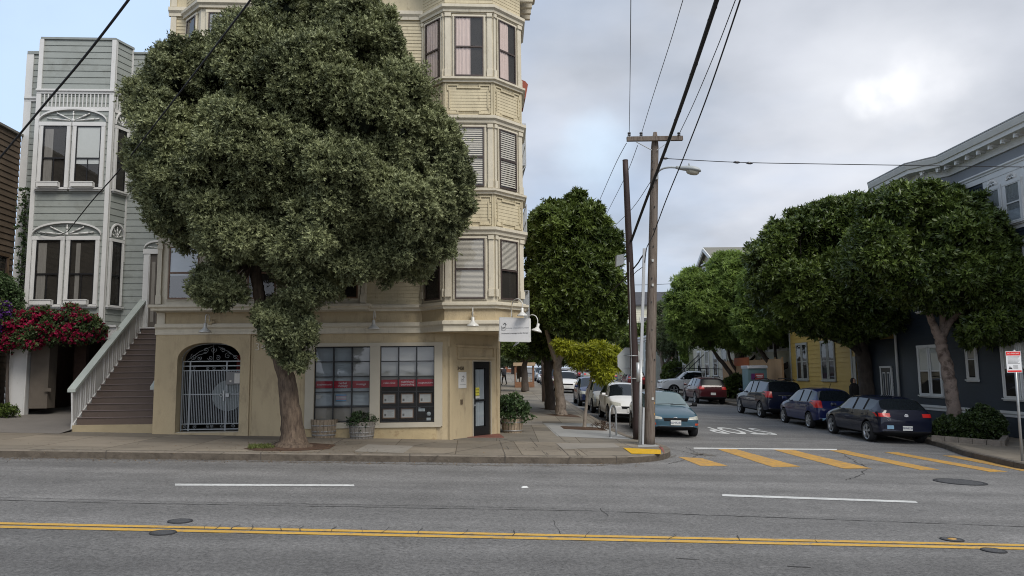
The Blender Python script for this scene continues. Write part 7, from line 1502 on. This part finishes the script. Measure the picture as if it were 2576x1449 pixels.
car('white hatchback parked behind the bike rack', hatch(3.95, 1.69, 1.49, hood=.96, belt=.95, cowl=.95, roofx=1.75, rearx=3.45, tailglass=3.78, nose=.70), P_WH, 4.85, 29.1, -1, front=((.40, .76), (.62, .74)))
car('champagne hatchback parked between the white and the dark blue hatchbacks', hatch(3.95, 1.69, 1.50, hood=.96, belt=.95, cowl=.95, roofx=1.75, rearx=3.45, tailglass=3.78, nose=.70), P_SIL, 4.80, 34.0, -1, front=((.40, .76), (.62, .74)))
car('dark blue hatchback last of the three behind the sapling', hatch(4.05, 1.7, 1.53, hood=.98, cowl=.95, nose=.72, rearx=3.55, tailglass=3.9), P_DB, 4.75, 39.4, -1, front=((.40, .78), (.62, .76)))
car('white boxy hatchback facing the viewer beyond the dark tree trunks', hatch(4.0, 1.70, 1.62, hood=1.02, belt=1.0, cowl=.9, roofx=1.45, rearx=3.6, tailglass=3.9, nose=.78), P_WH, 4.75, 56.5, -1, front=((.45, .80), (.70, .85)))
car('maroon minivan parked behind the white boxy hatchback', suv(4.7, 1.85, 1.75), P_CT, 4.7, 62.3, -1)
car('silver car behind the maroon minivan', hatch(), P_SIL, 4.6, 69, -1, hi=False); car('red car far along the left kerb', sedan(), P_RED, 4.6, 75, -1, hi=False); car('white car far along the left kerb past the red one', hatch(), P_WH, 4.6, 82, -1, hi=False); car('grey SUV last in the left row of parked cars', suv(), P_GR, 4.6, 90, -1, hi=False)
# ------------------------------------------------------------------ trees and plants
def tree(name, label, base, polys, Y, depth, rl, lm, bark, trunk, dens, k, ln, wd, tw=None, twr=.05, every=2, group=None, corek=.5, cat='tree', corem=None, space=.95, tries=3000, holes=(), **kw):
    """trunk: list of (points, r0, r1, flare) with points (x, y, Y); polys: outline(s) of the crown"""
    t = thing(name, label, cat, base, group); L_ = []
    for p in polys:
        pp, yy, dd, rr = (p if isinstance(p, tuple) else (p, Y, depth, rl)); L_ += lobes_in(pp, yy, dd, rr, space, tries)
    for (x0, y0, x1, y1, ym) in holes:      # openings in the front of the crown where the limbs show
        def inside(q):
            v = np.array(q[:3])-EYE; z = v@_f; x, y = IW/2+FPX*(v@CR)/z, IH/2-FPX*(v@CU)/z; return x0 < x < x1 and y0 < y < y1 and q[1] < ym
        L_ = [q for q in L_ if not inside(q)]
    mb = MB()
    for pts, r0, r1, fl in trunk: limb(mb, [at(*q) for q in pts], r0, r1, 14, .05, fl)
    if tw: 
        st = [at(*q) for q in tw]
        for q in L_[::every]:
            s = min(st, key=lambda s: (s[0]-q[0])**2+(s[2]-q[2])**2*1.2); twigs(mb, s, [q], twr)
    obj('trunk', mb, bark, t)
    if corek: obj('shade_core', core(L_, corek), corem or mat('painted_leaf_shade', (.012, .018, .009), .9, .4, 8), t)
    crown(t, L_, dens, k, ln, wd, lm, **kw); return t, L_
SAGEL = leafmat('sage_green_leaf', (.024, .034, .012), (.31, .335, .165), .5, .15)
b = at(737, 1122, 17.45)
BT = [(655, 12), (700, -35), (800, -30), (870, -12), (975, 5), (990, 60), (1003, 110), (1032, 150), (1032, 205), (1062, 248), (1100, 290), (1142, 320), (1152, 370), (1192, 430), (1187, 480), (1165, 560), (1140, 600), (1095, 685), (1020, 716), (960, 695), (915, 700), (860, 745), (790, 770), (720, 760), (640, 650), (590, 690), (530, 650), (480, 612), (420, 605), (395, 585), (365, 540), (335, 490), (330, 430), (340, 380), (322, 300), (335, 250), (372, 200), (365, 150), (432, 138), (480, 108), (550, 88), (612, 62)]
LOWL = ([(470, 700), (520, 680), (600, 690), (640, 720), (640, 760), (560, 775), (490, 760)], 16.6, .55, .26)
LOWT = ([(625, 745), (690, 730), (770, 780), (800, 830), (780, 880), (745, 890), (700, 880), (645, 830)], 16.9, .6, .30)
LOWR = ([(715, 880), (780, 890), (785, 915), (735, 930), (705, 905)], 16.9, .3, .15)
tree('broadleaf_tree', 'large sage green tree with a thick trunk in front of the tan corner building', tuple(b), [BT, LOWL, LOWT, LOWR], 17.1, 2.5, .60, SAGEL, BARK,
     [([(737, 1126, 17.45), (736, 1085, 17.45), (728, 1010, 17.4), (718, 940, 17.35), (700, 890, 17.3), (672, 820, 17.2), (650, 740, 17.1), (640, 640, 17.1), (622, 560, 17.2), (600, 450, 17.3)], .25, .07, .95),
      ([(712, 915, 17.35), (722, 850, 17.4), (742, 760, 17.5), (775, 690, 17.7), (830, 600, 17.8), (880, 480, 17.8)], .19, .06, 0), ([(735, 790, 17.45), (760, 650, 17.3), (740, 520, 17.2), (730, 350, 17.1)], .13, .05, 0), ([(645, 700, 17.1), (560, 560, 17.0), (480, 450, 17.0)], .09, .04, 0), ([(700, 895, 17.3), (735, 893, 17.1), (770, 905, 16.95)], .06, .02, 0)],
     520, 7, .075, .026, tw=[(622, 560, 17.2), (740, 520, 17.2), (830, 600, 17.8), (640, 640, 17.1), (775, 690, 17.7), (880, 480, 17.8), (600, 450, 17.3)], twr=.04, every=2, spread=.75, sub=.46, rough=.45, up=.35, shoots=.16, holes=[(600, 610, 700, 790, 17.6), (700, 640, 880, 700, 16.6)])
DG = leafmat('dark_glossy_leaf', (.016, .032, .008), (.13, .178, .038), .4, .15); DG2 = leafmat('dark_green_leaf', (.014, .028, .007), (.12, .165, .035), .4, .2); FG_ = leafmat('feathery_leaf', (.045, .08, .016), (.27, .37, .085), .5, .4); OL = leafmat('olive_leaf', (.04, .06, .025), (.16, .20, .09), .6, .3)
# two dark trees on the left pavement of the side street
t1 = at(1412, 1046, 30.2)
tree('street_tree', 'dark green street tree with the paler trunk nearest the sapling', tuple(t1), [[(1342, 600), (1356, 535), (1385, 502), (1430, 512), (1478, 508), (1518, 555), (1545, 600), (1560, 640), (1556, 700), (1570, 780), (1556, 850), (1510, 872), (1450, 850), (1400, 850), (1350, 800), (1340, 700)], ([(1428, 505), (1445, 480), (1470, 492), (1472, 520), (1440, 530)], 30, .3, .22)], 30.2, 2.6, .85, DG, BARKG,
     [([(1412, 1047, 30.2), (1410, 1020, 30.2), (1405, 960, 30.2), (1402, 920, 30.2), (1415, 880, 30.2), (1428, 820, 30.2), (1440, 760, 30.2)], .205, .11, .45), ([(1408, 925, 30.2), (1392, 890, 30.2), (1375, 830, 30.3)], .14, .08, 0)], 75, 8, .20, .060, zf=.65, tw=[(1440, 760, 30.2), (1428, 820, 30.2)], twr=.06, every=2, droop=.3, sub=.42, shoots=.25)
t2_ = at(1385, 1031, 33.9)
tree('street_tree', 'dark green street tree with the darker trunk left of its neighbour', tuple(t2_), [[(1332, 640), (1332, 560), (1380, 530), (1440, 600), (1460, 800), (1450, 880), (1400, 895), (1340, 890), (1330, 760)]], 34.2, 2.4, .9, DG2, BARKD, [([(1385, 1032, 33.9), (1383, 990, 33.9), (1377, 930, 33.9), (1372, 880, 33.9), (1378, 820, 33.9)], .23, .13, .3), ([(1379, 940, 33.9), (1400, 890, 33.9), (1405, 850, 33.9)], .13, .08, 0)], 60, 8, .21, .065, tw=[(1378, 820, 33.9)], droop=.3)
for (x, y, Yt, lab, pl_) in ((1322, 985, 53, 'slim dark street tree in front of the timber stall', [(1268, 905), (1262, 870), (1300, 850), (1370, 850), (1380, 890), (1330, 900)]), (1309, 972, 64, 'leaning brown trunked street tree behind the slim one', [(1262, 880), (1290, 850), (1340, 860), (1345, 895), (1300, 905)])):
    q = at(x, y, Yt); tree('street_tree', lab, tuple(q), [pl_], Yt, 2.2, .8, DG2, BARKD, [([(x, y, Yt), (x-3, y-40, Yt), (x-1, y-75, Yt), (x+8, y-100, Yt)], .26, .12, .2), ([(x-2, y-70, Yt), (x-14, y-95, Yt)], .1, .06, 0)], 40, 7, .24, .08, tw=[(x, y-80, Yt)])
fp = at(1371, 1011, 40.5); mb = MB(); mb.tube([tuple(fp), tuple(at(1368, 900, 40.5)), tuple(at(1364, 640, 40.5))], [.17, .15, .12], 12); pf_ = single('utility_pole', mb, mat('brown_pole', (.12, .085, .065), .9, .2, 4), 'brown utility pole beyond the two dark street trees', 'utility pole')
# young sapling
YG = leafmat('yellow_green_leaf', (.10, .13, .008), (.42, .43, .03), .5, .35)
sp = at(1470, 1076, 24.7)
tree('sapling', 'thin staked sapling with bright yellow green leaves', tuple(sp), [([(1398, 862), (1430, 872), (1470, 880), (1475, 892), (1440, 896), (1410, 882)], 24.6, .35, .10), ([(1462, 890), (1490, 866), (1520, 872), (1530, 895), (1500, 915), (1470, 915)], 24.5, .5, .13), ([(1510, 880), (1545, 878), (1563, 900), (1555, 930), (1530, 925)], 24.7, .5, .12), ([(1488, 915), (1525, 920), (1535, 950), (1508, 960)], 24.4, .3, .10), ([(1440, 905), (1465, 905), (1470, 922), (1450, 925)], 24.6, .3, .09)], 24.6, .8, .17, YG, mat('pale_bark', (.26, .22, .18), .8, .2, 6), [([(1470, 1078, 24.7), (1473, 1040, 24.7), (1479, 990, 24.7), (1486, 960, 24.7), (1492, 930, 24.7), (1497, 900, 24.6)], .055, .025, .3)], 48, 6, .17, .036, zf=.6, shoots=.3, tw=[(1492, 930, 24.7), (1497, 900, 24.6)], twr=.018, every=1, corek=0, droop=.9, along=.18, space=1.15, sub=.5)
sb_ = at(1519, 1079, 24.3); bush('low_shrub', 'small bronze shrub in the sapling bed', tuple(sb_), .30, .16, leafmat('bronze_leaf', (.05, .03, .02), (.16, .11, .08)), 8, 90, .06, .02, r=.10)
# right side canopies
r1 = at(2398, 1052, 25.3)
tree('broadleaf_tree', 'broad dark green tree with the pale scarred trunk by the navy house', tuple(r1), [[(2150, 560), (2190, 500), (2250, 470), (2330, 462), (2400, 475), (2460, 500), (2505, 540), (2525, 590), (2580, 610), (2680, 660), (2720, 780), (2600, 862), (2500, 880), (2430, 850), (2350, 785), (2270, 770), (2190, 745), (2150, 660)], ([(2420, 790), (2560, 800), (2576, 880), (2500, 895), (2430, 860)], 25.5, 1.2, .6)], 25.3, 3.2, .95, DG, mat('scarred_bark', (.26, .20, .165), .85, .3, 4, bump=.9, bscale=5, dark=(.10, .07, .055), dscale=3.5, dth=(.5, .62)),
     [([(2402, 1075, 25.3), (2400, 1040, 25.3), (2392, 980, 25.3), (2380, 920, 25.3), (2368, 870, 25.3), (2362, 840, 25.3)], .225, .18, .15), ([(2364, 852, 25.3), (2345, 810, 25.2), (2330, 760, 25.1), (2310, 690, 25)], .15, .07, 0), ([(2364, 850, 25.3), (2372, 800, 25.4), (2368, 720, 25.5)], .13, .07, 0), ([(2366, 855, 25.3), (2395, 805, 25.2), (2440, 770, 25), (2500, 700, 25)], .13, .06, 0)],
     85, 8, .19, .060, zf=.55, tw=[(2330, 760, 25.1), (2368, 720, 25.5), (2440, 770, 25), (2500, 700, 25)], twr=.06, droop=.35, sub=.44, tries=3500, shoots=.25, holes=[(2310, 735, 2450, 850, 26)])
r2 = at(2182, 1010, 34)
tree('broadleaf_tree', 'broad dark green tree with the shaded trunk in front of the yellow house', tuple(r2), [[(1900, 610), (1935, 560), (1990, 530), (2060, 505), (2120, 492), (2200, 488), (2290, 492), (2360, 560), (2370, 700), (2300, 790), (2230, 850), (2160, 875), (2080, 858), (2010, 840), (1950, 830), (1900, 760), (1893, 660)], ([(2160, 720), (2260, 740), (2290, 800), (2240, 850), (2150, 830)], 31.5, 1.5, .8)], 34, 3.6, 1.1, DG, BARKD,
     [([(2184, 1015, 34), (2180, 960, 34), (2170, 890, 34), (2165, 840, 34), (2150, 760, 34)], .42, .2, .1), ([(2172, 900, 34), (2140, 868, 33.7), (2090, 850, 33.5), (2030, 820, 33)], .17, .08, 0), ([(2168, 870, 34), (2205, 820, 34), (2240, 760, 34)], .15, .07, 0)], 62, 8, .23, .072, zf=.55, tw=[(2150, 760, 34), (2030, 820, 33), (2240, 760, 34)], twr=.07, droop=.35, sub=.44, tries=3500, shoots=.25)
r3 = at(1962, 1005, 46)
tree('broadleaf_tree', 'feathery tree with a forked trunk before the plywood hoarding', tuple(r3), [[(1870, 700), (1930, 640), (2020, 690), (2070, 780), (2085, 850), (2030, 885), (1960, 850), (1890, 880), (1850, 820)]], 46, 3.0, .95, FG_, BARKD, [([(1962, 1008, 46), (1960, 960, 46), (1958, 925, 46)], .42, .34, .1), ([(1958, 930, 46), (1925, 900, 45.6), (1890, 850, 45.3)], .2, .08, 0), ([(1960, 930, 46), (1995, 905, 46), (2015, 860, 46), (2020, 800, 46)], .2, .08, 0), ([(1958, 925, 46), (1950, 880, 46), (1960, 800, 46)], .12, .06, 0)], 22, 8, .28, .06, shoots=.3, tw=[(1890, 850, 45.3), (2020, 800, 46), (1960, 800, 46)], twr=.07, droop=.5, sub=.5, corek=.35)
r4 = at(1862, 1000, 52)
tree('feathery_tree', 'bright green feathery tree in front of the gabled house', tuple(r4), [[(1678, 770), (1690, 735), (1710, 690), (1730, 672), (1770, 700), (1795, 650), (1830, 640), (1905, 655), (1935, 720), (1950, 800), (1935, 870), (1880, 890), (1830, 880), (1760, 868), (1715, 885), (1690, 830)]], 52, 3.6, .85, FG_, BARKD, [([(1862, 1003, 52), (1860, 960, 52), (1862, 930, 52), (1868, 880, 52), (1872, 820, 52)], .24, .12, .1), ([(1856, 975, 52), (1835, 935, 51.7), (1800, 890, 51.4), (1775, 840, 51)], .19, .08, 0), ([(1862, 930, 52), (1890, 905, 52), (1925, 870, 52)], .13, .06, 0), ([(1862, 945, 52), (1835, 900, 52), (1830, 830, 52)], .12, .06, 0)], 19, 8, .30, .055, shoots=.3, tw=[(1872, 820, 52), (1775, 840, 51), (1830, 830, 52), (1925, 870, 52)], twr=.07, every=1, droop=.6, sub=.5, corek=0, space=1.12)
r5 = at(1662, 962, 74)
tree('thin_tree', 'sparse thin crowned tree behind the wooden utility pole', tuple(r5), [[(1640, 800), (1655, 760), (1690, 770), (1715, 830), (1705, 900), (1670, 905), (1645, 880)]], 74, 2.6, .7, OL, BARKG, [([(1662, 965, 74), (1668, 930, 74), (1664, 880, 74), (1675, 830, 74)], .3, .12, .1), ([(1667, 925, 74), (1690, 890, 74), (1700, 850, 74)], .14, .06, 0), ([(1666, 905, 74), (1650, 870, 74)], .12, .06, 0)], 8, 6, .3, .06, tw=[(1675, 830, 74), (1700, 850, 74)], twr=.06, every=1, corek=0, space=1.25)
for i, (px, py, Yt, wpx, lab) in enumerate(((1600, 890, 100, 55, 'far round tree seen between the poles'), (1500, 905, 125, 60, 'far dark tree above the champagne wagon'), (1380, 895, 150, 80, 'far tree closing the left end of the street'), (1290, 895, 130, 45, 'far olive tree above the timber stall'))):
    q = at(px, 945, Yt); w = wpx; tree('far_tree', lab, tuple(q), [[(px-w, py-10), (px-w*.6, py-55), (px, py-75), (px+w*.6, py-55), (px+w, py-10), (px+w*.6, py+22), (px-w*.6, py+22)]], Yt, 3.5, 1.5, OL if i == 3 else DG2, BARKD, [([(px, 948, Yt), (px, 900, Yt), (px+3, 860, Yt)], .3, .15, 0)], 9, 6, .5, .2, twr=.1)
# hedge in its stone edging on the right
hp = at(2440, 1105, 24.0); HB = leafmat('hedge_leaf', (.010, .022, .008), (.075, .11, .03), .4, .2)
t = thing('hedge', 'glossy green hedge in a stone edged bed in front of the navy house', 'hedge', tuple(hp)); L_ = lobes_in([(2338, 1100), (2345, 1070), (2370, 1052), (2400, 1052), (2440, 1040), (2465, 1022), (2500, 1030), (2525, 1060), (2530, 1095), (2480, 1110), (2400, 1112)], 24.0, .8, .22, .85)
obj('shade_core', core(L_, .5), mat('painted_leaf_shade', 0), t); crown(t, L_, 260, 5, .085, .045, HB, name='foliage', spread=.9)
mb = MB(); 
e0, e1, e2, e3 = [gpt(x, y, 0, 0) for x, y in ((2345, 1108), (2520, 1122), (2531, 1108), (2345, 1098))]
for a, b_ in ((e0, e1), (e1, e2)):
    for i in range(5):
        p = Vector(a).lerp(Vector(b_), i/5+.004); q = Vector(a).lerp(Vector(b_), (i+1)/5-.004); p.z += .07; q.z += .07; mb.strip(p, q, .16, .17+random.uniform(-.01, .01))
single('stone_edging', mb, mat('edging_stone', (.17, .145, .12), .9, .25, 4, bump=.8, bscale=9), 'low rough stone edging around the hedge bed', 'edging')
bb = at(1852, 1002, 51); t = thing('roadside_bush', 'dark rounded bush at the foot of the feathery tree', 'bush', tuple(bb)); L_ = lobes_in([(1812, 1000), (1815, 965), (1840, 945), (1870, 942), (1885, 965), (1885, 1000), (1850, 1008)], 51, 1.2, .42, .85); obj('shade_core', core(L_, .5), mat('painted_leaf_shade', 0), t); crown(t, L_, 60, 6, .18, .08, DG2, name='foliage', droop=.2)
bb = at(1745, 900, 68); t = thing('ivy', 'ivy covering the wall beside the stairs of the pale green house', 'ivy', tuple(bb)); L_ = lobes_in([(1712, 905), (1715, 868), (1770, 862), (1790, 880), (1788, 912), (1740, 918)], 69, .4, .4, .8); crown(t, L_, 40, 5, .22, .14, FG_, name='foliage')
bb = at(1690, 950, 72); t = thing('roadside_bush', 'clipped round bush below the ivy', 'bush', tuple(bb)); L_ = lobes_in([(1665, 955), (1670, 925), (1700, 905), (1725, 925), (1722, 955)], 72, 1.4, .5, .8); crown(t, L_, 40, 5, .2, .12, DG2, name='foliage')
# bougainvillea over the garage, ivy and weeds on the far left
bo_ = at(120, 860, 22.3); t = thing('bougainvillea', 'crimson flowering bougainvillea spilling over the garage beam', 'bougainvillea', tuple(bo_))
L_ = lobes_in([(-40, 800), (0, 795), (60, 785), (110, 775), (150, 790), (185, 765), (225, 795), (268, 815), (262, 850), (225, 868), (170, 862), (110, 870), (60, 880), (0, 885), (-40, 880)], 22.3, .6, .26, .85)
obj('shade_core', core(L_, .4), mat('painted_leaf_shade', 0), t); crown(t, L_, 120, 4, .07, .045, leafmat('bougainvillea_leaf', (.02, .04, .012), (.10, .14, .05)), name='foliage'); crown(t, [l for i, l in enumerate(L_) if i % 4 != 1], 150, 5, .062, .058, leafmat('crimson_bract', (.12, .004, .02), (.46, .015, .085), .6, .35), name='flowers', spread=1.1, sub=.36, up=.5)
mb = MB(); limb(mb, [at(20, 1035, 22.45), at(18, 950, 22.4), at(30, 860, 22.4), at(90, 830, 22.4), at(200, 835, 22.4)], .05, .015, 8); obj('stem', mb, BARKD, t)
q = at(10, 800, 22.0); t = thing('purple_creeper', 'purple flowering creeper at the far left edge', 'creeper', tuple(q)); L_ = lobes_in([(-60, 770), (0, 755), (28, 770), (20, 810), (-20, 840), (-60, 830)], 22.0, .4, .2, .8); crown(t, L_, 110, 4, .065, .05, leafmat('purple_bract', (.04, .01, .08), (.14, .04, .26)), name='flowers'); crown(t, L_, 90, 4, .065, .045, DG, name='foliage')
q = at(20, 760, 23.0); t = thing('climbing_vine', 'green leafy climber above the crimson flowers at the far left', 'vine', tuple(q)); L_ = lobes_in([(-60, 700), (0, 685), (35, 700), (55, 740), (60, 790), (0, 800), (-60, 790)], 22.9, .4, .24, .85); L_ += [(float(p[0]), float(p[1]), float(p[2]), .07+.07*random.random()) for p in [at(62+random.uniform(-9, 7)-(y-480)*.03, y, 23.9) for y in range(486, 760, 9)]]
crown(t, L_, 150, 4, .065, .045, leafmat('vine_leaf', (.02, .045, .015), (.10, .15, .06)), name='foliage'); mb = MB(); mb.tube([tuple(at(x, y, 24.0)) for x, y in ((66, 490), (60, 600), (54, 700), (52, 780))], .018, 6); obj('stem', mb, BARKD, t)
q = at(15, 1045, 21.8); t = thing('weeds', 'low weeds at the foot of the garage post', 'weeds', tuple(q)); L_ = lobes_in([(-50, 1050), (-40, 1022), (30, 1020), (48, 1038), (30, 1048)], 21.9, .3, .12, .85); crown(t, L_, 160, 4, .07, .03, DG, name='foliage')
q = at(650, 1126, 17.0); t = thing('grass_tuft', 'patch of low grass at the left side of the big trunk', 'grass'); t['kind'] = 'stuff'
ORG[t.name] = (0, 0, 0); P = np.array([np.array(gpt(random.uniform(625, 690), random.uniform(1120, 1130), 0, .0)) for i in range(500)]); A = np.tile([0, 0, 1.0], (500, 1)); V, tt = leaves_at(P, A, 3, .06, .012, .6, np.full(500, .6)); fast_mesh('blades', V, len(V)//4, tt, leafmat('grass_blade', (.03, .05, .012), (.16, .18, .05)), t)
# fallen leaves along the gutter and round the tree pit
V = []; T_ = []
pts = [gpt(random.uniform(-20, 1650), 0, -.15, 0) if False else None for i in range(0)]
def litter(n, fn):
    for i in range(n):
        x, y, b_ = fn(); p = gpt(x, y, b_, .004); a = random.uniform(0, 6.28); s = random.uniform(.012, .03); X_ = np.array([math.cos(a), math.sin(a), random.uniform(-.1, .3)])*s; Y_ = np.array([-math.sin(a), math.cos(a), random.uniform(-.1, .3)])*s*.45; p = np.array(p)+np.array([0, 0, .006]); V.extend([p-X_, p-Y_, p+X_, p+Y_]); T_.append(random.random())
litter(900, lambda: (lambda x: (x, 1152+12*max(0, min(1, x/1200))+random.gauss(3, 3.0), -.15))(random.uniform(0, 1620))); litter(420, lambda: (random.gauss(740, 130), random.uniform(1110, 1142), 0)); litter(260, lambda: (random.uniform(50, 1500), random.uniform(1105, 1145), 0)); litter(60, lambda: (random.uniform(1740, 1850), random.uniform(1140, 1165), -.15)); litter(60, lambda: (random.uniform(2350, 2576), random.uniform(1120, 1165), -.15))
o = fast_mesh('fallen_leaves', np.array(V), len(V)//4, np.array(T_), leafmat('dry_leaf', (.05, .03, .015), (.26, .17, .08)), None); o['kind'] = 'stuff'; o['label'] = 'scattered dry leaves along the gutter and tree pit'
